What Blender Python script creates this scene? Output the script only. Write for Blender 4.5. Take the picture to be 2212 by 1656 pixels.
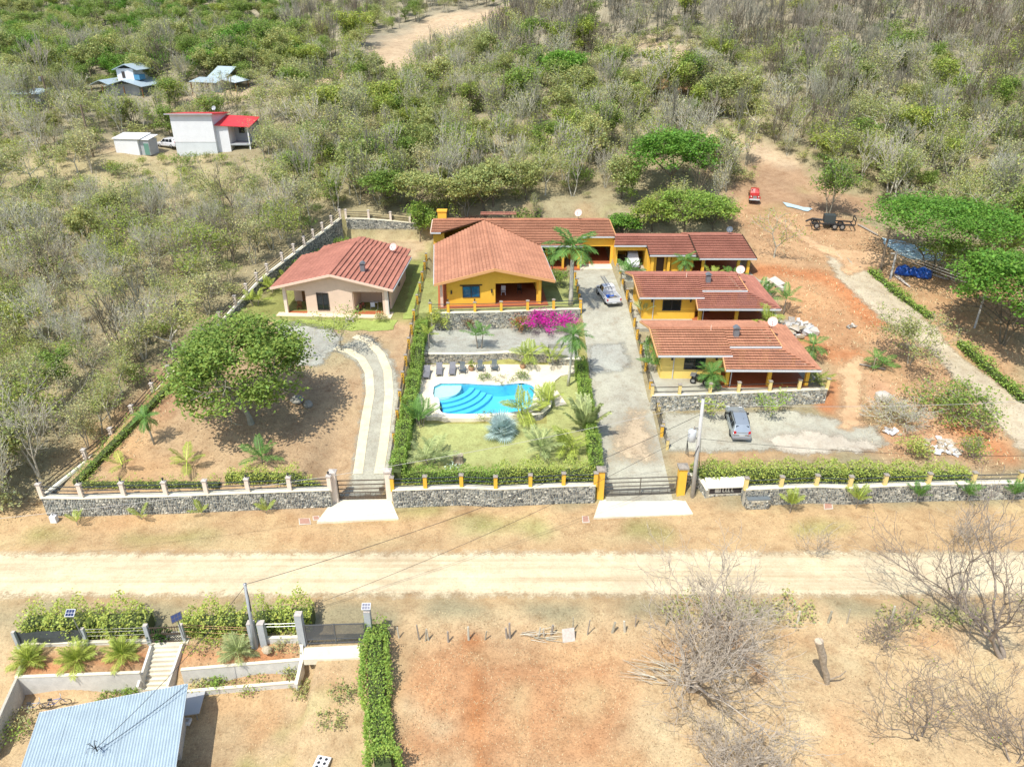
import bpy, math, random
import numpy as np
from mathutils import Vector, Matrix
from mathutils.geometry import tessellate_polygon

for _o in list(bpy.data.objects):
    bpy.data.objects.remove(_o)
S = bpy.context.scene
COL = S.collection
rnd = random.Random(11)
nr = np.random.default_rng(11)

# ------------------------------------------------------------------ camera, sky, sun, exposure
CAM_H, TILT, FOC = 38.0, math.radians(27.5), 1600.0
CX, CY = 1106.0, 828.0
cam_d = bpy.data.cameras.new('camera')
cam_d.sensor_width = 36.0
cam_d.sensor_fit = 'HORIZONTAL'
cam_d.lens = 36.0 * FOC / 2212.0
cam_d.clip_start = 0.5
cam_d.clip_end = 2000.0
cam = bpy.data.objects.new('camera', cam_d)
cam.location = (0, 0, CAM_H)
cam.rotation_euler = (math.pi / 2 - TILT, 0, 0)
COL.objects.link(cam)
S.camera = cam

SUN_DIR = Vector((0.33, 0.48, -1.0)).normalized()      # direction the light travels
w = bpy.data.worlds.new('World')
S.world = w
w.use_nodes = True
nt = w.node_tree
bgn = nt.nodes['Background']
sky = nt.nodes.new('ShaderNodeTexSky')
sky.sky_type = 'NISHITA'
sky.sun_disc = False
sky.sun_elevation = math.asin(-SUN_DIR.z)
sky.sun_rotation = math.atan2(-SUN_DIR.x, -SUN_DIR.y)
sky.air_density = 1.0
sky.dust_density = 1.5
nt.links.new(sky.outputs[0], bgn.inputs[0])
bgn.inputs[1].default_value = 0.15
sd = bpy.data.lights.new('sun', 'SUN')
sd.energy = 3.7
sd.angle = math.radians(0.53)
sd.color = (1.0, 0.96, 0.88)
so = bpy.data.objects.new('sun', sd)
so.rotation_euler = SUN_DIR.to_track_quat('-Z', 'Y').to_euler()
so.location = (-30, -40, 90)
COL.objects.link(so)
S.view_settings.view_transform = 'Standard'
S.view_settings.look = 'None'
S.view_settings.gamma = 1.0
S.view_settings.use_curve_mapping = False
S.view_settings.exposure = 0.48

# ------------------------------------------------------------------ pixel rays (2212 px wide reading of the photograph) -> world points
_c, _s = math.cos(TILT), math.sin(TILT)
def ray(px, py):
    u, v = (px - CX) / FOC, (py - CY) / FOC
    return u, _c - v * _s, -(_s + v * _c)
def PZ(px, py, z):
    a, b, c = ray(px, py)
    t = (z - CAM_H) / c
    return Vector((a * t, b * t, z))
def PY(px, py, Y):
    a, b, c = ray(px, py)
    t = Y / b
    return Vector((a * t, Y, CAM_H + c * t))
def proj(x, y, z):
    zc = y * _c - (z - CAM_H) * _s
    vv = -(y * _s + (z - CAM_H) * _c)
    return CX + FOC * x / zc, CY + FOC * vv / zc, zc
def hit(px, py, fn):
    a, b, c = ray(px, py)
    lo, t = 15.0, 15.0
    while t < 600:
        if CAM_H + c * t <= fn(a * t, b * t):
            break
        lo = t
        t += 1.0
    hi = t
    for _ in range(22):
        m = 0.5 * (lo + hi)
        if CAM_H + c * m <= fn(a * m, b * m):
            hi = m
        else:
            lo = m
    return Vector((a * hi, b * hi, CAM_H + c * hi))

# ------------------------------------------------------------------ terrain height
def sm(a, b, x):
    t = np.clip((x - a) / (b - a), 0, 1)
    return t * t * (3 - 2 * t)
def lerp(a, b, t):
    return a + (b - a) * t
def zplane(Y):
    return np.where(Y > 51, 0.3 + 0.166 * (Y - 51), 0.3 * sm(45.6, 51, Y))
F1 = [(-38.1, 49.1), (-35.4, 66.0), (-31.3, 88.0), (-24.2, 107.0)]        # fence line of the dirt lot
def xf1(Y):
    return np.interp(Y, [p[1] for p in F1], [p[0] for p in F1])
def xf2(Y):
    return -10.4 - 0.022 * (Y - 51)
def T(X, Y):
    X = np.asarray(X, float); Y = np.asarray(Y, float)
    zp = zplane(Y)
    # hills beyond the houses
    hill = 0.145 * np.maximum(0, Y - 116) * sm(-12, 42, X)
    dx, dy = X - 6, Y - 186
    hill = hill + 5.5 * np.exp(-((dx * 0.8 - dy * 0.55) / 17.0) ** 2 - ((dx * 0.55 + dy * 0.8) / 34.0) ** 2)
    far = sm(112, 150, Y)
    hill = hill + far * (1.1 * np.sin(X * 0.055 + 1.3) * np.cos(Y * 0.047) + 0.6 * np.sin(X * 0.13 + Y * 0.09))
    hill = hill - 5.0 * sm(-25, -90, X) * sm(190, 240, Y) * (1 - sm(250, 330, Y))
    z = zp + hill
    und = sm(60, 75, Y) * (0.22 * np.sin(X * 0.35) * np.cos(Y * 0.27 + 1) + 0.12 * np.sin(X * 0.9 + Y * 0.6)) * np.clip(sm(33, 42, X) + sm(-36, -44, X), 0, 1)
    z = z + und
    # dirt lot with its driveway
    lot = np.where(Y < 79, 1.7 + 0.117 * (Y - 50), 5.09 + 0.05 * (Y - 79))
    drv = lerp(zp, lot, sm(53, 70, Y))
    inl = lerp(lot, drv, sm(-18.5, -15.8, X))
    inside = sm(-0.5, 0.1, X - xf1(Y)) * (1 - sm(-0.1, 0.5, X - xf2(Y))) * sm(0.0, 0.6, Y - 49.1 - 0.066 * (X + 38.1)) * (1 - sm(106.6, 107.3, Y))
    gate = sm(-18.0, -15.2, X) * (1 - sm(49.6, 51.2, Y))
    z = lerp(z, inl, inside * (1 - gate))
    # pool lot in steps
    pool = np.where(Y < 60.4, 1.45 + 0.095 * (Y - 51), 2.3)
    pool = np.where((X > 2.9) & (Y > 60.4), np.minimum(1.45 + 0.095 * (Y - 51), 2.5), pool)
    pool = np.where((X > -8.4) & (X < 2.6) & (Y > 61.6) & (Y < 70.8), 0.9, pool)
    pool = lerp(pool, 3.3, sm(71.9, 72.9, Y))
    pool = lerp(pool, 5.5, sm(79.9, 81.0, Y))
    pool = lerp(pool, 5.6, sm(90.0, 92.0, Y))
    inp = sm(0.0, 0.5, X - xf2(Y)) * (1 - sm(7.4, 7.9, X)) * sm(50.9, 51.6, Y)
    inp = inp * (1 - sm(107.8, 112, Y))
    z = lerp(z, pool, inp)
    # garage end of the driveway and yard
    ing = sm(7.4, 7.9, X) * (1 - sm(13.6, 14.0, X)) * sm(81, 86, Y) * (1 - sm(107.8, 112, Y))
    z = lerp(z, 5.62, ing)
    # lot with the three villas
    r = 0.8 + 0.135 * (Y - 52)
    r = lerp(r, 3.75, sm(64.1, 64.9, Y))
    r = lerp(r, 4.85, sm(75.2, 76.6, Y))
    r = lerp(r, 6.0, sm(87.5, 89.5, Y))
    inr = sm(13.7, 14.3, X) * (1 - sm(30.2, 32.6, X)) * sm(50.7, 52.0, Y) * (1 - sm(101.5, 105.5, Y))
    z = lerp(z, r, inr)
    # south of the road
    south = -0.15 - 0.012 * (39.5 - Y)
    low = lerp(-2.3, -0.15, sm(27.0, 35.8, Y))
    yd = 33.5 + 0.078 * (X + 31.9)
    bed = lerp(np.where(X > -24, -1.95, -2.35), lerp(-0.8, -0.15, sm(yd, 36.0, Y)), sm(yd - .25, yd + .1, Y))
    bed = lerp(-2.35, bed, sm(yd - 2.2, yd - 1.3, Y))
    bed = lerp(bed, np.minimum(bed, np.clip(-2.7 + 1.0 * (Y - 33.3), -2.7, -0.45)), sm(-24.4, -23.9, X) * (1 - sm(-22.0, -21.6, X)))
    westz = lerp(bed, low, sm(-13.3, -12.7, X))
    south = lerp(westz, south, sm(-9.0, -6.8, X))
    z = np.where(Y < 39.5, lerp(south, 0.0, sm(36.2, 39.2, Y)), z)
    return z
def gz(x, y):
    return float(T(x, y))
def G(px, py):
    return hit(px, py, gz)
def onz(x, y, up=0.0):
    return Vector((x, y, gz(x, y) + up))

# ------------------------------------------------------------------ materials
def _nodes(name):
    m = bpy.data.materials.new(name)
    m.use_nodes = True
    n, l = m.node_tree.nodes, m.node_tree.links
    return m, n, l, n['Principled BSDF']
def mul(n, l, a, b, fac=1.0):
    x = n.new('ShaderNodeMix'); x.data_type = 'RGBA'; x.blend_type = 'MULTIPLY'
    x.inputs[0].default_value = fac
    for i, v in ((6, a), (7, b)):
        if isinstance(v, bpy.types.NodeSocket): l.new(v, x.inputs[i])
        else: x.inputs[i].default_value = (*v, 1) if len(v) == 3 else v
    return x.outputs[2]
def mix(n, l, f, a, b):
    x = n.new('ShaderNodeMix'); x.data_type = 'RGBA'
    if isinstance(f, bpy.types.NodeSocket): l.new(f, x.inputs[0])
    else: x.inputs[0].default_value = f
    for i, v in ((6, a), (7, b)):
        if isinstance(v, bpy.types.NodeSocket): l.new(v, x.inputs[i])
        else: x.inputs[i].default_value = (*v, 1)
    return x.outputs[2]
def noise(n, l, co, scale, detail=4, rough=0.6):
    t = n.new('ShaderNodeTexNoise')
    t.inputs['Scale'].default_value = scale; t.inputs['Detail'].default_value = detail; t.inputs['Roughness'].default_value = rough
    if co is not None: l.new(co, t.inputs['Vector'])
    return t.outputs['Fac']
def ramp(n, l, f, stops):
    r = n.new('ShaderNodeValToRGB')
    while len(r.color_ramp.elements) < len(stops): r.color_ramp.elements.new(0.5)
    for e, (p, c) in zip(r.color_ramp.elements, stops):
        e.position = p; e.color = (c, c, c, 1) if not isinstance(c, tuple) else (*c, 1)
    l.new(f, r.inputs[0])
    return r.outputs[0]
MATS = {}
def M(name, col, rough=0.8, ns=None, na=0.25, bump=0.0, attr=False, orand=0.0, metal=0.0, spec=0.3, transl=0.0, world=False, alpha=None):
    m, n, l, b = _nodes(name)
    co = None
    if ns:
        if world:
            g = n.new('ShaderNodeNewGeometry'); co = g.outputs['Position']
        else:
            g = n.new('ShaderNodeTexCoord'); co = g.outputs['Object']
    base = None
    if attr:
        a = n.new('ShaderNodeAttribute'); a.attribute_name = 'Col'
        base = mul(n, l, a.outputs['Color'], col)
    if ns:
        f = noise(n, l, co, ns)
        k = ramp(n, l, f, [(0.28, 1 - na), (0.72, 1 + na * 0.6)])
        base = mul(n, l, base if base is not None else col, k)
        f2 = noise(n, l, co, ns * 7.3, 3)
        base = mul(n, l, base, ramp(n, l, f2, [(0.3, 1 - na * 0.6), (0.7, 1 + na * 0.4)]))
        if bump:
            bp = n.new('ShaderNodeBump'); bp.inputs['Strength'].default_value = bump; bp.inputs['Distance'].default_value = 0.05
            l.new(f2, bp.inputs['Height']); l.new(bp.outputs[0], b.inputs['Normal'])
    if orand:
        oi = n.new('ShaderNodeObjectInfo')
        rr = n.new('ShaderNodeValToRGB')
        e = rr.color_ramp.elements
        e[0].color = (1 - orand * 0.9, 1 - orand * 0.55, 1 - orand, 1)
        e[1].color = (1 + orand * 0.5, 1 + orand * 0.45, 1 + orand * 0.1, 1)
        l.new(oi.outputs['Random'], rr.inputs[0])
        base = mul(n, l, base if base is not None else col, rr.outputs[0])
    if base is None: b.inputs['Base Color'].default_value = (*col, 1)
    else: l.new(base, b.inputs['Base Color'])
    b.inputs['Roughness'].default_value = rough
    b.inputs['Metallic'].default_value = metal
    b.inputs['Specular IOR Level'].default_value = spec
    if transl:
        tr = n.new('ShaderNodeBsdfTranslucent')
        if base is None: tr.inputs[0].default_value = (*col, 1)
        else: l.new(base, tr.inputs[0])
        mx = n.new('ShaderNodeMixShader'); mx.inputs[0].default_value = transl
        l.new(b.outputs[0], mx.inputs[1]); l.new(tr.outputs[0], mx.inputs[2])
        l.new(mx.outputs[0], n['Material Output'].inputs[0])
    MATS[name] = m
    return m

# ------------------------------------------------------------------ object helpers
def link(o, parent=None):
    COL.objects.link(o)
    if parent is not None: o.parent = parent
    return o
def tag(o, label=None, cat=None, group=None, kind=None):
    if label: o['label'] = label
    if cat: o['category'] = cat
    if group: o['group'] = group
    if kind: o['kind'] = kind
    return o
def thing(name, label, cat, loc, rz=0.0, group=None):
    o = bpy.data.objects.new(name, None)
    o.empty_display_size = 0.3
    o.location = loc; o.rotation_euler = (0, 0, rz)
    link(o)
    return tag(o, label, cat, group)
def copy_tree(o, parent=None):
    c = o.copy(); link(c, parent)
    for ch in o.children: copy_tree(ch, c)
    return c
def np_mesh(name, V, F, cols=None, mats=(), midx=None):
    """V (n,3), F (m,k) all faces of one size; cols (m,3) face colours"""
    me = bpy.data.meshes.new(name)
    V = np.ascontiguousarray(V, np.float32); F = np.ascontiguousarray(F, np.int32)
    m, k = F.shape
    me.vertices.add(len(V)); me.vertices.foreach_set('co', V.ravel())
    me.loops.add(m * k); me.loops.foreach_set('vertex_index', F.ravel())
    me.polygons.add(m)
    me.polygons.foreach_set('loop_start', np.arange(0, m * k, k, dtype=np.int32))
    me.polygons.foreach_set('loop_total', np.full(m, k, np.int32))
    if midx is not None: me.polygons.foreach_set('material_index', np.ascontiguousarray(midx, np.int32))
    if cols is not None:
        at = me.attributes.new('Col', 'FLOAT_COLOR', 'FACE')
        c4 = np.ones((m, 4), np.float32); c4[:, :3] = cols
        at.data.foreach_set('color', c4.ravel())
    for q in mats: me.materials.append(q)
    me.update(calc_edges=True)
    return me
class MB:
    def __init__(s): s.v = []; s.f = []; s.c = []; s.col = None; s.uv = {}
    def add(s, vs, fs):
        b = len(s.v)
        s.v.extend([tuple(p) for p in vs])
        for q in fs:
            s.f.append([b + i for i in q]); s.c.append(s.col)
        return b
    def hexa(s, p):   # 4 bottom (ccw), 4 top
        s.add(p, [(3, 2, 1, 0), (4, 5, 6, 7), (0, 1, 5, 4), (1, 2, 6, 5), (2, 3, 7, 6), (3, 0, 4, 7)]); return s
    def box(s, x0, y0, z0, x1, y1, z1):
        return s.hexa([(x0, y0, z0), (x1, y0, z0), (x1, y1, z0), (x0, y1, z0), (x0, y0, z1), (x1, y0, z1), (x1, y1, z1), (x0, y1, z1)])
    def beam(s, a, b, w, h, up=(0, 0, 1)):   # bar with rectangular section, centred on a-b
        a, b = Vector(a), Vector(b); d = (b - a)
        if d.length < 1e-6: return s
        d.normalize()
        u = Vector(up)
        sx = d.cross(u)
        if sx.length < 1e-4: sx = d.cross(Vector((0, 1, 0)))
        sx.normalize(); uz = sx.cross(d).normalized()
        sx = sx * (w / 2); uz = uz * (h / 2)
        return s.hexa([a - sx - uz, a + sx - uz, b + sx - uz, b - sx - uz, a - sx + uz, a + sx + uz, b + sx + uz, b - sx + uz])
    def obox(s, c, dx, dy, dz):
        c, dx, dy, dz = Vector(c), Vector(dx), Vector(dy), Vector(dz)
        return s.hexa([c - dx - dy - dz, c + dx - dy - dz, c + dx + dy - dz, c - dx + dy - dz, c - dx - dy + dz, c + dx - dy + dz, c + dx + dy + dz, c - dx + dy + dz])
    def tube(s, pts, rad, n=6, caps=True):
        pts = [Vector(p) for p in pts]
        if not hasattr(rad, '__len__'): rad = [rad] * len(pts)
        rings = []
        for i, p in enumerate(pts):
            d = (pts[min(i + 1, len(pts) - 1)] - pts[max(i - 1, 0)]).normalized()
            x = d.cross(Vector((0.13, 0.21, 1)))
            if x.length < 0.15: x = d.cross(Vector((1, 0.2, 0)))
            x.normalize(); y = d.cross(x)
            rings.append([p + (x * math.cos(2 * math.pi * k / n) + y * math.sin(2 * math.pi * k / n)) * rad[i] for k in range(n)])
        b = len(s.v)
        fs = []
        for i in range(len(rings) - 1):
            for k in range(n):
                fs.append((i * n + k, i * n + (k + 1) % n, (i + 1) * n + (k + 1) % n, (i + 1) * n + k))
        if caps:
            fs.append(tuple(range(n))[::-1]); fs.append(tuple((len(rings) - 1) * n + k for k in range(n)))
        s.add([q for r_ in rings for q in r_], fs); return s
    def lathe(s, c, prof, n=10):   # prof [(r, z)]
        c = Vector(c)
        vs, fs = [], []
        for r_, z in prof:
            for k in range(n): vs.append(c + Vector((r_ * math.cos(2 * math.pi * k / n), r_ * math.sin(2 * math.pi * k / n), z)))
        for i in range(len(prof) - 1):
            for k in range(n): fs.append((i * n + k, i * n + (k + 1) % n, (i + 1) * n + (k + 1) % n, (i + 1) * n + k))
        fs.append(tuple(range(n))[::-1]); fs.append(tuple((len(prof) - 1) * n + k for k in range(n)))
        s.add(vs, fs); return s
    def prism(s, poly, z0, z1):   # poly [(x,y)] ccw
        n = len(poly)
        vs = [(x, y, z0) for x, y in poly] + [(x, y, z1) for x, y in poly]
        s.add(vs, [tuple(range(n))[::-1], tuple(range(n, 2 * n))] + [(i, (i + 1) % n, n + (i + 1) % n, n + i) for i in range(n)]); return s
    def quad(s, *p):
        s.add(p, [tuple(range(len(p)))]); return s
    def mesh(s, name, mat):
        me = bpy.data.meshes.new(name)
        me.from_pydata(s.v, [], s.f)
        if any(c is not None for c in s.c):
            at = me.attributes.new('Col', 'FLOAT_COLOR', 'FACE')
            arr = np.ones((len(s.f), 4), np.float32)
            for i, c in enumerate(s.c):
                if c is not None: arr[i, :3] = c
            at.data.foreach_set('color', arr.ravel())
        if mat is not None: me.materials.append(mat)
        me.update()
        return me
    def build(s, name, mat, parent=None, rel=None, smooth=False):
        """rel: world location that the coordinates are taken relative to (a thing's base)"""
        if rel is not None:
            s.v = [(x - rel[0], y - rel[1], z - rel[2]) for x, y, z in s.v]
        me = s.mesh(name, mat)
        if smooth:
            for p in me.polygons: p.use_smooth = True
        return link(bpy.data.objects.new(name, me), parent)
def pcopy(o, loc=None, parent=None):
    c = o.copy(); link(c, parent)
    if loc is not None: c.location = loc
    return c
def poly_area(p):
    return 0.5 * sum(p[i][0] * p[(i + 1) % len(p)][1] - p[(i + 1) % len(p)][0] * p[i][1] for i in range(len(p)))
def ccw(p):
    return list(p) if poly_area(p) > 0 else list(p)[::-1]
def inpoly(X, Y, poly):
    X = np.asarray(X); Y = np.asarray(Y)
    r = np.zeros(X.shape, bool)
    n = len(poly)
    for i in range(n):
        x0, y0 = poly[i][0], poly[i][1]; x1, y1 = poly[(i + 1) % n][0], poly[(i + 1) % n][1]
        if y0 == y1: continue
        c = ((y0 > Y) != (y1 > Y)) & (X < (x1 - x0) * (Y - y0) / (y1 - y0) + x0)
        r ^= c
    return r
def pdist(X, Y, poly):
    d = np.full(np.shape(X), 1e9)
    n = len(poly)
    for i in range(n):
        x0, y0 = poly[i][0], poly[i][1]; x1, y1 = poly[(i + 1) % n][0], poly[(i + 1) % n][1]
        vx, vy = x1 - x0, y1 - y0
        t = np.clip(((X - x0) * vx + (Y - y0) * vy) / (vx * vx + vy * vy + 1e-12), 0, 1)
        d = np.minimum(d, np.hypot(X - x0 - t * vx, Y - y0 - t * vy))
    return d
def slab(name, outer, ztop, zbot, mat, holes=(), parent=None, kind=None, zfn=None, rel=None):
    """solid flat sheet with vertical sides; holes get sides too; zfn(x,y) overrides the top height"""
    outer = ccw([(p[0], p[1]) for p in outer]); holes = [ccw([(p[0], p[1]) for p in h])[::-1] for h in holes]
    zf = zfn or (lambda x, y: ztop)
    loops = [outer] + holes
    flat = [p for lp in loops for p in lp]
    tri = tessellate_polygon([[Vector((x, y, 0)) for x, y in lp] for lp in loops])
    m = MB()
    vs = [(x, y, zf(x, y)) for x, y in flat]
    fs = []
    for t in tri:
        a, b, c = (flat[i] for i in t)
        if (b[0] - a[0]) * (c[1] - a[1]) - (b[1] - a[1]) * (c[0] - a[0]) < 0: t = t[::-1]
        fs.append(tuple(t))
    m.add(vs, fs)
    if zbot is not None:
        for lp in loops:
            n = len(lp)
            b = [(x, y, (zf(x, y) - zbot) if zfn else zbot) for x, y in lp]; t_ = [(x, y, zf(x, y)) for x, y in lp]
            m.add(b + t_, [(i, (i + 1) % n, n + (i + 1) % n, n + i) for i in range(n)])
    o = m.build(name, mat, parent, rel)
    if kind: o['kind'] = kind
    return o
def drape(name, poly, up, mat, step=0.8, parent=None, kind='structure', jag=0.0, seed=1, soft=1.3):
    """sheet lying on the terrain inside a world polygon"""
    import bmesh
    rg = random.Random(seed)
    pts = []
    poly = ccw([(p[0], p[1]) for p in poly])
    for i in range(len(poly)):
        a, b = Vector(poly[i]), Vector(poly[(i + 1) % len(poly)])
        k = max(1, int((b - a).length / (step if not jag else min(step, 0.6))))
        d = (b - a); nn = Vector((d.y, -d.x)).normalized() if d.length > 0 else Vector((0, 0))
        for j in range(k):
            p = a + d * (j / k)
            if jag and j: p = p + nn * rg.uniform(-jag, jag)
            pts.append(p)
    bm = bmesh.new()
    vs = [bm.verts.new((p.x, p.y, 0)) for p in pts]
    tri = tessellate_polygon([[Vector((p.x, p.y, 0)) for p in pts]])
    for t in tri:
        try: bm.faces.new([vs[i] for i in t])
        except ValueError: pass
    xs = [p.x for p in pts]; ys = [p.y for p in pts]
    for ax, lo, hi in ((0, min(xs), max(xs)), (1, min(ys), max(ys))):
        k = lo + step
        while k < hi:
            co = [0, 0, 0]; no = [0, 0, 0]; co[ax] = k; no[ax] = 1
            bmesh.ops.bisect_plane(bm, geom=bm.verts[:] + bm.edges[:] + bm.faces[:], plane_co=co, plane_no=no)
            k += step
    bmesh.ops.recalc_face_normals(bm, faces=bm.faces[:])
    if sum(f.normal.z for f in bm.faces) < 0: bmesh.ops.reverse_faces(bm, faces=bm.faces[:])
    X = np.array([v.co.x for v in bm.verts]); Y = np.array([v.co.y for v in bm.verts])
    Z = T(X, Y) + up
    for v, z in zip(bm.verts, Z): v.co.z = z
    ed = np.clip(pdist(X, Y, [(p.x, p.y) for p in pts]) / soft, 0, 1)
    me = bpy.data.meshes.new(name)
    bm.to_mesh(me); bm.free()
    me.attributes.new('edge', 'FLOAT', 'POINT').data.foreach_set('value', ed.astype(np.float32))
    me.materials.append(mat)
    o = link(bpy.data.objects.new(name, me), parent)
    if kind: o['kind'] = kind
    return o

# ================================================================== SETTING: ground and sheets
def Gp(*px): return [tuple(G(x, y)[:2]) for x, y in px]
def Zp(z, *px): return [tuple(PZ(x, y, z)[:2]) for x, y in px]

def grid_lines(segs):
    out = [segs[0][0]]
    for a, b, st in segs:
        k = max(1, round((b - a) / st))
        out += [a + (b - a) * (i + 1) / k for i in range(k)]
    return np.array(out)
gx = grid_lines([(-330, -130, 10), (-130, -62, 3), (-62, -42, 1.0), (-42, 36, 0.45), (36, 62, 0.8), (62, 130, 3), (130, 330, 10)])
gy = grid_lines([(8, 22, 1.5), (22, 60, 0.45), (60, 108, 0.5), (108, 150, 1.2), (150, 300, 3), (300, 430, 10)])
XX, YY = np.meshgrid(gx, gy)
ZZ = T(XX, YY)

# ground cover colours by area (base albedo)
C_FOREST = (0.31, 0.265, 0.16); C_VERGE = (0.47, 0.325, 0.175); C_DIRT = (0.42, 0.295, 0.175)
C_RED = (0.44, 0.19, 0.085); C_STRAW = (0.50, 0.40, 0.22); C_GRASS = (0.26, 0.27, 0.09); C_CONC = (0.5, 0.45, 0.36)
C_HILL = (0.32, 0.285, 0.205); C_BARE = (0.50, 0.38, 0.25); C_ORNG = (0.48, 0.30, 0.155)
lowf = 1.6 * (np.sin(XX * 0.9 + 2 * np.sin(YY * 0.31)) * np.cos(YY * 0.73 + np.sin(XX * 0.47)))
col = np.empty(XX.shape + (3,)); col[:] = C_FOREST
def paint(poly, c, feather=1.2, amt=1.0, wob=0.5):
    d = pdist(XX, YY, poly); d = np.where(inpoly(XX, YY, poly), d, -d) + lowf * wob
    k = np.clip(0.5 + d / (2 * feather), 0, 1)[..., None] * amt
    col[:] = col * (1 - k) + np.array(c) * k
def paint_line(pts, wd, c, feather=0.8, amt=1.0, wob=0.3):
    d = np.full(XX.shape, 1e9)
    for a, b in zip(pts[:-1], pts[1:]):
        vx, vy = b[0] - a[0], b[1] - a[1]
        t = np.clip(((XX - a[0]) * vx + (YY - a[1]) * vy) / (vx * vx + vy * vy), 0, 1)
        d = np.minimum(d, np.hypot(XX - a[0] - t * vx, YY - a[1] - t * vy))
    k = np.clip(0.5 + (wd / 2 - d + lowf * wob) / (2 * feather), 0, 1)[..., None] * amt
    col[:] = col * (1 - k) + np.array(c) * k
kh = sm(125, 170, YY)[..., None]
col[:] = col * (1 - kh) + np.array(C_HILL) * kh
paint([(-70, 39.5), (70, 39.5), (70, 50.5), (-70, 50.5)], C_VERGE, 1.0)
for q in range(26):    # grassy and bare streaks along the verge
    x = rnd.uniform(-48, 48); y = rnd.uniform(45.6, 50)
    paint_line([(x, y), (x + rnd.uniform(2, 7), y + rnd.uniform(-0.5, 0.5))], rnd.uniform(0.6, 1.8), rnd.choice([C_STRAW, C_GRASS, C_STRAW, C_ORNG]), 0.8, 0.6)
LOT = [(xf1(49.2) + 0.3, 49.4), (xf1(66), 66), (xf1(79), 79), (-11, 79), (-10.4, 49.4)]
paint(LOT, C_DIRT, 0.5, 1, 0.1)
paint(Gp((150, 1000), (250, 900), (330, 900), (330, 985), (420, 1010), (300, 1045)), C_ORNG, 2.0, 0.9)
paint(Gp((330, 800), (430, 770), (430, 850), (330, 910), (270, 900)), (0.30, 0.16, 0.09), 1.5, 0.7)
paint(Gp((650, 720), (780, 700), (830, 760), (760, 800), (660, 800)), (0.36, 0.33, 0.2), 2.0, 0.6)
paint([(xf1(78) + 0.3, 78.5), (xf1(107), 106.8), (-12, 106.8), (-11, 78.5)], C_GRASS, 1.0, 1, 0.3)
paint([(-22, 99), (xf1(107) + 1, 106.8), (-12, 106.8), (-13, 99)], C_BARE, 1.0, 0.9)
paint([(-10.6, 51), (7.8, 51), (8.2, 61), (8.2, 82), (-10.9, 82)], (0.30, 0.285, 0.10), 0.4, 1, 0.05)
paint([(-11, 80), (8, 80), (8, 92), (-11, 92)], (0.27, 0.28, 0.10), 0.4, 1, 0.05)
paint(Gp((1560, 440), (1640, 400), (1760, 440), (1900, 500), (2050, 560), (2212, 570), (2212, 1000), (1900, 990), (1790, 950), (1790, 830), (1700, 640), (1620, 580)), (0.43, 0.27, 0.15), 1.5, 1)
paint(Gp((1640, 330), (1720, 350), (1780, 400), (1900, 430), (1900, 470), (1760, 470), (1640, 440), (1560, 420)), (0.36, 0.23, 0.14), 1.5, 0.9)
paint(Gp((1640, 575), (1740, 578), (1800, 600), (1905, 700), (1880, 740), (1790, 760), (1740, 770), (1690, 660)), (0.47, 0.27, 0.14), 1.2, 0.95)
paint(Gp((1950, 580), (2212, 600), (2212, 700), (2080, 700)), (0.45, 0.26, 0.14), 1.5, 0.8)
paint_line(Gp((1645, 583), (1735, 590), (1800, 610), (1850, 650), (1890, 700)), 2.6, C_RED, 0.8, 0.95)
paint_line(Gp((1735, 735), (1800, 770), (1850, 760)), 2.0, C_RED, 0.8, 0.8)
paint_line(Gp((1800, 830), (1780, 880)), 1.5, C_RED, 0.6, 0.9)
paint(Gp((1880, 810), (1950, 860), (2060, 900), (2140, 960), (2100, 1000), (1930, 960), (1870, 900)), (0.46, 0.27, 0.16), 1.2, 0.9)
paint_line(Gp((2060, 925), (2120, 950), (2180, 990)), 2.5, C_RED, 0.8, 0.8)
paint_line(Gp((1990, 590), (2060, 640), (2150, 700)), 5, C_ORNG, 1.5, 0.7)
paint_line(Gp((1760, 960), (1500, 990)), 3.0, C_ORNG, 1.0, 0.7)
# upland tracks and bare slopes
paint(Gp((790, 110), (850, 80), (920, 40), (1000, 25), (1085, 15), (1110, 60), (1100, 100), (950, 110), (860, 180), (800, 160)), C_BARE, 4, 1, 1.2)
paint_line(Gp((600, 205), (680, 180), (770, 150), (850, 125)), 8, C_BARE, 2, 1)
paint_line(Gp((1180, 120), (1280, 120), (1400, 90), (1470, 120)), 5, C_BARE, 2, 0.9)
paint(Gp((1400, 150), (1470, 140), (1500, 200), (1420, 220)), (0.42, 0.24, 0.13), 2, 0.9)
paint_line(Gp((1490, 290), (1550, 300), (1640, 320), (1700, 350)), 5, C_BARE, 1.5, 1)
paint(Gp((350, 220), (480, 190), (560, 190), (600, 200), (480, 232), (380, 245)), C_BARE, 2, 0.8)
paint_line(Gp((110, 345), (200, 318), (250, 322), (330, 340), (420, 345)), 5, C_BARE, 2, 0.8)
paint(Gp((60, 330), (430, 340), (520, 400), (430, 430), (200, 420), (40, 400)), (0.40, 0.34, 0.19), 4, 0.9)
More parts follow.
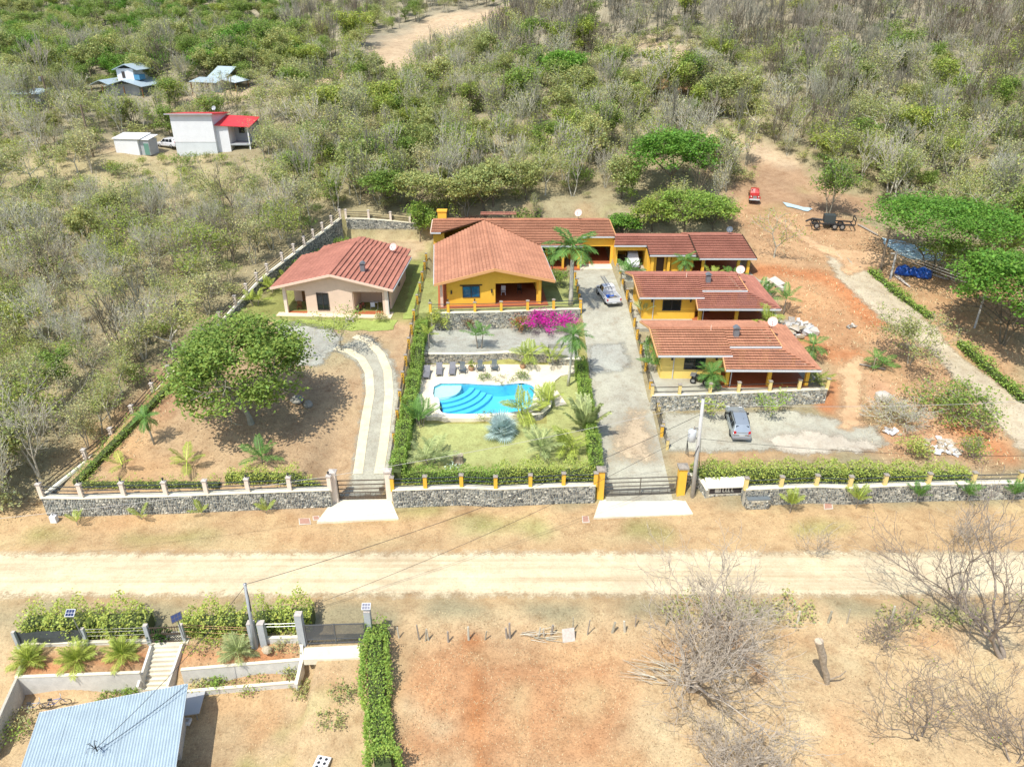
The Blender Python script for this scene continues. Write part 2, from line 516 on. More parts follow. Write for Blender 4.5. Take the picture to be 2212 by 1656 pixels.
# south of the road
paint([(-70, 8), (-8, 8), (-8, 36.5), (-70, 36.5)], (0.47, 0.345, 0.20), 0.8)
paint([(-7, 8), (70, 8), (70, 38), (-7, 38)], (0.50, 0.365, 0.21), 0.8)
paint(Gp((850, 1390), (1380, 1395), (1330, 1660), (850, 1660)), (0.46, 0.245, 0.12), 1.5, 0.9)
paint(Gp((40, 1430), (320, 1400), (330, 1450), (60, 1470)), C_RED, 0.6, 0.9, 0.15)
paint(Gp((390, 1410), (645, 1395), (640, 1440), (380, 1450)), C_RED, 0.6, 0.95, 0.15)
paint(Gp((420, 1500), (640, 1480), (560, 1540), (430, 1580)), C_ORNG, 0.8, 0.7)
for q in range(48):
    x = rnd.uniform(-5, 34); y = rnd.uniform(18, 36); a = rnd.uniform(0, 3.1); L = rnd.uniform(1, 4)
    paint_line([(x, y), (x + L * math.cos(a), y + L * math.sin(a))], rnd.uniform(0.5, 1.6), rnd.choice([C_ORNG, C_ORNG, (0.45, 0.23, 0.11), C_STRAW, (0.55, 0.45, 0.28)]), 0.7, rnd.uniform(0.4, 0.85))
paint_line([(-2.5, 36), (-2.2, 30), (-1.5, 24)], 0.7, (0.42, 0.19, 0.08), 0.4, 0.9)
paint_line([(4.0, 26), (4.5, 20)], 0.7, (0.42, 0.19, 0.08), 0.4, 0.9)
paint_line([(-2, 34.6), (6, 34.8), (11, 35)], 1.2, C_ORNG, 0.5, 0.9)
for q in range(60):
    x = rnd.uniform(-24, -8); y = rnd.uniform(22, 34)
    paint_line([(x, y), (x + rnd.uniform(-1, 1), y + rnd.uniform(-1, 1))], rnd.uniform(0.3, 1.2), rnd.choice([C_STRAW, C_GRASS, C_ORNG, C_STRAW]), 0.4, rnd.uniform(0.3, 0.7))
for q in range(80):   # patchy lot and forest floor
    x = rnd.uniform(-60, 60); y = rnd.uniform(50, 130)
    if -11 < x < 33 and y < 108: continue
    paint_line([(x, y), (x + rnd.uniform(-4, 4), y + rnd.uniform(-3, 3))], rnd.uniform(0.8, 3.0), rnd.choice([C_STRAW, C_ORNG, (0.27, 0.2, 0.12), C_STRAW, C_GRASS]), 1.2, rnd.uniform(0.2, 0.55))

def ground_mat(name, attr=True, colr=(1, 1, 1), lo=0.72, speck=0.5, bump=0.5, rough=0.95, soft=False, streak=0.0):
    m, n, l, b = _nodes(name)
    g = n.new('ShaderNodeNewGeometry'); co = g.outputs['Position']
    if attr:
        a = n.new('ShaderNodeAttribute'); a.attribute_name = 'Col'; base = a.outputs['Color']
    else:
        base = mul(n, l, colr, (1, 1, 1))
    f1 = noise(n, l, co, 0.16, 5, 0.6); f2 = noise(n, l, co, 0.9, 6, 0.7); f3 = noise(n, l, co, 6.0, 4, 0.7); f4 = noise(n, l, co, 22.0, 2, 0.6)
    base = mul(n, l, base, ramp(n, l, f1, [(0.32, (0.86, 0.85, 0.84)), (0.68, (1.12, 1.13, 1.1))]))
    base = mul(n, l, base, ramp(n, l, f2, [(0.30, (lo + 0.06, lo, lo - 0.04)), (0.5, 1.0), (0.72, (1.16, 1.17, 1.16))]))
    base = mul(n, l, base, ramp(n, l, f3, [(0.30, (1 - speck * 0.62,) * 3), (0.47, 1.0), (0.72, 1 + speck * 0.28)]))
    base = mul(n, l, base, ramp(n, l, f4, [(0.30, 1 - speck * 0.5), (0.5, 1.0), (0.75, 1 + speck * 0.2)]))
    if streak:   # wheel ruts and grading marks along the road
        mp = n.new('ShaderNodeMapping'); mp.inputs['Scale'].default_value = (0.035, 1.5, 1.0); l.new(co, mp.inputs[0])
        base = mul(n, l, base, ramp(n, l, noise(n, l, mp.outputs[0], 1.0, 5, 0.65), [(0.32, (1 - streak, 1 - streak * 1.15, 1 - streak * 1.4)), (0.5, 1.0), (0.7, 1 + streak * 0.4)]))
    l.new(base, b.inputs['Base Color'])
    b.inputs['Roughness'].default_value = rough; b.inputs['Specular IOR Level'].default_value = 0.1
    bp = n.new('ShaderNodeBump'); bp.inputs['Strength'].default_value = bump; bp.inputs['Distance'].default_value = 0.12
    ad = n.new('ShaderNodeMath'); ad.operation = 'ADD'; l.new(f2, ad.inputs[0]); l.new(f3, ad.inputs[1])
    l.new(ad.outputs[0], bp.inputs['Height']); l.new(bp.outputs[0], b.inputs['Normal'])
    if soft:     # ragged dusty border
        ea = n.new('ShaderNodeAttribute'); ea.attribute_name = 'edge'
        q = n.new('ShaderNodeMath'); q.operation = 'MULTIPLY_ADD'; l.new(f2, q.inputs[0]); q.inputs[1].default_value = 1.3; l.new(ea.outputs['Fac'], q.inputs[2])
        q2 = n.new('ShaderNodeMath'); q2.operation = 'MULTIPLY_ADD'; l.new(f3, q2.inputs[0]); q2.inputs[1].default_value = 0.7; l.new(q.outputs[0], q2.inputs[2])
        mr = n.new('ShaderNodeMapRange'); l.new(q2.outputs[0], mr.inputs[0]); mr.inputs[1].default_value = 1.05; mr.inputs[2].default_value = 1.55
        tr = n.new('ShaderNodeBsdfTransparent'); mx = n.new('ShaderNodeMixShader')
        l.new(mr.outputs[0], mx.inputs[0]); l.new(tr.outputs[0], mx.inputs[1]); l.new(b.outputs[0], mx.inputs[2])
        l.new(mx.outputs[0], n['Material Output'].inputs[0])
    MATS[name] = m
    return m
GM = ground_mat('ground_soil', True)
V = np.stack([XX, YY, ZZ], -1).reshape(-1, 3)
ny, nx = XX.shape
idx = np.arange(ny * nx).reshape(ny, nx)
F = np.stack([idx[:-1, :-1], idx[:-1, 1:], idx[1:, 1:], idx[1:, :-1]], -1).reshape(-1, 4)
me = np_mesh('ground', V, F, None, [GM])
at = me.attributes.new('Col', 'FLOAT_COLOR', 'POINT')
c4 = np.ones((ny * nx, 4), np.float32); c4[:, :3] = col.reshape(-1, 3)
at.data.foreach_set('color', c4.ravel())
me.polygons.foreach_set('use_smooth', np.ones(len(me.polygons), bool))
ground = link(bpy.data.objects.new('ground', me)); ground['kind'] = 'structure'

# roads and paved sheets
M_ROAD = ground_mat('road_sand', False, (0.60, 0.50, 0.335), 0.86, 0.25, 0.25, soft=True, streak=0.2)
M_GRAVEL = ground_mat('grey_gravel', False, (0.36, 0.36, 0.315), 0.80, 0.5, 0.25)
M_GRAVEL2 = ground_mat('pale_gravel', False, (0.40, 0.385, 0.31), 0.78, 0.45, 0.25)
M_GRAVELS = ground_mat('grey_gravel_edge', False, (0.36, 0.36, 0.315), 0.80, 0.5, 0.25, soft=True)
M_GRAVEL2S = ground_mat('pale_gravel_edge', False, (0.40, 0.385, 0.31), 0.78, 0.45, 0.25, soft=True)
M_TRACK = ground_mat('track_gravel', False, (0.47, 0.40, 0.29), 0.78, 0.4, 0.3, soft=True)
M_CONC = ground_mat('pale_concrete', False, (0.74, 0.69, 0.55), 0.88, 0.15, 0.1)
M_DUST = ground_mat('orange_dust', False, (0.46, 0.365, 0.25), 0.8, 0.4, 0.3, soft=True)
drape('road', [(-75, 39.5), (75, 39.7), (75, 45.3), (-75, 45.0)], 0.03, M_ROAD, 0.7, seed=3, soft=1.5)
drape('driveway', [(7.95, 50.9), (13.6, 50.9), (13.85, 95.6), (8.3, 95.6)], 0.04, M_GRAVEL2, 0.7)
drape('gravel_patch', Gp((1262, 745), (1352, 735), (1372, 800), (1268, 815)), 0.06, M_GRAVELS, 0.6, jag=0.25, seed=5)
drape('dirt_fan', Gp((1302, 1006), (1312, 940), (1345, 880), (1398, 872), (1424, 950), (1444, 1000), (1400, 1012)), 0.055, M_DUST, 0.6, jag=0.3, seed=6, soft=3.2)
drape('parking_gravel', Gp((1436, 985), (1420, 890), (1700, 880), (1800, 900), (1900, 920), (1935, 968), (1800, 975)), 0.045, M_GRAVEL2S, 0.7, jag=0.3, seed=7)
drape('dry_mud_patch', Gp((1620, 945), (1740, 925), (1850, 945), (1920, 955), (1890, 985), (1700, 985)), 0.06, ground_mat('bleached_mud', False, (0.50, 0.45, 0.36), 0.82, 0.35, 0.25, soft=True), 0.6, jag=0.35, seed=17)
drape('side_track', Gp((1770, 530), (1850, 555), (1878, 585), (1972, 657), (2050, 738), (2212, 862), (2310, 950), (2310, 1080), (2205, 985), (2120, 885), (2010, 768), (1900, 692), (1800, 600)), 0.05, M_TRACK, 0.8, jag=0.3, seed=8)
drape('dirt_track', Gp((1640, 455), (1700, 470), (1780, 530), (1920, 545), (2090, 560), (2090, 575), (1930, 575), (1860, 590), (1830, 602), (1800, 560), (1740, 535), (1690, 490)), 0.06, ground_mat('orange_track', False, (0.55, 0.36, 0.21), 0.8, 0.3, 0.3, soft=True), 1.0, jag=0.35, seed=9)
drape('lot_track', Gp((1800, 790), (1862, 760), (1880, 790), (1868, 830), (1872, 930), (1800, 935), (1812, 850)), 0.06, ground_mat('sandy_track', False, (0.52, 0.345, 0.20), 0.8, 0.3, 0.3, soft=True), 0.8, jag=0.3, seed=10)
drape('yard_gravel', Gp((590, 700), (640, 690), (730, 705), (745, 745), (700, 790), (640, 800), (610, 760)), 0.05, M_GRAVELS, 0.8, jag=0.3, seed=11)
# concrete aprons at the gates
slab('driveway_apron', Zp(0.33, (728, 1068), (838, 1066), (861, 1119), (684, 1127)), 0.33, -0.4, M_CONC, kind='structure')
slab('driveway_apron', Zp(0.33, (1302, 1062), (1466, 1056), (1497, 1109), (1282, 1118)), 0.33, -0.4, M_CONC, kind='structure')
# gravel drive of the dirt lot with two concrete wheel strips
strip_w = 0.85
outer = [(818, 1024), (829, 960), (836, 900), (841, 850), (837, 800), (822, 765), (795, 738), (765, 727)]
inner = [(773, 1024), (782, 960), (791, 900), (800, 850), (797, 805), (780, 775), (755, 760), (725, 752)]
ow = [G(*p) for p in outer]; iw = [G(*p) for p in inner]
def ribbon(c, wd, up):
    Lp, Rp = [], []
    for i, p in enumerate(c):
        d = (c[min(i + 1, len(c) - 1)] - c[max(i - 1, 0)]); d = Vector((d.x, d.y)).normalized(); nn = Vector((-d.y, d.x))
        Lp.append((p.x + nn.x * wd / 2, p.y + nn.y * wd / 2)); Rp.append((p.x - nn.x * wd / 2, p.y - nn.y * wd / 2))
    return Lp + Rp[::-1]
drape('gravel_drive', [(-15.0, 51.0), (-11.0, 51.0)] + [(p.x + 1.4, p.y) for p in ow[:5]] + [(p.x + 0.8, p.y + 1.0) for p in ow[5:]] + [(p.x - 0.8, p.y - 0.6) for p in iw[::-1]], 0.03, M_GRAVEL2S, 0.7, jag=0.15, seed=12)
M_STRIP = ground_mat('wheel_strip_concrete', False, (0.70, 0.61, 0.42), 0.85, 0.2, 0.1)
drape('wheel_strip', ribbon(ow, strip_w, 0), 0.07, M_STRIP, 0.7)
drape('wheel_strip', ribbon(iw, strip_w, 0), 0.07, M_STRIP, 0.7)
# lawns get a thin green-tan sheet of their own
M_LAWN = ground_mat('dry_lawn', False, (0.37, 0.39, 0.155), 0.72, 0.55, 0.4)
M_LAWN2 = ground_mat('green_lawn', False, (0.30, 0.36, 0.10), 0.75, 0.5, 0.4)
drape('lawn', [(-9.6, 52.2), (7.0, 52.2), (7.2, 60.2), (7.2, 71.6), (3.3, 71.6), (3.3, 60.2), (-9.6, 60.2)], 0.05, M_LAWN, 0.7)
drape('house_lawn', Gp((870, 690), (895, 580), (918, 560), (898, 690)), 0.05, M_LAWN2, 0.7, jag=0.2)
drape('house_lawn', Gp((588, 692), (860, 692), (850, 712), (760, 716), (650, 706), (590, 704)), 0.05, M_LAWN2, 0.7, jag=0.25, seed=4)

# ------------------------------------------------------------------ pool garden
DZ = 2.7
M_DECK = ground_mat('deck_screed', False, (0.72, 0.64, 0.50), 0.9, 0.12, 0.06)
M_COPE = M('white_coping', (0.80, 0.76, 0.66), 0.7, 3, 0.08, 0.1)
M_TILEB = M('pool_tile', (0.17, 0.60, 0.80), 0.35, 2.5, 0.06)
M_STEP = M('pool_step_nosing', (0.10, 0.44, 0.64), 0.4)
poolp = Zp(DZ, (997, 833.5), (1031, 829.8), (1063, 831.3), (1082, 831.7), (1100, 829.8), (1128, 827), (1143, 829.8), (1153.6, 835.4), (1154.5, 845), (1151, 860), (1150, 876), (1130, 886), (1100, 891.6), (1063, 893.4), (1025, 894.4), (988, 895.3), (960, 893.4), (949.5, 887.8), (949.8, 871), (952.7, 857.9), (969, 855), (984, 848.5), (993, 841))
shelfp = Zp(DZ, (938, 828), (997, 827.3), (997, 833.5), (993, 841), (984, 848.5), (969, 855), (952.7, 857.9), (934.5, 858))
def smooth_loop(p, it=1):
    for _ in range(it):
        q = []
        for i in range(len(p)):
            a, b = p[i], p[(i + 1) % len(p)]
            q += [(a[0] * .75 + b[0] * .25, a[1] * .75 + b[1] * .25), (a[0] * .25 + b[0] * .75, a[1] * .25 + b[1] * .75)]
        p = q
    return p
poolw = smooth_loop(ccw(poolp), 1)
def offset_loop(p, d):
    n = len(p); out = []
    for i in range(n):
        a, b, c = Vector(p[i - 1]), Vector(p[i]), Vector(p[(i + 1) % n])
        n1 = (b - a); n2 = (c - b)
        nn = (Vector((n1.y, -n1.x)).normalized() + Vector((n2.y, -n2.x)).normalized())
        nn = nn.normalized() if nn.length > 1e-6 else Vector((0, 0))
        out.append((b.x + nn.x * d, b.y + nn.y * d))
    return out
union = Zp(DZ, (938, 828), (997, 827.3), (1031, 829.8), (1063, 831.3), (1082, 831.7), (1100, 829.8), (1128, 827), (1143, 829.8), (1153.6, 835.4), (1154.5, 845), (1151, 860), (1150, 876), (1130, 886), (1100, 891.6), (1063, 893.4), (1025, 894.4), (988, 895.3), (960, 893.4), (949.5, 887.8), (949.8, 871), (948, 860), (934.5, 858))
un = smooth_loop(ccw(union), 1)
deck_outer = Zp(DZ, (908, 796), (1000, 792), (1120, 788), (1255, 788), (1250, 803), (1212, 811), (1199, 822), (1196, 834), (1202, 856), (1180, 868), (1158, 884), (1142, 894), (1100, 898), (1068, 900), (1025, 903), (960, 903.5), (945, 900), (922, 900), (896, 892), (898, 850))
deck_outer[0] = (deck_outer[0][0], 72.9); deck_outer[1] = (deck_outer[1][0], 72.9); deck_outer[2] = (deck_outer[2][0], 72.9); deck_outer[3] = (7.2, 72.0)
slab('pool_deck', deck_outer, DZ, 0.9, M_DECK, holes=[offset_loop(un, 0.02)], kind='structure')
pool = thing('swimming_pool', 'curved blue swimming pool with arc steps in the cream deck', 'pool', (poolp[14][0], poolp[14][1], DZ))
pl = tuple(pool.location)
# basin: walls and floor
mb = MB()
n_ = len(un)
mb.add([(x, y, 1.35) for x, y in un] + [(x, y, DZ + 0.01) for x, y in un], [((i + 1) % n_, i, n_ + i, n_ + (i + 1) % n_) for i in range(n_)])
o = mb.build('basin_wall', M_TILEB, pool, pl)
slab('basin_floor', un, 1.36, 1.2, M_TILEB, parent=pool, rel=pl)
co_ = offset_loop(un, 0.42)
mb = MB()
a_ = [(x, y, DZ + 0.05) for x, y in un]; b_ = [(x, y, DZ + 0.05) for x, y in co_]
mb.add(a_ + b_, [(i, n_ + i, n_ + (i + 1) % n_, (i + 1) % n_) for i in range(n_)])
mb.add([(x, y, DZ + 0.003) for x, y in co_] + b_, [(i, (i + 1) % n_, n_ + (i + 1) % n_, n_ + i) for i in range(n_)])
mb.add([(x, y, DZ - 0.12) for x, y in un] + a_, [((i + 1) % n_, i, n_ + i, n_ + (i + 1) % n_) for i in range(n_)])
mb.build('coping', M_COPE, pool, pl)
slab('shallow_shelf', offset_loop(ccw(shelfp), -0.03), DZ - 0.25, 1.37, M('pale_pool_floor', (0.74, 0.76, 0.70), 0.6, 3, 0.1), parent=pool, rel=pl)
# arc steps, each one lower and further into the pool
ec = Vector((shelfp[0][0], shelfp[0][1])) + Vector((0.1, 0.6))
arcs = [(969, 855), (984, 848.5), (993, 841)]
r0 = sum((Vector(PZ(x, y, DZ)[:2]) - ec).length for x, y in arcs) / 3
for k in range(4):
    rr0, rr1 = r0 + 0.05 + k * 0.62, r0 + 0.05 + (k + 1) * 0.62
    zt = DZ - 0.42 - k * 0.2
    pts_o, pts_i = [], []
    for j in range(15):
        an = math.radians(-100 + j * 104 / 14)
        for rr, L in ((rr0, pts_i), (rr1, pts_o)):
            L.append((ec.x + rr * math.cos(an), ec.y + rr * math.sin(an)))
    ring = pts_o + pts_i[::-1]
    ok = inpoly(np.array([p[0] for p in ring]), np.array([p[1] for p in ring]), un)
    ro = [p for p, q in zip(pts_o, ok[:15]) if q]; ri = [p for p, q in zip(pts_i, ok[15:][::-1]) if q]
    st = slab('pool_step', ro + ri[::-1], zt, 1.37, M_TILEB, parent=pool, rel=pl)
    m2 = MB()
    for a, b in zip(ri[:-1], ri[1:]): m2.beam((*a, zt + 0.212), (*b, zt + 0.212), 0.035, 0.02)
    m2.build('nosing', M_STEP, st, pl)
# water surface
m, n, l, b = _nodes('pool_water')
fr = n.new('ShaderNodeFresnel'); fr.inputs[0].default_value = 1.33
tr = n.new('ShaderNodeBsdfTransparent'); tr.inputs[0].default_value = (0.74, 0.96, 1.0, 1)
gl = n.new('ShaderNodeBsdfGlossy'); gl.inputs['Roughness'].default_value = 0.05
ge = n.new('ShaderNodeNewGeometry'); bp = n.new('ShaderNodeBump'); bp.inputs['Strength'].default_value = 0.35; bp.inputs['Distance'].default_value = 0.06
l.new(noise(n, l, ge.outputs['Position'], 2.4, 3), bp.inputs['Height'])
l.new(bp.outputs[0], gl.inputs['Normal']); l.new(bp.outputs[0], fr.inputs['Normal'])
mx = n.new('ShaderNodeMixShader'); l.new(fr.outputs[0], mx.inputs[0]); l.new(tr.outputs[0], mx.inputs[1]); l.new(gl.outputs[0], mx.inputs[2])
l.new(mx.outputs[0], n['Material Output'].inputs[0])
M_WATER = m
slab('water_surface', un, DZ - 0.1, None, M_WATER, parent=pool, rel=pl)

# upper gravel terrace and its low wall, house terrace
GZ1 = 3.8
gw = [PZ(906, 773, GZ1), PZ(1025, 767, GZ1), PZ(1100, 762.5, GZ1), PZ(1138, 767, GZ1), PZ(1186, 775, GZ1)]
GT_Y = 72.4
slab('gravel_terrace', [(-10.5, GT_Y + 0.1)] + [(p.x, max(p.y, GT_Y) + 0.1) for p in gw] + [(gw[-1].x + 0.05, 75.2), (7.6, 75.2), (7.8, 80.4), (-10.6, 80.4)], GZ1, 2.0, M_GRAVEL, kind='structure')
slab('gravel_terrace', [(gw[-1].x, 72.2), (7.5, 72.2), (7.6, 75.1), (gw[-1].x + 0.1, 75.1)], 3.35, 2.0, M_GRAVEL, kind='structure')
HZ = 5.9
htl, htr = PZ(930, 676, HZ), PZ(1256, 666, HZ)
slab('house_terrace', [(-10.7, htl.y), (8.1, htr.y), (8.1, 91.0), (-11.2, 91.0)], HZ, 3.0, ground_mat('terrace_grass', False, (0.30, 0.32, 0.12), 0.75, 0.5, 0.3), kind='structure')
M_TERR = M('terracotta_floor', (0.42, 0.13, 0.055), 0.6, 4, 0.12)
M_PATIO = ground_mat('patio_concrete', False, (0.40, 0.385, 0.31), 0.85, 0.2, 0.1)
VP = [(14.35, 64.2), (30.6, 64.0)]     # patio of the front villa
CPADZ, BPADZ, APADZ = 4.0, 5.15, 6.3
slab('patio', [(14.2, PZ(1410, 853, CPADZ).y), (30.9, PZ(1788, 839, CPADZ).y), (31.0, 74.8), (14.2, 74.8)], CPADZ, 1.8, M_PATIO, kind='structure')
slab('patio', [(14.1, 76.4), (31.0, 76.4), (31.0, 87.6), (14.1, 87.6)], BPADZ, 3.5, M_PATIO, kind='structure')
slab('patio', [(14.0, 88.6), (32.2, 88.6), (32.2, 101), (14.0, 101)], APADZ, 4.5, M_PATIO, kind='structure')
slab('garage_apron', [(8.6, 95.3), (13.8, 95.3), (13.8, 97.3), (8.6, 97.3)], 5.74, 4.5, M_CONC, kind='structure')

# ================================================================== WALLS AND FENCES
M_MORTAR = M('wall_mortar', (0.50, 0.47, 0.38), 0.95, 5, 0.2, 0.3)
M_STONE = M('river_stone', (1, 1, 1), 0.85, 6, 0.2, 0.2, attr=True)
STONES = [(0.10, 0.11, 0.105), (0.16, 0.17, 0.16), (0.22, 0.225, 0.20), (0.09, 0.095, 0.095), (0.32, 0.315, 0.27), (0.44, 0.42, 0.35), (0.19, 0.19, 0.17), (0.27, 0.265, 0.23)]
STONES_TAN = [(0.30, 0.27, 0.2), (0.38, 0.34, 0.25), (0.2, 0.19, 0.15), (0.46, 0.41, 0.3), (0.25, 0.23, 0.18), (0.14, 0.13, 0.11)]
def stones(mb, a, b, za0, zb0, za1, zb1, out=(0, -1), row=0.17, pal=STONES, rg=rnd):
    """laid stones over the upright face a-b (xy), from heights z?0 to z?1, standing out along 'out'"""
    a, b = Vector(a[:2]), Vector(b[:2]); L = (b - a).length; d = (b - a) / L
    nn = Vector((d.y, -d.x))
    if nn.dot(Vector(out)) < 0: nn = -nn
    H = max(za1 - za0, zb1 - zb0)
    rows = max(1, int(round(H / row)))
    for r in range(rows):
        s = -rg.uniform(0, 0.15)
        while s < L:
            wd = rg.uniform(0.13, 0.33)
            s0, s1 = max(s, 0), min(s + wd, L); s += wd
            if s1 - s0 < 0.06: continue
            g = 0.018
            def P(ss, rr, dep):
                t = ss / L
                z0 = za0 + (zb0 - za0) * t; z1 = za1 + (zb1 - za1) * t
                q = a + d * ss + nn * dep
                return (q.x, q.y, z0 + (z1 - z0) * rr / rows)
            j = lambda k: rg.uniform(-k, k)
            u0, u1 = r + 0.08 + j(0.07), r + 0.92 + j(0.07)
            u0, u1 = max(u0, 0.02), min(u1, rows - 0.02)
            k = 0.2 * (s1 - s0); dp = rg.uniform(0.03, 0.075)
            kf = rg.uniform(0.8, 1.5); mb.col = tuple(c * kf for c in rg.choice(pal))
            o_ = [P(s0 + g, u0 + j(.06) + .02, 0), P(s1 - g, u0 + j(.06) + .02, 0), P(s1 - g, u1 + j(.06) - .02, 0), P(s0 + g, u1 + j(.06) - .02, 0)]
            i_ = [P(s0 + g + k, u0 + .2, dp), P(s1 - g - k, u0 + .2 + j(.06), dp), P(s1 - g - k, u1 - .2, dp), P(s0 + g + k, u1 - .2 + j(.06), dp)]
            fs = [(4, 5, 6, 7), (0, 1, 5, 4), (1, 2, 6, 5), (2, 3, 7, 6), (3, 0, 4, 7)]
            if nn.cross(d) < 0: fs = [f[::-1] for f in fs]
            mb.add(o_ + i_, fs)
    mb.col = None
def stone_wall(parent, rel, pts, zb, zt, th=0.35, out=(0, -1), both=False, cope=None, row=0.17, pal=STONES, copemat=None):
    """pts list of xy (outer face line); zb/zt lists of base and top heights. Builds core, stones and coping under parent"""
    core = MB(); st = MB(); cp = MB()
    for i in range(len(pts) - 1):
        a, b = Vector(pts[i][:2]), Vector(pts[i + 1][:2])
        d = (b - a).normalized(); nn = Vector((d.y, -d.x))
        if nn.dot(Vector(out)) < 0: nn = -nn
        A, B = a - nn * th, b - nn * th
        base = [(a.x, a.y), (b.x, b.y), (B.x, B.y), (A.x, A.y)]
        zs0 = [zb[i] - .4, zb[i + 1] - .4, zb[i + 1] - .4, zb[i] - .4]; zs1 = [zt[i], zt[i + 1], zt[i + 1], zt[i]]
        if poly_area(base) < 0:
            base = base[::-1]; zs0 = zs0[::-1]; zs1 = zs1[::-1]
        core.hexa([(x, y, z) for (x, y), z in zip(base, zs0)] + [(x, y, z) for (x, y), z in zip(base, zs1)])
        stones(st, a, b, zb[i], zb[i + 1], zt[i] - .03, zt[i + 1] - .03, out=nn, row=row, pal=pal)
        if both: stones(st, A, B, zb[i], zb[i + 1], zt[i] - .03, zt[i + 1] - .03, out=-nn, row=row, pal=pal)
        if cope:
            m_ = (a + A) / 2 ; q_ = (b + B) / 2
            cp.beam((m_.x, m_.y, zt[i] + .035), (q_.x, q_.y, zt[i + 1] + .035), th + 0.1, 0.07)
    core.build('wall_core', M_MORTAR, parent, rel)
    s_ = st.build('facing_stone', M_STONE, parent, rel); s_['kind'] = 'stuff'
    if cope: cp.build('coping', copemat or M_CONC, parent, rel)

M_PEACH = M('peach_paint', (0.72, 0.54, 0.42), 0.8, 1.5, 0.08)
M_PEACHW = M('pale_peach_paint', (0.78, 0.66, 0.55), 0.8, 1.5, 0.08)
M_YEL = M('yellow_paint', (0.80, 0.46, 0.055), 0.75, 0.9, 0.07)
M_YELP = M('pale_yellow_paint', (0.78, 0.60, 0.24), 0.8, 1.2, 0.1)
M_CAPG = M('grey_cap_stone', (0.34, 0.30, 0.25), 0.9, 6, 0.25, 0.2)
M_CAPW = M('pale_cap_stone', (0.55, 0.49, 0.43), 0.9, 6, 0.2, 0.2)
M_RAIL = M('blue_grey_rail', (0.060, 0.075, 0.09), 0.45, metal=0.2)
M_RAILD = M('dark_rail', (0.035, 0.032, 0.03), 0.5)
M_LAMP = M('lamp_black', (0.03, 0.03, 0.03), 0.5)
M_LAMPG = M('lamp_glass', (0.35, 0.4, 0.42), 0.2)
def post_mesh(w, h, mat, name='post'):
    return MB().box(-w / 2, -w / 2, -0.15, w / 2, w / 2, h).mesh(name, mat)
def cap_mesh(w, mat, lamp=False):
    m = MB()
    m.box(-w / 2, -w / 2, 0, w / 2, w / 2, 0.07)
    m.add([(-w * .42, -w * .42, .07), (w * .42, -w * .42, .07), (w * .42, w * .42, .07), (-w * .42, w * .42, .07), (0, 0, .17)], [(0, 1, 4), (1, 2, 4), (2, 3, 4), (3, 0, 4)])
    return m.mesh('post_cap', mat)
def lantern_mesh():
    m = MB().lathe((0, 0, 0.12), [(0.05, 0), (0.03, .04), (0.07, .06), (0.09, .2), (0.11, .21), (0.02, .3)], 6)
    return m.mesh('lantern', M_LAMP)
LANT = lantern_mesh()
def fence(name, label, pts, h=1.15, pw=0.3, postm=None, capm=None, railm=None, rails=(0.28, 0.62, 0.98), lant=0.0, wall=None, group=None, close=True, rail_t=0.06, slant=None, step=False, skip_rail=()):
    """pts: 3D post bases in order. wall: dict(zb=[...], out=..) stone base under it"""
    base = Vector(pts[0])
    t = thing(name, label, 'fence', base, 0, group)
    pm = post_mesh(pw, h, postm); cm = cap_mesh(pw * 1.32, capm)
    for i, p in enumerate(pts):
        o = link(bpy.data.objects.new('post', pm), t); o.location = Vector(p) - base
        c = link(bpy.data.objects.new('post_cap', cm), o); c.location = (0, 0, h)
        if lant and rnd.random() < lant:
            c2 = link(bpy.data.objects.new('lantern', LANT), o); c2.location = (0, 0, h + 0.06)
    for i in range(len(pts) - 1):
        if i in skip_rail: continue
        a, b = Vector(pts[i]), Vector(pts[i + 1]); d = (b - a); d.z = 0; d.normalize()
        for z in rails:
            m = MB().beam(a + d * pw * .5 + Vector((0, 0, z)), b - d * pw * .5 + Vector((0, 0, z)), rail_t * .8, rail_t)
            m.build('rail', railm, t, base)
    if wall:
        zt = [p[2] for p in pts]
        out = wall.get('out', (0, -1)); off = pw * .5 + .06
        xy = []
        for i, p in enumerate(pts):
            a = Vector(pts[max(i - 1, 0)][:2]); b = Vector(pts[min(i + 1, len(pts) - 1)][:2]); d = (b - a).normalized()
            nn = Vector((d.y, -d.x))
            if nn.dot(Vector(out)) < 0: nn = -nn
            xy.append((p[0] + nn.x * off, p[1] + nn.y * off))
        stone_wall(t, base, xy, wall['zb'], [z - 0.03 for z in zt], th=pw + .12, out=out, both=wall.get('both', False), cope=True, row=wall.get('row', .17), pal=wall.get('pal', STONES), copemat=wall.get('cope'))
    return t

def front_pts(px, z): return [PZ(x, y, z) for x, y in px]
# --- front of the dirt lot (peach posts)
zf = lambda x, y: max(2.0, float(zplane(y)) + 0.5)
fp = front_pts([(92, 1072), (178, 1073.5), (269, 1070), (360, 1068.5), (447, 1065), (537, 1061.5), (627, 1058), (713, 1055)], 2.0)
fence('peach_fence', 'rail fence with peach posts on dark stone wall facing the road', fp, 1.25, .32, M_PEACHW, M_CAPW, M_RAIL, lant=.8, wall=dict(zb=[0.28] * 8, cope=M_CONC))
sp = [hit(x, y, zf) for x, y in [(92, 1072), (146.5, 996), (204, 949), (254, 900), (301.5, 851), (345, 812.5), (383, 772), (420, 733), (455, 696), (488.5, 660), (519.7, 634), (554, 622 - 12), (580, 598.5 - 8), (606, 566), (634.5, 547), (658, 530), (682, 515), (704, 500), (726, 485), (748, 471)]]
sp = [Vector((float(xf1(p.y)) if 0 < i else p.x, p.y, p.z)) for i, p in enumerate(sp)]
zin = [gz(p.x + 1.0, p.y) for p in sp]
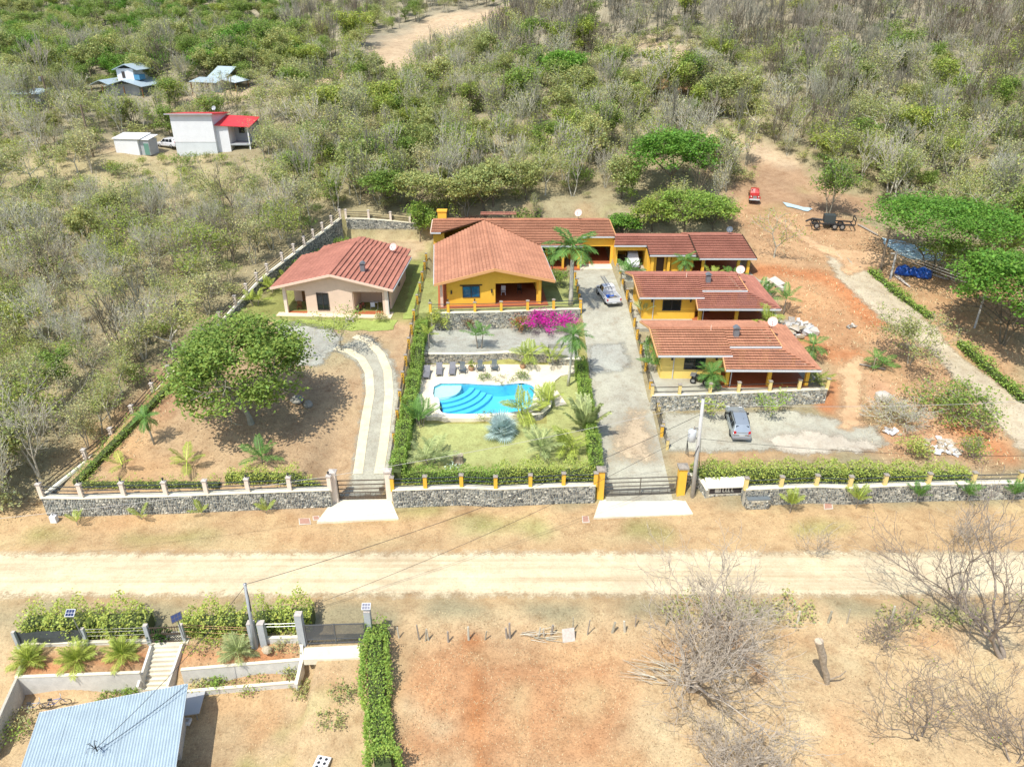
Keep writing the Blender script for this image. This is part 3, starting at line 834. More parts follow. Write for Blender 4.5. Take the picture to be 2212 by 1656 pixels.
fence('peach_fence', 'long rail fence with peach posts climbing beside the dry woodland', sp, 1.2, .3, M_PEACHW, M_CAPW, M_RAILD, lant=.7, wall=dict(zb=[min(a, p.z - .3) for a, p in zip(zin, sp)], out=(1, -.2), cope=M_CONC))
bp_ = [PZ(748, 471, 9.45), PZ(797.7, 471.5, 9.35), PZ(845, 475, 9.1), PZ(886, 480.5, 8.8), PZ(930, 483, 8.6)]
bp_ = [Vector((p.x, 107.1, p.z)) for p in bp_]
fence('peach_fence', 'short rail fence with peach posts on tall stone wall behind the pink house', bp_, 1.2, .3, M_PEACHW, M_CAPW, M_RAILD, wall=dict(zb=[6.45] * 5, cope=M_CONC))
# --- front of the pool garden (yellow posts)
yp = front_pts([(848, 1056), (919, 1053.5), (997, 1050.5), (1070.7, 1054), (1145.5, 1050.5), (1217, 1047), (1286, 1046)], 2.05)
fence('yellow_fence', 'rail fence with yellow posts on dark stone wall before the pool garden', yp, 1.15, .3, M_YEL, M_CAPG, M_RAIL, wall=dict(zb=[0.3] * 7, cope=M_CONC))
# --- in front of the villa parking
rp = front_pts([(1610, 1054), (1686, 1051), (1762, 1048), (1834.6, 1050.5), (1909.7, 1047), (2003.7, 1044), (2100, 1042), (2200, 1040), (2290, 1038)], 2.0)
fence('pale_yellow_fence', 'two-rail fence with pale yellow posts on stone wall below the clipped hedge', rp, 1.0, .3, M_YELP, M_CAPG, M_RAIL, rails=(.35, .75), wall=dict(zb=[0.35] * 9, cope=M_CONC))
# --- gate pillars
def pillar(name, label, p, w_, h, mat, capm):
    t = thing(name, label, 'pillar', p)
    MB().box(-w_ / 2, -w_ / 2, -.2, w_ / 2, w_ / 2, h).build('shaft', mat, t)
    m = MB().box(-w_ * .66, -w_ * .66, h, w_ * .66, w_ * .66, h + .14)
    m.add([(-w_ * .6, -w_ * .6, h + .14), (w_ * .6, -w_ * .6, h + .14), (w_ * .6, w_ * .6, h + .14), (-w_ * .6, w_ * .6, h + .14), (0, 0, h + .34)], [(0, 1, 4), (1, 2, 4), (2, 3, 4), (3, 0, 4)])
    m.build('cap', capm, t)
    return t
P_PA, P_PB = PZ(726, 1082, .3), PZ(843, 1079, .3)
P_YA, P_YB = PZ(1295, 1076, .3), PZ(1468, 1070, .3)
pillar('gate_pillar', 'tall pale peach gate pillar where the fence meets the driveway gate', P_PA, .5, 2.9, M_PEACHW, M_CAPW)
pillar('gate_pillar', 'tall pale peach gate pillar beside the yellow fence', P_PB, .5, 2.9, M_PEACHW, M_CAPW)
pillar('gate_pillar', 'tall yellow gate pillar at the corner of the pool garden', P_YA, .58, 2.9, M_YEL, M_CAPG)
pillar('gate_pillar', 'tall yellow gate pillar next to the utility pole', P_YB, .66, 2.9, M_YEL, M_CAPG)
def bar_gate(label, a, b, h, ncol, mat):
    a = Vector(a); b = Vector(b); d = (b - a).normalized(); L = (b - a).length
    t = thing('driveway_gate', label, 'gate', a)
    up = Vector((0, 0, 1))
    for z in (h, h * .78, h * .56, h * .37, .12):
        MB().beam(a + up * z, b + up * z, .06, .07).build('bar', mat, t, a)
    for z in (.24, .32):
        MB().beam(a + up * z, b + up * z, .04, .04).build('thin_bar', mat, t, a)
    for k in range(ncol + 1):
        p = a + d * (L * k / ncol)
        MB().beam(p + up * .08, p + up * (h + .03), .07, .07, up=(0, 1, 0)).build('upright', mat, t, a)
    for k in range(1, 9):
        p = a + d * (L * k / 9)
        MB().beam(p + up * .12, p + up * h * .37, .03, .03, up=(0, 1, 0)).build('baluster', mat, t, a)
    MB().obox(b - d * .35 + up * h * .5 + Vector((0, .05, 0)), d * .22, (0, .05, 0), up * .17).build('lock_box', mat, t, a)
    return t
M_GATE = M('gate_grey_metal', (0.13, 0.115, 0.095), 0.5, metal=.2)
M_GATEB = M('gate_brown_metal', (0.10, 0.075, 0.055), 0.5, metal=.2)
dv = lambda p, q, k: Vector(p) + (Vector(q) - Vector(p)).normalized() * k
bar_gate('brown barred metal gate between the peach pillars', dv(P_PA, P_PB, .3) + Vector((0, .1, .05)), dv(P_PB, P_PA, .3) + Vector((0, .1, .05)), 1.95, 1, M_GATEB)
bar_gate('wide grey barred gate between the yellow pillars', dv(P_YA, P_YB, .35) + Vector((0, .1, .05)), dv(P_YB, P_YA, .38) + Vector((0, .1, .05)), 1.85, 2, M_GATE)
# --- terrace fence before the main house
tp = [PZ(930, 675, HZ)] + [PZ(x, y, HZ) for x, y in [(968.5, 674.5), (1026, 673.5), (1082.7, 672), (1139.7, 670), (1195.5, 667.5), (1253.6, 666)]]
fence('terrace_fence', 'rail fence with yellow posts on the stone terrace before the yellow house', tp, 1.15, .3, M_YEL, M_CAPG, M_RAIL, lant=.7, wall=dict(zb=[3.8] * 7, cope=M_CONC, pal=STONES + STONES_TAN))
# low wall behind the sun loungers
lw = thing('garden_wall', 'low tan stone wall behind the sun loungers', 'wall', (gw[0].x, GT_Y, 2.7))
stone_wall(lw, tuple(lw.location), [(-10.4, GT_Y - .0)] + [(p.x, max(p.y, GT_Y)) for p in gw], [2.7] * 6, [3.85] * 6, .3, (0, -1), cope=True, pal=STONES_TAN + STONES[2:5])
lw2 = thing('garden_wall', 'lower end of the tan stone wall beside the tall garden palm', 'wall', (gw[-1].x, 72.1, 2.7))
stone_wall(lw2, tuple(lw2.location), [(gw[-1].x, 72.15), (7.5, 72.05)], [2.7, 2.7], [3.4, 3.4], .3, (0, -1), cope=True, pal=STONES_TAN + STONES[2:5])
# raised round stone facing at the pool end, path and steps to the lawn
rf = thing('stone_planter', 'curved dark stone planter at the end of the pool', 'planter', PZ(1170, 893, 1.9))
pa = [PZ(1192, 866, DZ + .25), PZ(1188, 880, DZ + .25), PZ(1172, 893, DZ + .25), PZ(1150, 897, DZ + .25)]
stone_wall(rf, tuple(rf.location), [(p.x, p.y) for p in pa], [1.9] * 4, [DZ + .25] * 4, .3, (.6, -1), cope=True)
pth = thing('garden_steps', 'curved pale walkway with steps down from the pool deck to the lawn', 'steps', PZ(1210, 900, 2.2))
pathL = [(1196, 850), (1200, 878), (1197, 905), (1190, 935)]
pathR = [(1203, 842), (1224, 872), (1219, 905), (1207, 938)]
for i in range(3):
    zt = DZ - .01 - .22 * i
    for j in range(2):
        f0, f1 = j / 2, (j + 1) / 2
        q = lambda A, f: tuple(a + (b - a) * f for a, b in zip(A[i], A[i + 1]))
        z2 = zt - .11 * j
        slab('tread', Zp(z2, q(pathL, f0), q(pathR, f0), q(pathR, f1), q(pathL, f1)), z2, 1.5, M_DECK, parent=pth, rel=tuple(pth.location))
# --- fence beside the pool hedge, fence of the driveway, villa patio fence
ps = [G(x, y) for x, y in [(845, 957), (853, 907), (860, 866), (866.5, 826), (873, 789), (879, 752), (884.5, 721), (889.5, 691), (896, 657.7), (901.5, 630.7), (907, 607), (913.5, 583.6), (919, 566)]]
ps = [Vector((float(xf2(p.y)) - .25, p.y, gz(float(xf2(p.y)) - .6, p.y))) for p in [P_PB + Vector((0, 1.2, 0))] + ps]
fence('boundary_fence', 'rail fence with yellow posts running uphill beside the long hedge', ps, 1.2, .26, M_YEL, M_CAPG, M_RAILD)
pd = [G(x, y) for x, y in [(1433, 941), (1414, 880), (1400.8, 843), (1390.5, 802.5), (1379, 762), (1372, 730), (1363.8, 705), (1353.7, 671), (1347, 644), (1341, 617), (1336, 597), (1331, 578)]]
pd = [Vector((13.95, p.y, gz(13.4, p.y))) for p in pd]
fence('driveway_fence', 'rail fence with yellow posts up the villa side of the driveway', pd, 1.15, .26, M_YEL, M_CAPG, M_RAILD)
pr = [Vector((8.0 + .012 * (y - 80), y, max(gz(8.6, y), 5.5))) for y in (80.6, 83.2, 85.8, 88.4, 91.0)]
fence('side_fence', 'short rail fence with yellow posts beside the tall royal palm', pr, 1.15, .26, M_YEL, M_CAPG, M_RAILD)
pv = [PZ(x, y, CPADZ) for x, y in [(1408, 852.5), (1467, 851.5), (1533, 849), (1594.3, 846.7), (1661.7, 844.3), (1725, 841), (1786, 838.6)]]
fence('patio_fence', 'rail fence with cream posts on the pebble wall of the front villa', pv, 1.05, .28, M_YELP, M_CAPG, M_RAILD, rails=(.32, .8), wall=dict(zb=[2.2] * 7, cope=M_CONC, pal=[tuple(c * 1.25 for c in s) for s in STONES] + STONES_TAN))
fence('patio_fence', 'dark rail fence on the near corner of the villa drive', [Vector((14.15, y, gz(13.6, y))) for y in (57.2, 59.6, 62.0, pv[0].y - .3)], 1.15, .22, M_YELP, M_CAPG, M_RAILD)

# --- name wall with sloped white top, meter box
sg = thing('name_wall', 'low stone name wall with sloping white top by the gate', 'wall', PZ(1526, 1079, .3))
sa, sb = PZ(1527, 1077, .3), PZ(1607, 1074, .3)
rl = tuple(sg.location)
stone_wall(sg, rl, [(sa.x, sa.y), (sb.x, sb.y)], [.3, .3], [.75, .75], .8, (0, -1), pal=STONES_TAN + STONES)
d_ = Vector((sb.x - sa.x, sb.y - sa.y, 0)).normalized(); n_v = Vector((d_.y, -d_.x, 0))
c0 = (Vector((sa.x, sa.y, 0)) + Vector((sb.x, sb.y, 0))) / 2; L_ = (sb - sa).length
MB().obox(c0 - n_v * .28 + Vector((0, 0, 1.1)), d_ * L_ / 2, n_v * .25, Vector((0, 0, .36))).build('sign_panel', M('sign_charcoal', (.05, .045, .045), .6), sg, rl)
mb = MB()
A0, A1 = c0 - d_ * (L_ / 2 + .1), c0 + d_ * (L_ / 2 + .1)
mb.hexa([A0 + n_v * .12 + Vector((0, 0, 1.42)), A1 + n_v * .12 + Vector((0, 0, 1.42)), A1 - n_v * .9 + Vector((0, 0, 1.75)), A0 - n_v * .9 + Vector((0, 0, 1.75)),
         A0 + n_v * .12 + Vector((0, 0, 1.54)), A1 + n_v * .12 + Vector((0, 0, 1.54)), A1 - n_v * .9 + Vector((0, 0, 1.87)), A0 - n_v * .9 + Vector((0, 0, 1.87))])
mb.build('white_top', M('white_plaster', (.8, .77, .68), .8, 2, .06), sg, rl)
M_LET = M('sign_letter_steel', (.55, .58, .58), .35, metal=.6)
fr_ = lambda s, z, dp=.0: c0 + d_ * (-L_ / 2 + s * L_) - n_v * (.28 - .255 - dp) + Vector((0, 0, z))
for s, wd, segs in [(.24, .34, ((0, 1, 0, 1), (0, .15, 0, 1.0))), (.40, .13, ((.3, .3, 0, 1), (.3, 1, 0, 0))), (.48, .13, ((.3, .3, 0, 1), (.3, 1, 0, 0))), (.55, .13, ((.5, .5, 0, 1), (.2, .8, 0, 0))), (.64, .13, ((.3, .3, 0, 1), (.3, 1, 0, 0)))]:
    mb = MB()
    if wd > .2:
        mb.obox(fr_(s, 1.15), d_ * .17, n_v * .015, Vector((0, 0, .13))); mb.obox(fr_(s + .03, .94), d_ * .24, n_v * .015, Vector((0, 0, .045))); mb.obox(fr_(s + .085, 1.1), d_ * .05, n_v * .015, Vector((0, 0, .2)))
    else:
        mb.obox(fr_(s, 1.12), d_ * .045, n_v * .015, Vector((0, 0, .2))); mb.obox(fr_(s + .018, .95), d_ * .1, n_v * .015, Vector((0, 0, .04)))
    mb.build('letter', M_LET, sg, rl)
cwl = thing('curved_wall', 'curved stub of pebble wall at the foot of the utility pole', 'wall', PZ(1500, 1066, .3))
cpx = [PZ(1476, 1058, .3), PZ(1492, 1060, .3), PZ(1508, 1066, .3), PZ(1524, 1079, .3)]
stone_wall(cwl, tuple(cwl.location), [(p.x, p.y) for p in cpx], [.3] * 4, [1.9, 1.85, 1.7, 1.2], .3, (-.3, -1), cope=True)
mbx = thing('meter_box', 'square stone box with sloping grey metal lid beside the name wall', 'box', PZ(1610, 1096, .3))
q = [PZ(1612, 1100, .3), PZ(1661, 1098.5, .3)]
dd = Vector((q[1].x - q[0].x, q[1].y - q[0].y)).normalized(); nb = Vector((-dd.y, dd.x)); wl = (q[1] - q[0]).length
c4_ = [Vector(q[0][:2]), Vector(q[1][:2]), Vector(q[1][:2]) + nb * 1.5, Vector(q[0][:2]) + nb * 1.5]
stone_wall(mbx, tuple(mbx.location), [c4_[3], c4_[0]], [.3, .3], [1.35, 1.15], .2, tuple(-dd), pal=STONES + STONES_TAN)
stone_wall(mbx, tuple(mbx.location), [c4_[0], c4_[1]], [.3, .3], [1.15, 1.15], .2, tuple(-nb), pal=STONES + STONES_TAN)
stone_wall(mbx, tuple(mbx.location), [c4_[1], c4_[2]], [.3, .3], [1.15, 1.35], .2, tuple(dd), pal=STONES + STONES_TAN)
lid = MB().hexa([(c4_[0].x, c4_[0].y, 1.17), (c4_[1].x, c4_[1].y, 1.17), (c4_[2].x, c4_[2].y, 1.37), (c4_[3].x, c4_[3].y, 1.37), (c4_[0].x, c4_[0].y, 1.24), (c4_[1].x, c4_[1].y, 1.24), (c4_[2].x, c4_[2].y, 1.44), (c4_[3].x, c4_[3].y, 1.44)])
lid.build('lid', M('grey_metal_lid', (.27, .31, .33), .4, 1.5, .15, metal=.5), mbx, tuple(mbx.location))
# red brick drain covers in the verge
M_REDC = M('red_cover', (.44, .25, .18), .85, 4, .15); M_WHF = M('white_frame', (.58, .52, .43), .8)
for lab, px in [('pair of red covered drain pits by the concrete apron below the peach pillar', [(646, 1118, 672, 1132), (676, 1113, 692, 1123)]), ('red drain cover in a white frame by the apron of the wide gate', [(1258, 1113, 1274, 1128)]), ('red drain cover in a white frame near the young verge palms', [(1780, 1084, 1800, 1099)])]:
    t = thing('drain_cover', lab, 'cover', PZ(px[0][0], px[0][3], .12))
    for x0, y0, x1, y1 in px:
        zz = gz(*PZ(x0, y1, .12)[:2]) + .06
        pp = Zp(zz, (x0, y1), (x1, y1 - 1), (x1 - 3, y0), (x0 - 1, y0 + 1))
        slab('frame', pp, zz, zz - .2, M_WHF, parent=t, rel=tuple(t.location))
        slab('cover', offset_loop(ccw(pp), -.1), zz + .02, zz - .1, M_REDC, parent=t, rel=tuple(t.location))

# ================================================================== HOUSES
def roof_mat(name, col):
    m, n, l, b = _nodes(name)
    uv = n.new('ShaderNodeUVMap'); uv.uv_map = 'UVMap'
    g = n.new('ShaderNodeNewGeometry')
    oi = n.new('ShaderNodeObjectInfo')
    f1 = noise(n, l, g.outputs['Position'], 0.45, 5); f2 = noise(n, l, g.outputs['Position'], 3.0, 4); f3 = noise(n, l, g.outputs['Position'], 26, 2)
    base = mul(n, l, col, ramp(n, l, f1, [(0.3, (.82, .80, .80)), (0.7, (1.12, 1.13, 1.13))]))
    base = mul(n, l, base, ramp(n, l, f2, [(0.28, .78), (0.5, 1.0), (0.75, 1.12)]))
    base = mul(n, l, base, ramp(n, l, f3, [(0.3, .84), (0.7, 1.1)]))
    base = mul(n, l, base, ramp(n, l, oi.outputs['Random'], [(0, .93), (1, 1.06)]))
    # joints between neighbouring tiles and a shallow barrel profile
    sx = n.new('ShaderNodeSeparateXYZ'); l.new(uv.outputs[0], sx.inputs[0])
    def math_(op, a, bb):
        q = n.new('ShaderNodeMath'); q.operation = op
        for i, v in enumerate((a, bb)):
            if isinstance(v, bpy.types.NodeSocket): l.new(v, q.inputs[i])
            elif v is not None: q.inputs[i].default_value = v
        return q.outputs[0]
    s_ = math_('MULTIPLY', sx.outputs[0], 2 * math.pi / 0.26)
    wv = math_('SINE', s_, None)
    off = math_('ADD', math_('MULTIPLY', sx.outputs[0], 1 / 1.3), math_('MULTIPLY', oi.outputs['Random'], 7.0))
    fr_ = math_('FRACT', off, None)
    jt = math_('LESS_THAN', fr_, 0.018)
    base = mix(n, l, math_('MULTIPLY', jt, 0.45), base, (.12, .05, .035))
    base = mul(n, l, base, ramp(n, l, sx.outputs[1], [(.05, .86), (.12, 1.05), (.66, 1.0), (.90, .64)]))     # shade painted into the colour along each lap, fainter at the lower lip
    l.new(base, b.inputs['Base Color'])
    b.inputs['Roughness'].default_value = .75; b.inputs['Specular IOR Level'].default_value = .2
    bp = n.new('ShaderNodeBump'); bp.inputs['Strength'].default_value = .35; bp.inputs['Distance'].default_value = .03
    l.new(wv, bp.inputs['Height']); l.new(bp.outputs[0], b.inputs['Normal'])
    MATS[name] = m
    return m
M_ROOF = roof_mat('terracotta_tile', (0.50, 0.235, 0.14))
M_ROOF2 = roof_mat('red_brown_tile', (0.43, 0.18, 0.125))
M_GUT = M('white_gutter', (.56, .57, .57), .5)
M_FASC = M('orange_fascia', (.62, .33, .14), .75)
M_FASCP = M('peach_fascia', (.74, .55, .42), .75)
M_DARKW = M('dark_wood', (.055, .03, .018), .6)
M_WOOD = M('brown_wood', (.20, .10, .04), .6, 3, .2)
M_GLASS = M('dark_glass', (.012, .016, .02), .06, spec=.6)
M_GLASSB = M('blue_glass', (.015, .10, .19), .06, spec=.6)
M_FRAME = M('window_frame_dark', (.06, .05, .045), .5)
M_INT = M('interior_wall', (.30, .22, .13), .9)
M_VENT = M('grey_vent_metal', (.20, .22, .235), .5, metal=.3)
M_DISH = M('dish_pink_white', (.72, .50, .45), .6)
M_DISHG = M('dish_grey', (.10, .12, .14), .5)
M_STEEL = M('steel', (.35, .36, .36), .4, metal=.6)
M_TIN = M('tin_roof', (.42, .51, .55), .45, 1.2, .1, metal=.15)
M_TINL = M('light_tin', (.55, .63, .68), .5, 1.2, .1, metal=.1)
M_REDR = M('red_tin', (.62, .05, .055), .5, .8, .15)
M_WHITE = M('white_wall', (.72, .73, .74), .85, .7, .06)
M_GREYW = M('grey_wall', (.38, .40, .41), .85, 1, .1)
M_BLOCK = M('block_wall', (.56, .535, .48), .9, 1.6, .15)

def clip(poly, k, keep_above):
    """clip 2D polygon (s,d) at d=k"""
    out = []
    for i in range(len(poly)):
        a, b = poly[i], poly[(i + 1) % len(poly)]
        ia = (a[1] >= k) if keep_above else (a[1] <= k); ib = (b[1] >= k) if keep_above else (b[1] <= k)
        if ia: out.append(a)
        if ia != ib:
            t = (k - a[1]) / (b[1] - a[1]); out.append((a[0] + (b[0] - a[0]) * t, k))
    return out
def tile_slope(parent, rel, pts, mat, cw=0.42, lift=0.12):
    """pts: planar convex polygon, first edge = eave (lowest). Courses run along the eave; every course is an object under 'roof'"""
    P = [Vector(p) for p in pts]
    es = (P[1] - P[0]).normalized()
    nn = None
    for i in range(2, len(P)):
        c = (P[1] - P[0]).cross(P[i] - P[0])
        if c.length > 1e-4: nn = c.normalized(); break
    if nn.z < 0: nn = -nn
    ed = nn.cross(es)
    if ed.z < 0: ed = -ed
    f2 = [((p - P[0]).dot(es), (p - P[0]).dot(ed)) for p in P]
    dm = max(d for _, d in f2); n = max(1, round(dm / cw)); cwr = dm / n
    for k in range(n):
        lo, hi = k * cwr, (k + 1) * cwr + .02
        q = clip(clip(f2, lo - (0.001 if k else .03), True), hi, False)
        q = [p for i, p in enumerate(q) if (Vector(p) - Vector(q[i - 1])).length > 1e-4]
        if len(q) < 3: continue
        if poly_area(q) < 0: q = q[::-1]
        # keep normals upward
        flip = es.cross(ed).dot(nn) < 0
        if flip: q = q[::-1]
        mb = MB()
        top = []; bot = []
        for s_, d in q:
            h = .015 + lift * (1 - min(1, max(0, (d - lo) / (hi - lo))))
            w_ = P[0] + es * s_ + ed * d
            top.append(w_ + nn * h); bot.append(w_ + nn * max(h - .035, -.03))
        m_ = len(q)
        mb.add(bot + top, [tuple(range(m_, 2 * m_)), tuple(range(m_))[::-1]] + [(i, (i + 1) % m_, m_ + (i + 1) % m_, m_ + i) for i in range(m_)])
        o = mb.build('tile_course', mat, parent, rel)
        ul = o.data.uv_layers.new(name='UVMap')
        uvs = [(s_, (d - lo) / (hi - lo)) for s_, d in q] * 2
        for lp in o.data.loops:
            ul.data[lp.index].uv = uvs[lp.vertex_index]
def roof_deck(parent, rel, pts, mat, name='roof', th=.14):
    """the board under the tiles: a thin slab just below the plane"""
    P = [Vector(p) for p in pts]
    nn = (P[1] - P[0]).cross(P[2] - P[0]).normalized()
    if nn.z < 0: P = P[::-1]; nn = -nn
    m = len(P)
    mb = MB(); mb.add([p - nn * (.04 + th) for p in P] + [p - nn * .04 for p in P], [tuple(range(m, 2 * m)), tuple(range(m))[::-1]] + [(i, (i + 1) % m, m + (i + 1) % m, m + i) for i in range(m)])
    return mb
def wall_mb(mb, a, b, z0, z1, th=.18, ops=(), z1b=None):
    """wall from a to b (xy), openings (s0,s1,z0,z1) absolute z; z1b = top at b (sloping)"""
    a, b = Vector(a[:2]), Vector(b[:2]); d = (b - a); L = d.length; d.normalize(); nn = Vector((-d.y, d.x)) * th / 2
    if z1b is None: z1b = z1
    zt = lambda s: z1 + (z1b - z1) * s / L
    def piece(s0, s1, q0, t0, t1):
        if s1 - s0 < 1e-3: return
        p0, p1 = a + d * s0, a + d * s1
        mb.hexa([(p0.x - nn.x, p0.y - nn.y, q0), (p1.x - nn.x, p1.y - nn.y, q0), (p1.x + nn.x, p1.y + nn.y, q0), (p0.x + nn.x, p0.y + nn.y, q0),
                 (p0.x - nn.x, p0.y - nn.y, t0), (p1.x - nn.x, p1.y - nn.y, t1), (p1.x + nn.x, p1.y + nn.y, t1), (p0.x + nn.x, p0.y + nn.y, t0)])
    s = 0
    for o0, o1, q0, q1 in sorted(ops):
        piece(s, o0, z0, zt(s), zt(o0))
        if q0 > z0 + .01: piece(o0, o1, z0, q0, q0)
        piece(o0, o1, q1, zt(o0), zt(o1))
        s = o1
    piece(s, L, z0, zt(s), zt(L))
def window(parent, rel, a, d, s0, s1, z0, z1, out, glass=None, panes=2, sill=True):
    a = Vector((a[0], a[1], 0)); d = Vector((d[0], d[1], 0)); out = Vector((out[0], out[1], 0))
    P = lambda s, z, o=0: a + d * s + out * o + Vector((0, 0, z))
    mb = MB(); f = .07
    o0 = .03
    up = Vector((0, 0, 1))
    mb.beam(P(s0 + f / 2, z0, o0), P(s0 + f / 2, z1, o0), f, .1, up=out); mb.beam(P(s1 - f / 2, z0, o0), P(s1 - f / 2, z1, o0), f, .1, up=out)
    mb.beam(P(s0 + f, z0 + f / 2, o0), P(s1 - f, z0 + f / 2, o0), .1, f); mb.beam(P(s0 + f, z1 - f / 2, o0), P(s1 - f, z1 - f / 2, o0), .1, f)
    for k in range(1, panes):
        s = s0 + (s1 - s0) * k / panes
        mb.beam(P(s, z0 + f, o0), P(s, z1 - f, o0), .05, .08, up=out)
    w_ = mb.build('window', M_FRAME, parent, rel)
    for k in range(panes):
        q0, q1 = s0 + (s1 - s0) * k / panes + .04, s0 + (s1 - s0) * (k + 1) / panes - .04
        MB().quad(P(q0, z0 + .05, -.01 + .012 * k), P(q1, z0 + .05, -.01 + .012 * k), P(q1, z1 - .05, -.01 + .012 * k), P(q0, z1 - .05, -.01 + .012 * k)).build('pane', glass or M_GLASS, w_, rel)
    return w_
def dish(label, p, aim, r, mat, h=.9):
    t = thing('satellite_dish', label, 'satellite dish', p)
    MB().tube([(0, 0, 0), (0, 0, h)], .035, 6).build('mast', M_STEEL, t)
    A = Vector(aim).normalized(); X = A.cross(Vector((0, 0, 1))).normalized(); Y = X.cross(A)
    mb = MB(); c = Vector((0, 0, h)) + A * .05; n = 14
    rings = []
    for q in (0.02, .4, .75, 1.0):
        rings.append([c + A * (.22 * q * q * r) + (X * math.cos(2 * math.pi * k / n) + Y * math.sin(2 * math.pi * k / n)) * r * q for k in range(n)])
    rings2 = [[p_ - A * .03 for p_ in rg] for rg in rings[::-1]]
    allr = rings + rings2
    mb.add([p_ for rg in allr for p_ in rg], [(i * n + k, i * n + (k + 1) % n, (i + 1) * n + (k + 1) % n, (i + 1) * n + k) for i in range(len(allr) - 1) for k in range(n)])
    mb.build('reflector', mat, t, smooth=False)
    MB().tube([c - Y * r * .95, c + A * r * .9 - Y * .1], .02, 5).build('arm', M_STEEL, t)
    MB().lathe(c + A * r * .9 - Y * .1, [(.05, -.06), (.06, 0), (.04, .07)], 6).build('receiver', M_LAMPG, t)
    return t
def vent(parent, rel, p, w_=.5, h=.75):
    mb = MB(); x, y, z = p
    mb.box(x - w_ / 2, y - w_ / 2, z - .5, x + w_ / 2, y + w_ / 2, z + h)
    v = mb.build('chimney_vent', M_VENT, parent, rel)
    MB().hexa([(x - w_ * .7, y - w_ * .7, z + h + .1), (x + w_ * .7, y - w_ * .7, z + h + .1), (x + w_ * .7, y + w_ * .7, z + h + .1), (x - w_ * .7, y + w_ * .7, z + h + .1),
               (x - w_ * .2, y - w_ * .7, z + h + .3), (x + w_ * .2, y - w_ * .7, z + h + .3), (x + w_ * .2, y + w_ * .7, z + h + .3), (x - w_ * .2, y + w_ * .7, z + h + .3)]).build('cowl', M_VENT, v, rel)
def gutter(parent, rel, a, b, mat=None, w_=.14, h=.16):
    MB().beam(a, b, w_, h).build('gutter', mat or M_GUT, parent, rel)
def wall_lamp(parent, rel, p):
    MB().box(p[0] - .08, p[1] - .16, p[2] - .2, p[0] + .08, p[1], p[2] + .2).build('wall_lamp', M_LAMP, parent, rel)

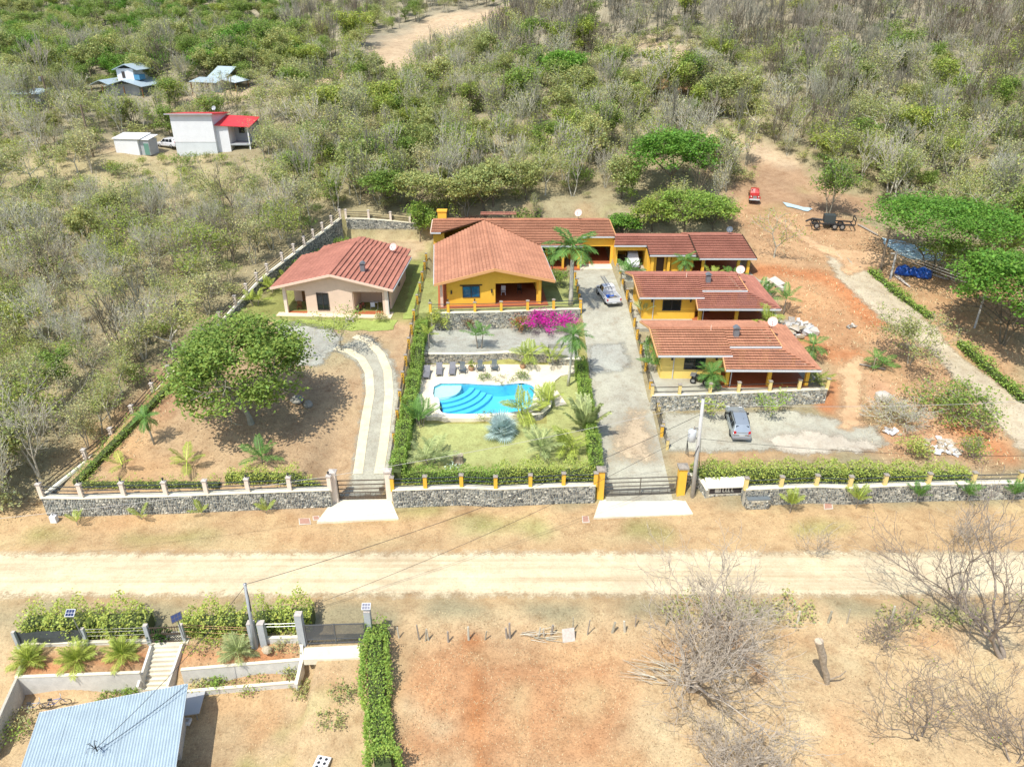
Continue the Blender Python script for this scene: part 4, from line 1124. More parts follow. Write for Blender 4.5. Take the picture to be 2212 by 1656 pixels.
def villa(label, ox, oy, oz, first, dl):
    """end-on gable house with a hipped porch roof; local metres measured on the front villa"""
    t = thing('yellow_villa', label, 'house', (ox + 14.5, oy + 66.4, oz + 4.0), 0, 'three villas with terracotta roofs')
    rel = tuple(t.location)
    V3 = lambda x, y, z: Vector((ox + x, oy + y, oz + z))
    wm = M_YEL if not first else M_YELP2
    # walls of the main block with a recessed porch at the far right
    mb = MB()
    zf, ze, zr = 3.95, 6.75, 7.85
    wall_mb(mb, V3(15, 66.5, 0), V3(20.9, 66.5, 0), oz + zf, oz + ze, .2, [(2.15, 4.25, oz + 5.05, oz + 6.35)])
    wall_mb(mb, V3(20.9, 66.5, 0), V3(20.9, 68.6, 0), oz + zf, oz + ze, .2)
    wall_mb(mb, V3(20.9, 68.6, 0), V3(26.2, 68.6, 0), oz + zf, oz + ze + .3, .2, [(1.2, 2.3, oz + zf, oz + 6.1), (3.0, 4.6, oz + 4.9, oz + 6.1)])
    wall_mb(mb, V3(26.2, 68.6, 0), V3(26.2, 73.4, 0), oz + zf, oz + ze, .2)
    wall_mb(mb, V3(26.2, 73.4, 0), V3(15, 73.4, 0), oz + zf, oz + ze, .2)
    wall_mb(mb, V3(15, 73.4, 0), V3(15, 70, 0), oz + zf, oz + ze, .2, z1b=oz + zr - .15)
    wall_mb(mb, V3(15, 70, 0), V3(15, 66.5, 0), oz + zf, oz + zr - .15, .2, z1b=oz + ze)
    mb.build('wall', wm, t, rel)
    window(t, rel, V3(15, 66.4, 0), (1, 0), 2.15, 4.25, oz + 5.05, oz + 6.35, (0, -1))
    window(t, rel, V3(20.9, 68.5, 0), (1, 0), 3.0, 4.6, oz + 4.9, oz + 6.1, (0, -1))
    MB().box(*V3(22.1, 68.56, zf), *V3(23.2, 68.66, 6.1)).build('door', M_DARKW, t, rel)
    MB().box(*V3(20.7, 64.45, 3.9), *V3(29.2, 68.45, 4.09)).build('porch_floor', M_TERR, t, rel)
    for x, y in ((21.1, 64.75), (25.2, 64.7), (28.9, 64.65), (28.9, 68.6), (28.9, 72.5)):
        MB().box(*V3(x - .17, y - .17, 4.0), *V3(x + .17, y + .17, 6.42)).build('porch_column', M_YEL, t, rel)
    MB().box(*V3(20.7, 64.25, 6.2), *V3(29.2, 64.45, 6.36)).build('porch_beam', M_FASC, t, rel)
    # roofs
    roof = MB()
    slopes = []
    EF, RG, EB = (65.6, 6.9), (70.0, 8.0), (74.2, 6.95)
    st = (66.98, 7.245)
    main1 = [V3(14.35, *EF), V3(21.6, *EF), V3(21.6, *RG), V3(14.15, *RG)]
    main2 = [V3(21.6, *st), V3(26.75, *st), V3(26.35, *RG), V3(21.6, *RG)]
    back = [V3(26.0, *EB), V3(13.9, *EB), V3(14.15, *RG), V3(26.35, *RG)]
    pf = [V3(20.5, 63.6, 6.36), V3(29.6, 63.5, 6.36), V3(26.5, 67.3, 7.12), V3(20.9, 67.3, 7.12)]
    ps_ = [V3(29.6, 63.5, 6.36), V3(29.7, 74.4, 6.36), V3(26.5, 74.0, 7.12), V3(26.5, 67.3, 7.12)]
    R = None
    for i, sl in enumerate((main1, main2, back, pf, ps_)):
        mbr = roof_deck(None, None, sl, M_WOOD)
        if R is None:
            rb = mbr
        else:
            rb.add(mbr.v, mbr.f)
    R = rb.build('roof', M_WOOD, t, rel)
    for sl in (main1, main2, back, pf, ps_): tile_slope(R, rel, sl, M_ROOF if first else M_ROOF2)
    # ridge, hips, gutters and barge boards
    for a, b in ((V3(14.15, 70, 8.07), V3(26.35, 70, 8.07)), (V3(26.5, 67.3, 7.17), V3(29.6, 63.5, 6.41))):
        MB().tube([a, b], .1, 6).build('ridge_cap', M_ROOF if first else M_ROOF2, R, rel)
    gutter(R, rel, V3(14.3, 65.52, 6.86), V3(21.6, 65.52, 6.86))
    gutter(R, rel, V3(21.6, 66.9, 7.2), V3(26.8, 66.9, 7.2))
    gutter(R, rel, V3(20.5, 63.5, 6.3), V3(29.6, 63.42, 6.3))
    gutter(R, rel, V3(29.72, 63.5, 6.3), V3(29.8, 74.4, 6.3), M_FASCP, .08, .1)
    for a, b in ((V3(14.25, 65.5, 6.85), V3(14.08, 70, 7.94)), (V3(14.08, 70, 7.94), V3(13.83, 74.2, 6.9)), (V3(26.82, 66.9, 7.22), V3(26.42, 70, 7.98)), (V3(26.42, 70, 7.98), V3(26.1, 74.2, 6.93)), (V3(20.45, 63.5, 6.3), V3(20.85, 67.2, 7.05))):
        MB().beam(a, b, .1, .2).build('barge_board', M_FASC, R, rel)
    vent(R, rel, V3(22.6, 68.6, 7.75)); MB().tube([V3(20.3, 69.6, 7.7), V3(20.3, 69.6, 8.45)], .05, 6).build('vent_pipe', M_FASCP, R, rel)
    for x, y, z1 in ((16.1, 66.3, 6.8), (21.4, 64.5, 6.3)):
        MB().tube([V3(x, y, z1), V3(x, y, 4.0)], .045, 6).build('downpipe', M_GUT, t, rel)
    for x in (15.9, 20.3): wall_lamp(t, rel, V3(x, 66.39, 6.3))
    dish(dl, V3(26.6, 69.9, 7.95), (-.35, -.75, .55), .5, M_DISH, .75)
    return t
M_YELP2 = M('lemon_paint', (.78, .58, .16), .75, .9, .08)
villa('yellow villa nearest the parked silver car, with pebble patio wall', 0, 0, 0, True, 'pink satellite dish on the roof of the villa nearest the silver car')
villa('yellow villa in the middle of the row beside the white pickup', .05, 12.8, 1.15, False, 'orange-pink satellite dish on the middle villa of the row')

# rear villa with open carport
t = thing('yellow_villa', 'rear yellow villa with open carport holding a white car', 'house', (13.6, 91.6, APADZ), 0, 'three villas with terracotta roofs')
rel = tuple(t.location)
mb = MB()
wall_mb(mb, (17.6, 92.4), (23.4, 92.4), 6.2, 8.75, .2, [(1.1, 2.1, 6.2, 8.3), (2.4, 3.0, 6.2, 8.3)])
wall_mb(mb, (23.4, 92.4), (23.4, 100), 6.2, 9.1, .2)
wall_mb(mb, (23.4, 97.5), (30, 97.5), 6.2, 9.0, .2, [(2, 3.2, 6.2, 8.4)])
wall_mb(mb, (17.6, 92.4), (17.6, 100), 6.2, 9.0, .2)
wall_mb(mb, (13.8, 100), (30, 100), 6.2, 9.0, .2)
wall_mb(mb, (13.8, 94.4), (13.8, 100), 6.2, 9.1, .2)
wall_mb(mb, (13.8, 94.3), (17.6, 94.3), 8.6, 9.1, .2)
mb.build('wall', M_YEL, t, rel)
for x0, x1 in ((18.7, 19.7), (20.0, 20.6)): MB().box(x0, 92.42, 6.3, x1, 92.5, 8.3).build('door', M_DARKW, t, rel)
for x, y, z in ((18.1, 91.9, 8.75), (20.2, 91.9, 8.75), (24.4, 91.0, 8.5), (30.2, 91.0, 8.5), (28.9, 91.0, 8.5)):
    MB().box(x - .17, y - .17, 6.3, x + .17, y + .17, z).build('porch_column', M_YEL, t, rel)
MB().box(23.6, 91, 6.25, 30.4, 97.3, 6.42).build('porch_floor', M_TERR, t, rel)
A_ = lambda x, y, z: Vector((x, y, z))
sl = [[A_(13.3, 93.8, 9.4), A_(17.6, 93.8, 9.4), A_(17.6, 96.2, 9.98), A_(13.7, 96.2, 9.98)],
      [A_(17.6, 91.5, 8.83), A_(23.6, 91.5, 8.83), A_(23.6, 96.2, 9.98), A_(17.6, 96.2, 9.98)],
      [A_(23.75, 90.45, 8.72), A_(30.9, 90.45, 8.72), A_(30.4, 96.2, 10.14), A_(23.5, 96.2, 10.14)],
      [A_(23.6, 101.2, 8.75), A_(13.6, 101.2, 8.75), A_(13.7, 96.2, 9.98), A_(23.6, 96.2, 9.98)],
      [A_(30.4, 101.2, 8.9), A_(23.5, 101.2, 8.9), A_(23.5, 96.2, 10.14), A_(30.4, 96.2, 10.14)]]
rb = MB()
for s_ in sl:
    q = roof_deck(None, None, s_, None); rb.add(q.v, q.f)
R = rb.build('roof', M_WOOD, t, rel)
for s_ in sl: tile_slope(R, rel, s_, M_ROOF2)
gutter(R, rel, A_(13.3, 93.72, 9.32), A_(17.6, 93.72, 9.32)); gutter(R, rel, A_(17.6, 91.4, 8.76), A_(23.5, 91.4, 8.76)); gutter(R, rel, A_(23.75, 90.36, 8.66), A_(30.95, 90.36, 8.66))
for a, b in ((A_(23.66, 90.4, 8.66), A_(23.42, 96.2, 10.1)), (A_(31, 90.4, 8.68), A_(30.5, 96.2, 10.1)), (A_(17.55, 91.4, 8.8), A_(17.55, 93.7, 9.32))): MB().beam(a, b, .1, .24).build('barge_board', M_DARKW, R, rel)
MB().tube([A_(24.6, 91.0, 8.6), A_(24.6, 91.0, 6.4)], .06, 6).build('downpipe', M_GUT, t, rel)
dish('small dark satellite dish on the roof edge of the rear villa', A_(28.9, 96.6, 10.0), (-.3, -.7, .5), .42, M_DISHG, .7)

# main yellow house ---------------------------------------------------------
th_ = math.radians(5.2)
RX, RY = Vector((math.cos(th_), math.sin(th_), 0)), Vector((-math.sin(th_), math.cos(th_), 0))
O_ = Vector((-8.85, 80.1, 0))
Hm = lambda a, b, z: O_ + RX * a + RY * b + Vector((0, 0, z))
t = thing('main_house', 'large yellow house with broad terracotta gable roof above the pool garden', 'house', Hm(0.6, 1, HZ))
rel = tuple(t.location)
FW = 1.05
mb = MB()
x0, x1, xm = .55, 12.6, 7.0
zt = lambda a: 9.0 + .232 * min(a, 13.85 - a) - .12
ops = [(2.05 - .0, 4.25, 6.95, 8.35), (6.25, 11.15, 5.9, 8.5)]
wall_mb(mb, Hm(1.45, FW, 0), Hm(6.92, FW, 0), 5.9, zt(1.45), .22, [(1.75, 3.75, 6.95, 8.35)], z1b=zt(6.92))
wall_mb(mb, Hm(6.92, FW, 0), Hm(12.45, FW, 0), 5.9, zt(6.92), .22, [(.08, 4.95, 5.9, 8.55)], z1b=zt(12.45))
wall_mb(mb, Hm(1.45, FW, 0), Hm(1.45, 15, 0), 5.9, 9.15, .22)
wall_mb(mb, Hm(7.0, FW + .2, 0), Hm(7.0, 9, 0), 5.9, 8.9, .18)
wall_mb(mb, Hm(7.0, 9, 0), Hm(12.4, 9, 0), 5.9, 8.9, .18, [(.8, 2.4, 5.9, 8.1), (3.2, 4.6, 6.6, 8.1)])
wall_mb(mb, Hm(12.4, 5.5, 0), Hm(12.4, 15, 0), 5.9, 9.15, .22)
mb.build('wall', M_YEL, t, rel)
window(t, rel, Hm(1.45, FW - .1, 0), RX, 1.75, 3.75, 6.95, 8.35, -RY, M_GLASSB, 2)
MB().beam(Hm(2.9, FW - .16, 8.46), Hm(5.5, FW - .16, 8.46), .12, .12).build('lintel', M_DARKW, t, rel)
MB().beam(Hm(.75, .75, 5.95), Hm(.75, .75, 9.0), .32, .32, up=RY).build('porch_column', M_PEACH, t, rel)
MB().beam(Hm(12.2, .8, 5.95), Hm(12.2, .8, 9.1), .32, .32, up=RY).build('porch_column', M_YEL, t, rel)
mb = MB(); mb.hexa([Hm(.3, .2, 5.85), Hm(13.2, .2, 5.85), Hm(13.2, 9, 5.85), Hm(.3, 9, 5.85), Hm(.3, .2, 6.02), Hm(13.2, .2, 6.02), Hm(13.2, 9, 6.02), Hm(.3, 9, 6.02)])
mb.build('porch_floor', M_TERR, t, rel)
for a in (1.9, 6.6, 12.2): wall_lamp(t, rel, Hm(a, FW - .14, 7.7))
# porch furniture seen through the opening
for a, b in ((8.2, 4.0), (10.2, 4.4)):
    c = thing('porch_chair', 'pale chair in the shade of the open yellow porch' if a < 9 else 'dark armchair deeper in the shade of the open yellow porch', 'chair', Hm(a, b, 6.02))
    cm = M_WHITE if a < 9 else M_DARKW
    MB().box(-.28, -.28, .38, .28, .28, .46).build('seat', cm, c); MB().box(-.28, .22, .46, .28, .3, 1.05).build('backrest', cm, c)
    for sx in (-.24, .24):
        for sy in (-.24, .24): MB().box(sx - .03, sy - .03, 0, sx + .03, sy + .03, .38).build('leg', cm, c)
L_ = [Hm(0, 0, 9.0), Hm(0, 15.6, 9.0), Hm(6.93, 20.8, 10.62), Hm(6.93, 0, 10.62)]
Rr = [Hm(13.85, 13.4, 9.0), Hm(13.85, 0, 9.0), Hm(6.93, 0, 10.62), Hm(6.93, 20.8, 10.62)]
rb = MB()
for s_ in (L_, Rr):
    q = roof_deck(None, None, s_, None); rb.add(q.v, q.f)
R = rb.build('roof', M_WOOD, t, rel)
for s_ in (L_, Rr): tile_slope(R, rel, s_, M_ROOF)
MB().tube([Hm(6.93, 0, 10.68), Hm(6.93, 20.6, 10.68)], .11, 6).build('ridge_cap', M_ROOF, R, rel)
for a, b in ((Hm(-.05, -.06, 8.93), Hm(6.93, -.06, 10.55)), (Hm(6.93, -.06, 10.55), Hm(13.9, -.06, 8.93))): MB().beam(a, b, .12, .3).build('barge_board', M_FASC, R, rel)
gutter(R, rel, Hm(-.08, 0, 8.95), Hm(-.08, 15.4, 8.95), w_=.1); gutter(R, rel, Hm(13.93, 0, 8.95), Hm(13.93, 13.2, 8.95), w_=.1)
# cross wing with the garage
wg = thing('garage_wing', 'long rear wing of the yellow house with open garage and terracotta roof', 'house', (9.4, 97.4, 5.7))
rel = tuple(wg.location)
mb = MB()
wall_mb(mb, (9.3, 97.5), (13.8, 97.5), 5.5, 9.5, .22, [(.45, 4.05, 5.5, 8.2)])
wall_mb(mb, (9.3, 97.5), (9.3, 106.8), 5.5, 9.3, .22); wall_mb(mb, (13.8, 97.5), (13.8, 106.8), 5.5, 9.3, .22)
wall_mb(mb, (-10.6, 106.8), (13.8, 106.8), 5.5, 9.3, .22); wall_mb(mb, (3.0, 99.2), (9.3, 99.2), 5.5, 9.5, .22, [(1, 2.2, 5.5, 7.7), (3, 4.6, 6.3, 7.7)])
wall_mb(mb, (-10.6, 98.6), (-10.6, 106.8), 5.5, 9.6, .22); wall_mb(mb, (-10.6, 98.6), (-9.2, 98.6), 5.5, 9.7, .22, [(.35, 1.2, 6.0, 8.5)])
mb.build('wall', M_YEL, wg, rel)
MB().box(-10.3, 98.62, 6.0, -9.3, 98.68, 8.5).build('door', M_DARKW, wg, rel)
MB().box(9.45, 97.3, 5.3, 13.7, 106.6, 5.76).build('garage_floor', M_TERR, wg, rel)
MB().box(3.6, 94.9, 5.3, 9.1, 99.1, 5.82).build('porch_floor', M_TERR, wg, rel)
for x in (4.6, 6.8, 8.9): MB().box(x - .15, 95.3, 5.7, x + .15, 95.6, 9.05).build('porch_column', M_YEL, wg, rel)
RZ = 10.74
sl = [[A_(9.3, 97.0, 9.64), A_(13.85, 97.0, 9.64), A_(13.4, 101.4, RZ), A_(9.3, 101.4, RZ)],
      [A_(3.75, 94.7, 9.06), A_(9.3, 94.7, 9.06), A_(9.3, 101.4, RZ), A_(-3.9, 101.4, RZ)],
      [A_(-10.9, 98.0, 9.9), A_(-9.6, 98.0, 9.9), A_(-3.9, 101.4, RZ), A_(-10.95, 101.4, RZ)],
      [A_(13.7, 107.6, 9.2), A_(-11, 107.6, 9.2), A_(-10.95, 101.4, RZ), A_(13.4, 101.4, RZ)]]
rb = MB()
for s_ in sl:
    q = roof_deck(None, None, s_, None); rb.add(q.v, q.f)
R = rb.build('roof', M_WOOD, wg, rel)
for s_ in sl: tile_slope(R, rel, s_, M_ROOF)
gutter(R, rel, A_(9.3, 96.9, 9.58), A_(13.9, 96.9, 9.58)); gutter(R, rel, A_(3.75, 94.6, 9.0), A_(9.35, 94.6, 9.0)); gutter(R, rel, A_(-10.95, 97.9, 9.84), A_(-9.6, 97.9, 9.84))
MB().beam(A_(-11, 97.9, 9.8), A_(-11, 101.4, 10.68), .1, .25).build('barge_board', M_FASCP, R, rel)
MB().beam(A_(13.95, 97.0, 9.6), A_(13.5, 101.4, 10.7), .1, .2).build('barge_board', M_FASC, R, rel)
MB().tube([A_(-10.9, 101.4, RZ + .07), A_(13.4, 101.4, RZ + .07)], .1, 6).build('ridge_cap', M_ROOF, R, rel)
MB().tube([A_(9.15, 94.8, 9), A_(9.15, 94.8, 5.7)], .05, 6).build('downpipe', M_GUT, wg, rel)
MB().box(-10.3, 101.7, 9.6, -9.1, 102.5, 11.75).build('chimney', M_YEL, wg, rel)
MB().box(-10.4, 101.6, 11.75, -9.0, 102.6, 11.95).build('chimney_cap', M_YEL, wg, rel)
tile_slope(R, rel, [A_(-4.4, 102.4, 11.1), A_(.6, 102.4, 11.1), A_(.6, 103.4, 11.32), A_(-4.4, 103.4, 11.32)], M_ROOF2)
mb = MB()
for k in range(6):
    x = -6.8 + k * .75
    mb.beam((x, 101.7, 10.6), (x + .4, 102.3, 11.1), .06, .08)
mb.beam((-7.2, 102.3, 10.75), (-3, 102.4, 11.1), .08, .1)
mb.build('roof_truss', M_DARKW, wg, rel)
dish('pinkish satellite dish on the ridge of the rear wing', A_(9.2, 101.5, 10.7), (-.35, -.75, .5), .52, M_DISH, .95)

# pink bungalow ---------------------------------------------------------------
M_PINK = M('pink_plaster', (.70, .53, .41), .85, 1.2, .07)
tp_ = math.radians(-3.0)
PXa, PYa = Vector((math.cos(tp_), math.sin(tp_), 0)), Vector((-math.sin(tp_), math.cos(tp_), 0))
Op = Vector((-27.66, 80.3, 0))
Hp = lambda a, b, z: Op + PXa * a + PYa * b + Vector((0, 0, z))
t = thing('pink_bungalow', 'pale pink bungalow with brown-red tiled gable roof on the dirt lot', 'house', Hp(1, 1, 5.2))
rel = tuple(t.location)
ztp = lambda a: 8.5 + .243 * min(a, 14.1 - a) - .12
mb = MB()
wall_mb(mb, Hp(1.2, .9, 0), Hp(7.05, .9, 0), 5.2, ztp(1.2), .2, [(.0, 2.5, 5.2, 7.95), (3.75, 5.15, 5.6, 7.75)], z1b=ztp(7.05))
wall_mb(mb, Hp(7.05, .9, 0), Hp(13.2, .9, 0), 5.2, ztp(7.05), .2, [(2.1, 5.6, 5.2, 7.95)], z1b=ztp(13.2))
wall_mb(mb, Hp(3.7, .9, 0), Hp(3.7, 4.2, 0), 5.2, 8.6, .2)
wall_mb(mb, Hp(1.2, 4.2, 0), Hp(3.7, 4.2, 0), 5.2, 8.6, .2, [(.9, 1.8, 5.2, 7.4)])
wall_mb(mb, Hp(1.2, 4.2, 0), Hp(1.2, 12, 0), 5.2, 8.6, .2)
wall_mb(mb, Hp(9.15, .9, 0), Hp(9.15, 4.4, 0), 5.2, 8.6, .2)
wall_mb(mb, Hp(9.15, 4.4, 0), Hp(13.2, 4.4, 0), 5.2, 8.6, .2, [(2.6, 3.5, 5.2, 7.4)])
wall_mb(mb, Hp(13.2, 2.5, 0), Hp(13.2, 12, 0), 5.2, 8.6, .2)
mb.build('wall', M_PINK, t, rel)
MB().beam(Hp(1.2, .9, 5.2), Hp(1.2, .9, 8.55), .36, .36, up=PYa).build('porch_column', M_PEACHW, t, rel)
MB().beam(Hp(13.1, .9, 5.2), Hp(13.1, .9, 8.55), .36, .36, up=PYa).build('porch_column', M_PEACHW, t, rel)
window(t, rel, Hp(1.2, .8, 0), PXa, 3.75, 5.15, 5.6, 7.75, -PYa, M_GLASS, 2)
window(t, rel, Hp(13.3, 2.5, 0), PYa, 4.5, 5.3, 6.4, 7.5, PXa, M_GLASS, 1)
for s0, b_ in ((2.1, 4.08), (11.75, 4.28)):
    MB().obox(Hp(s0 + .45, b_, 6.3), PXa * .45, PYa * .03, Vector((0, 0, 1.1))).build('door', M_WOOD, t, rel)
mb = MB(); mb.hexa([Hp(.2, -.2, 4.6), Hp(13.7, -.2, 4.6), Hp(13.7, 12.4, 4.6), Hp(.2, 12.4, 4.6), Hp(.2, -.2, 5.2), Hp(13.7, -.2, 5.2), Hp(13.7, 12.4, 5.2), Hp(.2, 12.4, 5.2)])
mb.build('plinth', M('cream_plinth', (.76, .64, .45), .85, 2, .08), t, rel)
for a0, a1, nm in ((.9, 3.6, 'porch_floor'), (9.25, 13.0, 'porch_floor')):
    MB().hexa([Hp(a0, .75, 5.19), Hp(a1, .75, 5.19), Hp(a1, 4.2, 5.19), Hp(a0, 4.2, 5.19), Hp(a0, .75, 5.215), Hp(a1, .75, 5.215), Hp(a1, 4.2, 5.215), Hp(a0, 4.2, 5.215)]).build(nm, M_TERR, t, rel)
L_ = [Hp(0, 0, 8.5), Hp(0, 12.0, 8.5), Hp(7.05, 12.6, 10.2), Hp(7.05, 0, 10.2)]
Rr = [Hp(14.1, 12.3, 8.5), Hp(14.1, 0, 8.5), Hp(7.05, 0, 10.2), Hp(7.05, 12.6, 10.2)]
L2 = [Hp(2.0, 12.0, 8.78), Hp(2.0, 15.2, 8.78), Hp(7.05, 15.8, 10.0), Hp(7.05, 12.5, 10.0)]
R2 = [Hp(13.5, 15.4, 8.45), Hp(13.5, 12.2, 8.45), Hp(7.05, 12.5, 10.0), Hp(7.05, 15.8, 10.0)]
rb = MB()
for s_ in (L_, Rr, L2, R2):
    q = roof_deck(None, None, s_, None); rb.add(q.v, q.f)
R = rb.build('roof', M_PEACH, t, rel)
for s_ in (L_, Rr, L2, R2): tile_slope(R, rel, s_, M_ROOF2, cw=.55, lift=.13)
MB().tube([Hp(7.05, 0, 10.26), Hp(7.05, 12.6, 10.26)], .1, 6).build('ridge_cap', M_ROOF2, R, rel)
for a, b in ((Hp(-.05, -.06, 8.45), Hp(7.05, -.06, 10.15)), (Hp(7.05, -.06, 10.15), Hp(14.15, -.06, 8.45))): MB().beam(a, b, .12, .26).build('barge_board', M_FASCP, R, rel)
gutter(R, rel, Hp(-.08, 0, 8.45), Hp(-.08, 11.8, 8.45), M_FASCP, .1); gutter(R, rel, Hp(14.18, 0, 8.45), Hp(14.18, 12.1, 8.45), M_GUT, .1)
vent(R, rel, Hp(10.0, 3.4, 9.7), .5, .7)
MB().tube([Hp(13.35, .7, 8.4), Hp(13.35, .7, 5.2)], .05, 6).build('downpipe', M_GUT, t, rel)
dish('white-pink satellite dish on the roof of the pink bungalow', Hp(11.9, 12.3, 9.0), (-.35, -.75, .5), .5, M_DISH, .75)
# furniture on its porches
c = thing('wooden_chair', 'wooden chair on the shaded porch of the pink bungalow', 'chair', Hp(2.4, 1.8, 5.22))
MB().box(-.25, -.25, .4, .25, .25, .46).build('seat', M_WOOD, c); MB().box(-.25, .2, .46, .25, .26, 1.0).build('backrest', M_WOOD, c)
for sx in (-.22, .22):
    for sy in (-.22, .22): MB().box(sx - .03, sy - .03, 0, sx + .03, sy + .03, .4).build('leg', M_WOOD, c)
c = thing('drying_rack', 'small drying rack with pale cloth on the open porch of the pink bungalow', 'rack', Hp(11.2, 2.6, 5.22))
MB().box(-.45, -.25, .8, .45, .25, .84).build('rail_frame', M_GUT, c); MB().box(-.4, -.28, .3, .1, -.26, .84).build('cloth', M('pale_blue_cloth', (.5, .62, .7), .9), c)
for sx in (-.42, .42): MB().beam((sx, -.3, 0), (sx, .2, .8), .03, .03).build('leg', M_GUT, c)
def simple_bike(label, p, rz, colr, lean=.2):
    t = thing('bicycle', label, 'bicycle', p, rz)
    mt = M('bike_' + str(len(MATS)), colr, .5)
    for x in (-.52, .52):
        mb = MB(); n = 14
        mb.tube([(x + .33 * math.cos(2 * math.pi * k / n), 0, .34 + .33 * math.sin(2 * math.pi * k / n)) for k in range(n + 1)], .025, 4, False)
        wl = mb.build('wheel', M_LAMP, t)
        m2 = MB()
        for k in range(4):
            a = math.pi * k / 4; m2.beam((x - .31 * math.cos(a), 0, .34 - .31 * math.sin(a)), (x + .31 * math.cos(a), 0, .34 + .31 * math.sin(a)), .01, .01)
        m2.build('spoke', M_STEEL, wl)
    mb = MB()
    for a, b in (((-.52, 0, .34), (-.1, 0, .33)), ((-.1, 0, .33), (.36, 0, .78)), ((-.1, 0, .33), (-.24, 0, .82)), ((-.24, 0, .78), (.36, 0, .8)), ((-.52, 0, .34), (-.24, 0, .76)), ((.36, 0, .85), (.52, 0, .34))): mb.tube([a, b], .022, 5)
    mb.build('frame', mt, t)
    MB().box(-.36, -.07, .84, -.12, .07, .9).build('saddle', M_LAMP, t)
    MB().tube([(.3, -.28, .95), (.38, -.1, .92), (.38, .1, .92), (.3, .28, .95)], .02, 5).build('handlebar', M_STEEL, t)
    t.rotation_euler = (lean, 0, rz)
    return t
simple_bike('small bicycle parked on the tiled porch of the pink bungalow', Hp(9.75, 2.0, 5.22), 1.1, (.5, .1, .1), .1)

# ================================================================== VEGETATION
def leafmat(name, col, rough=.6, transl=.4, orand=.22):
    return M(name, col, rough, None, attr=True, orand=orand, transl=transl, spec=.25)
ML_GREEN = leafmat('leaf_mid_green', (.24, .335, .075))
ML_OLIVE = leafmat('leaf_olive', (.41, .43, .165))
ML_DRY = leafmat('leaf_dry_olive', (.50, .48, .24))
ML_BRIGHT = leafmat('leaf_bright_green', (.165, .32, .05))
ML_YEL = leafmat('leaf_yellow_green', (.36, .42, .09))
ML_HEDGE = leafmat('leaf_hedge', (.30, .43, .085), orand=.08)
ML_HEDGEY = leafmat('leaf_hedge_yellow', (.48, .545, .13), orand=.08)
ML_DEEP = leafmat('leaf_deep_green', (.06, .125, .025))
ML_BROWN = leafmat('leaf_brown', (.30, .17, .07))
MF_PALM = leafmat('palm_green', (.15, .285, .07), .45, .25)
MF_PALMY = leafmat('palm_yellow_green', (.38, .44, .09), .45, .25)
MF_PALMP = leafmat('palm_pale', (.40, .45, .21), .45, .25)
MF_BLUE = leafmat('palm_silver_blue', (.42, .54, .52), .6, .15, .05)
M_BARKG = M('bark_grey', (.40, .36, .30), .95, 3, .25, orand=.2)
M_BARKD = M('bark_brown', (.20, .16, .12), .95, 3, .25, orand=.2)
M_BARKP = M('bark_pale', (.56, .52, .44), .95, 3, .2, orand=.12)
M_BARKH = M('bark_hill', (.27, .235, .205), .95, 3, .25, orand=.3)
M_PALMT = M('palm_trunk', (.33, .28, .215), .9, 5, .25)
M_PALMTG = M('palm_green_shaft', (.30, .36, .10), .6, 3, .15)
M_CORE = M('hedge_twigs', (.07, .09, .03), .95)

def seg_mesh(name, segs, mat, nmin=3, leaves=None):
    """segs: list of (p0, p1, r0, r1)"""
    A = np.array([s[0] for s in segs], float); B = np.array([s[1] for s in segs], float)
    R0 = np.array([s[2] for s in segs]); R1 = np.array([s[3] for s in segs])
    Vs, Fs, off = [], [], 0
    for big in (True, False):
        k = (R0 > .07) == big
        if not k.any(): continue
        n = 6 if big else 3
        a, b, r0, r1 = A[k], B[k], R0[k], R1[k]
        d = b - a; L = np.linalg.norm(d, axis=1, keepdims=True); d = d / np.maximum(L, 1e-6)
        ref = np.tile(np.array([[.31, .17, .93]]), (len(a), 1)); ref[np.abs((d * ref).sum(1)) > .9] = [1, 0, 0]
        x = np.cross(d, ref); x /= np.linalg.norm(x, axis=1, keepdims=True); y = np.cross(d, x)
        an = np.arange(n) * 2 * np.pi / n
        ring = x[:, None, :] * np.cos(an)[None, :, None] + y[:, None, :] * np.sin(an)[None, :, None]
        v0 = a[:, None, :] - d[:, None, :] * (r0 * .3)[:, None, None] + ring * r0[:, None, None]; v1 = b[:, None, :] + ring * r1[:, None, None]
        Vv = np.concatenate([v0, v1], 1).reshape(-1, 3)
        ii = np.arange(len(a))[:, None] * 2 * n + np.arange(n)[None, :]
        jj = np.arange(len(a))[:, None] * 2 * n + (np.arange(n)[None, :] + 1) % n
        Ff = np.stack([ii, jj, jj + n, ii + n], -1).reshape(-1, 4) + off
        Vs.append(Vv); Fs.append(Ff); off += len(Vv)
    return np_mesh(name, np.concatenate(Vs), np.concatenate(Fs), None, [mat])
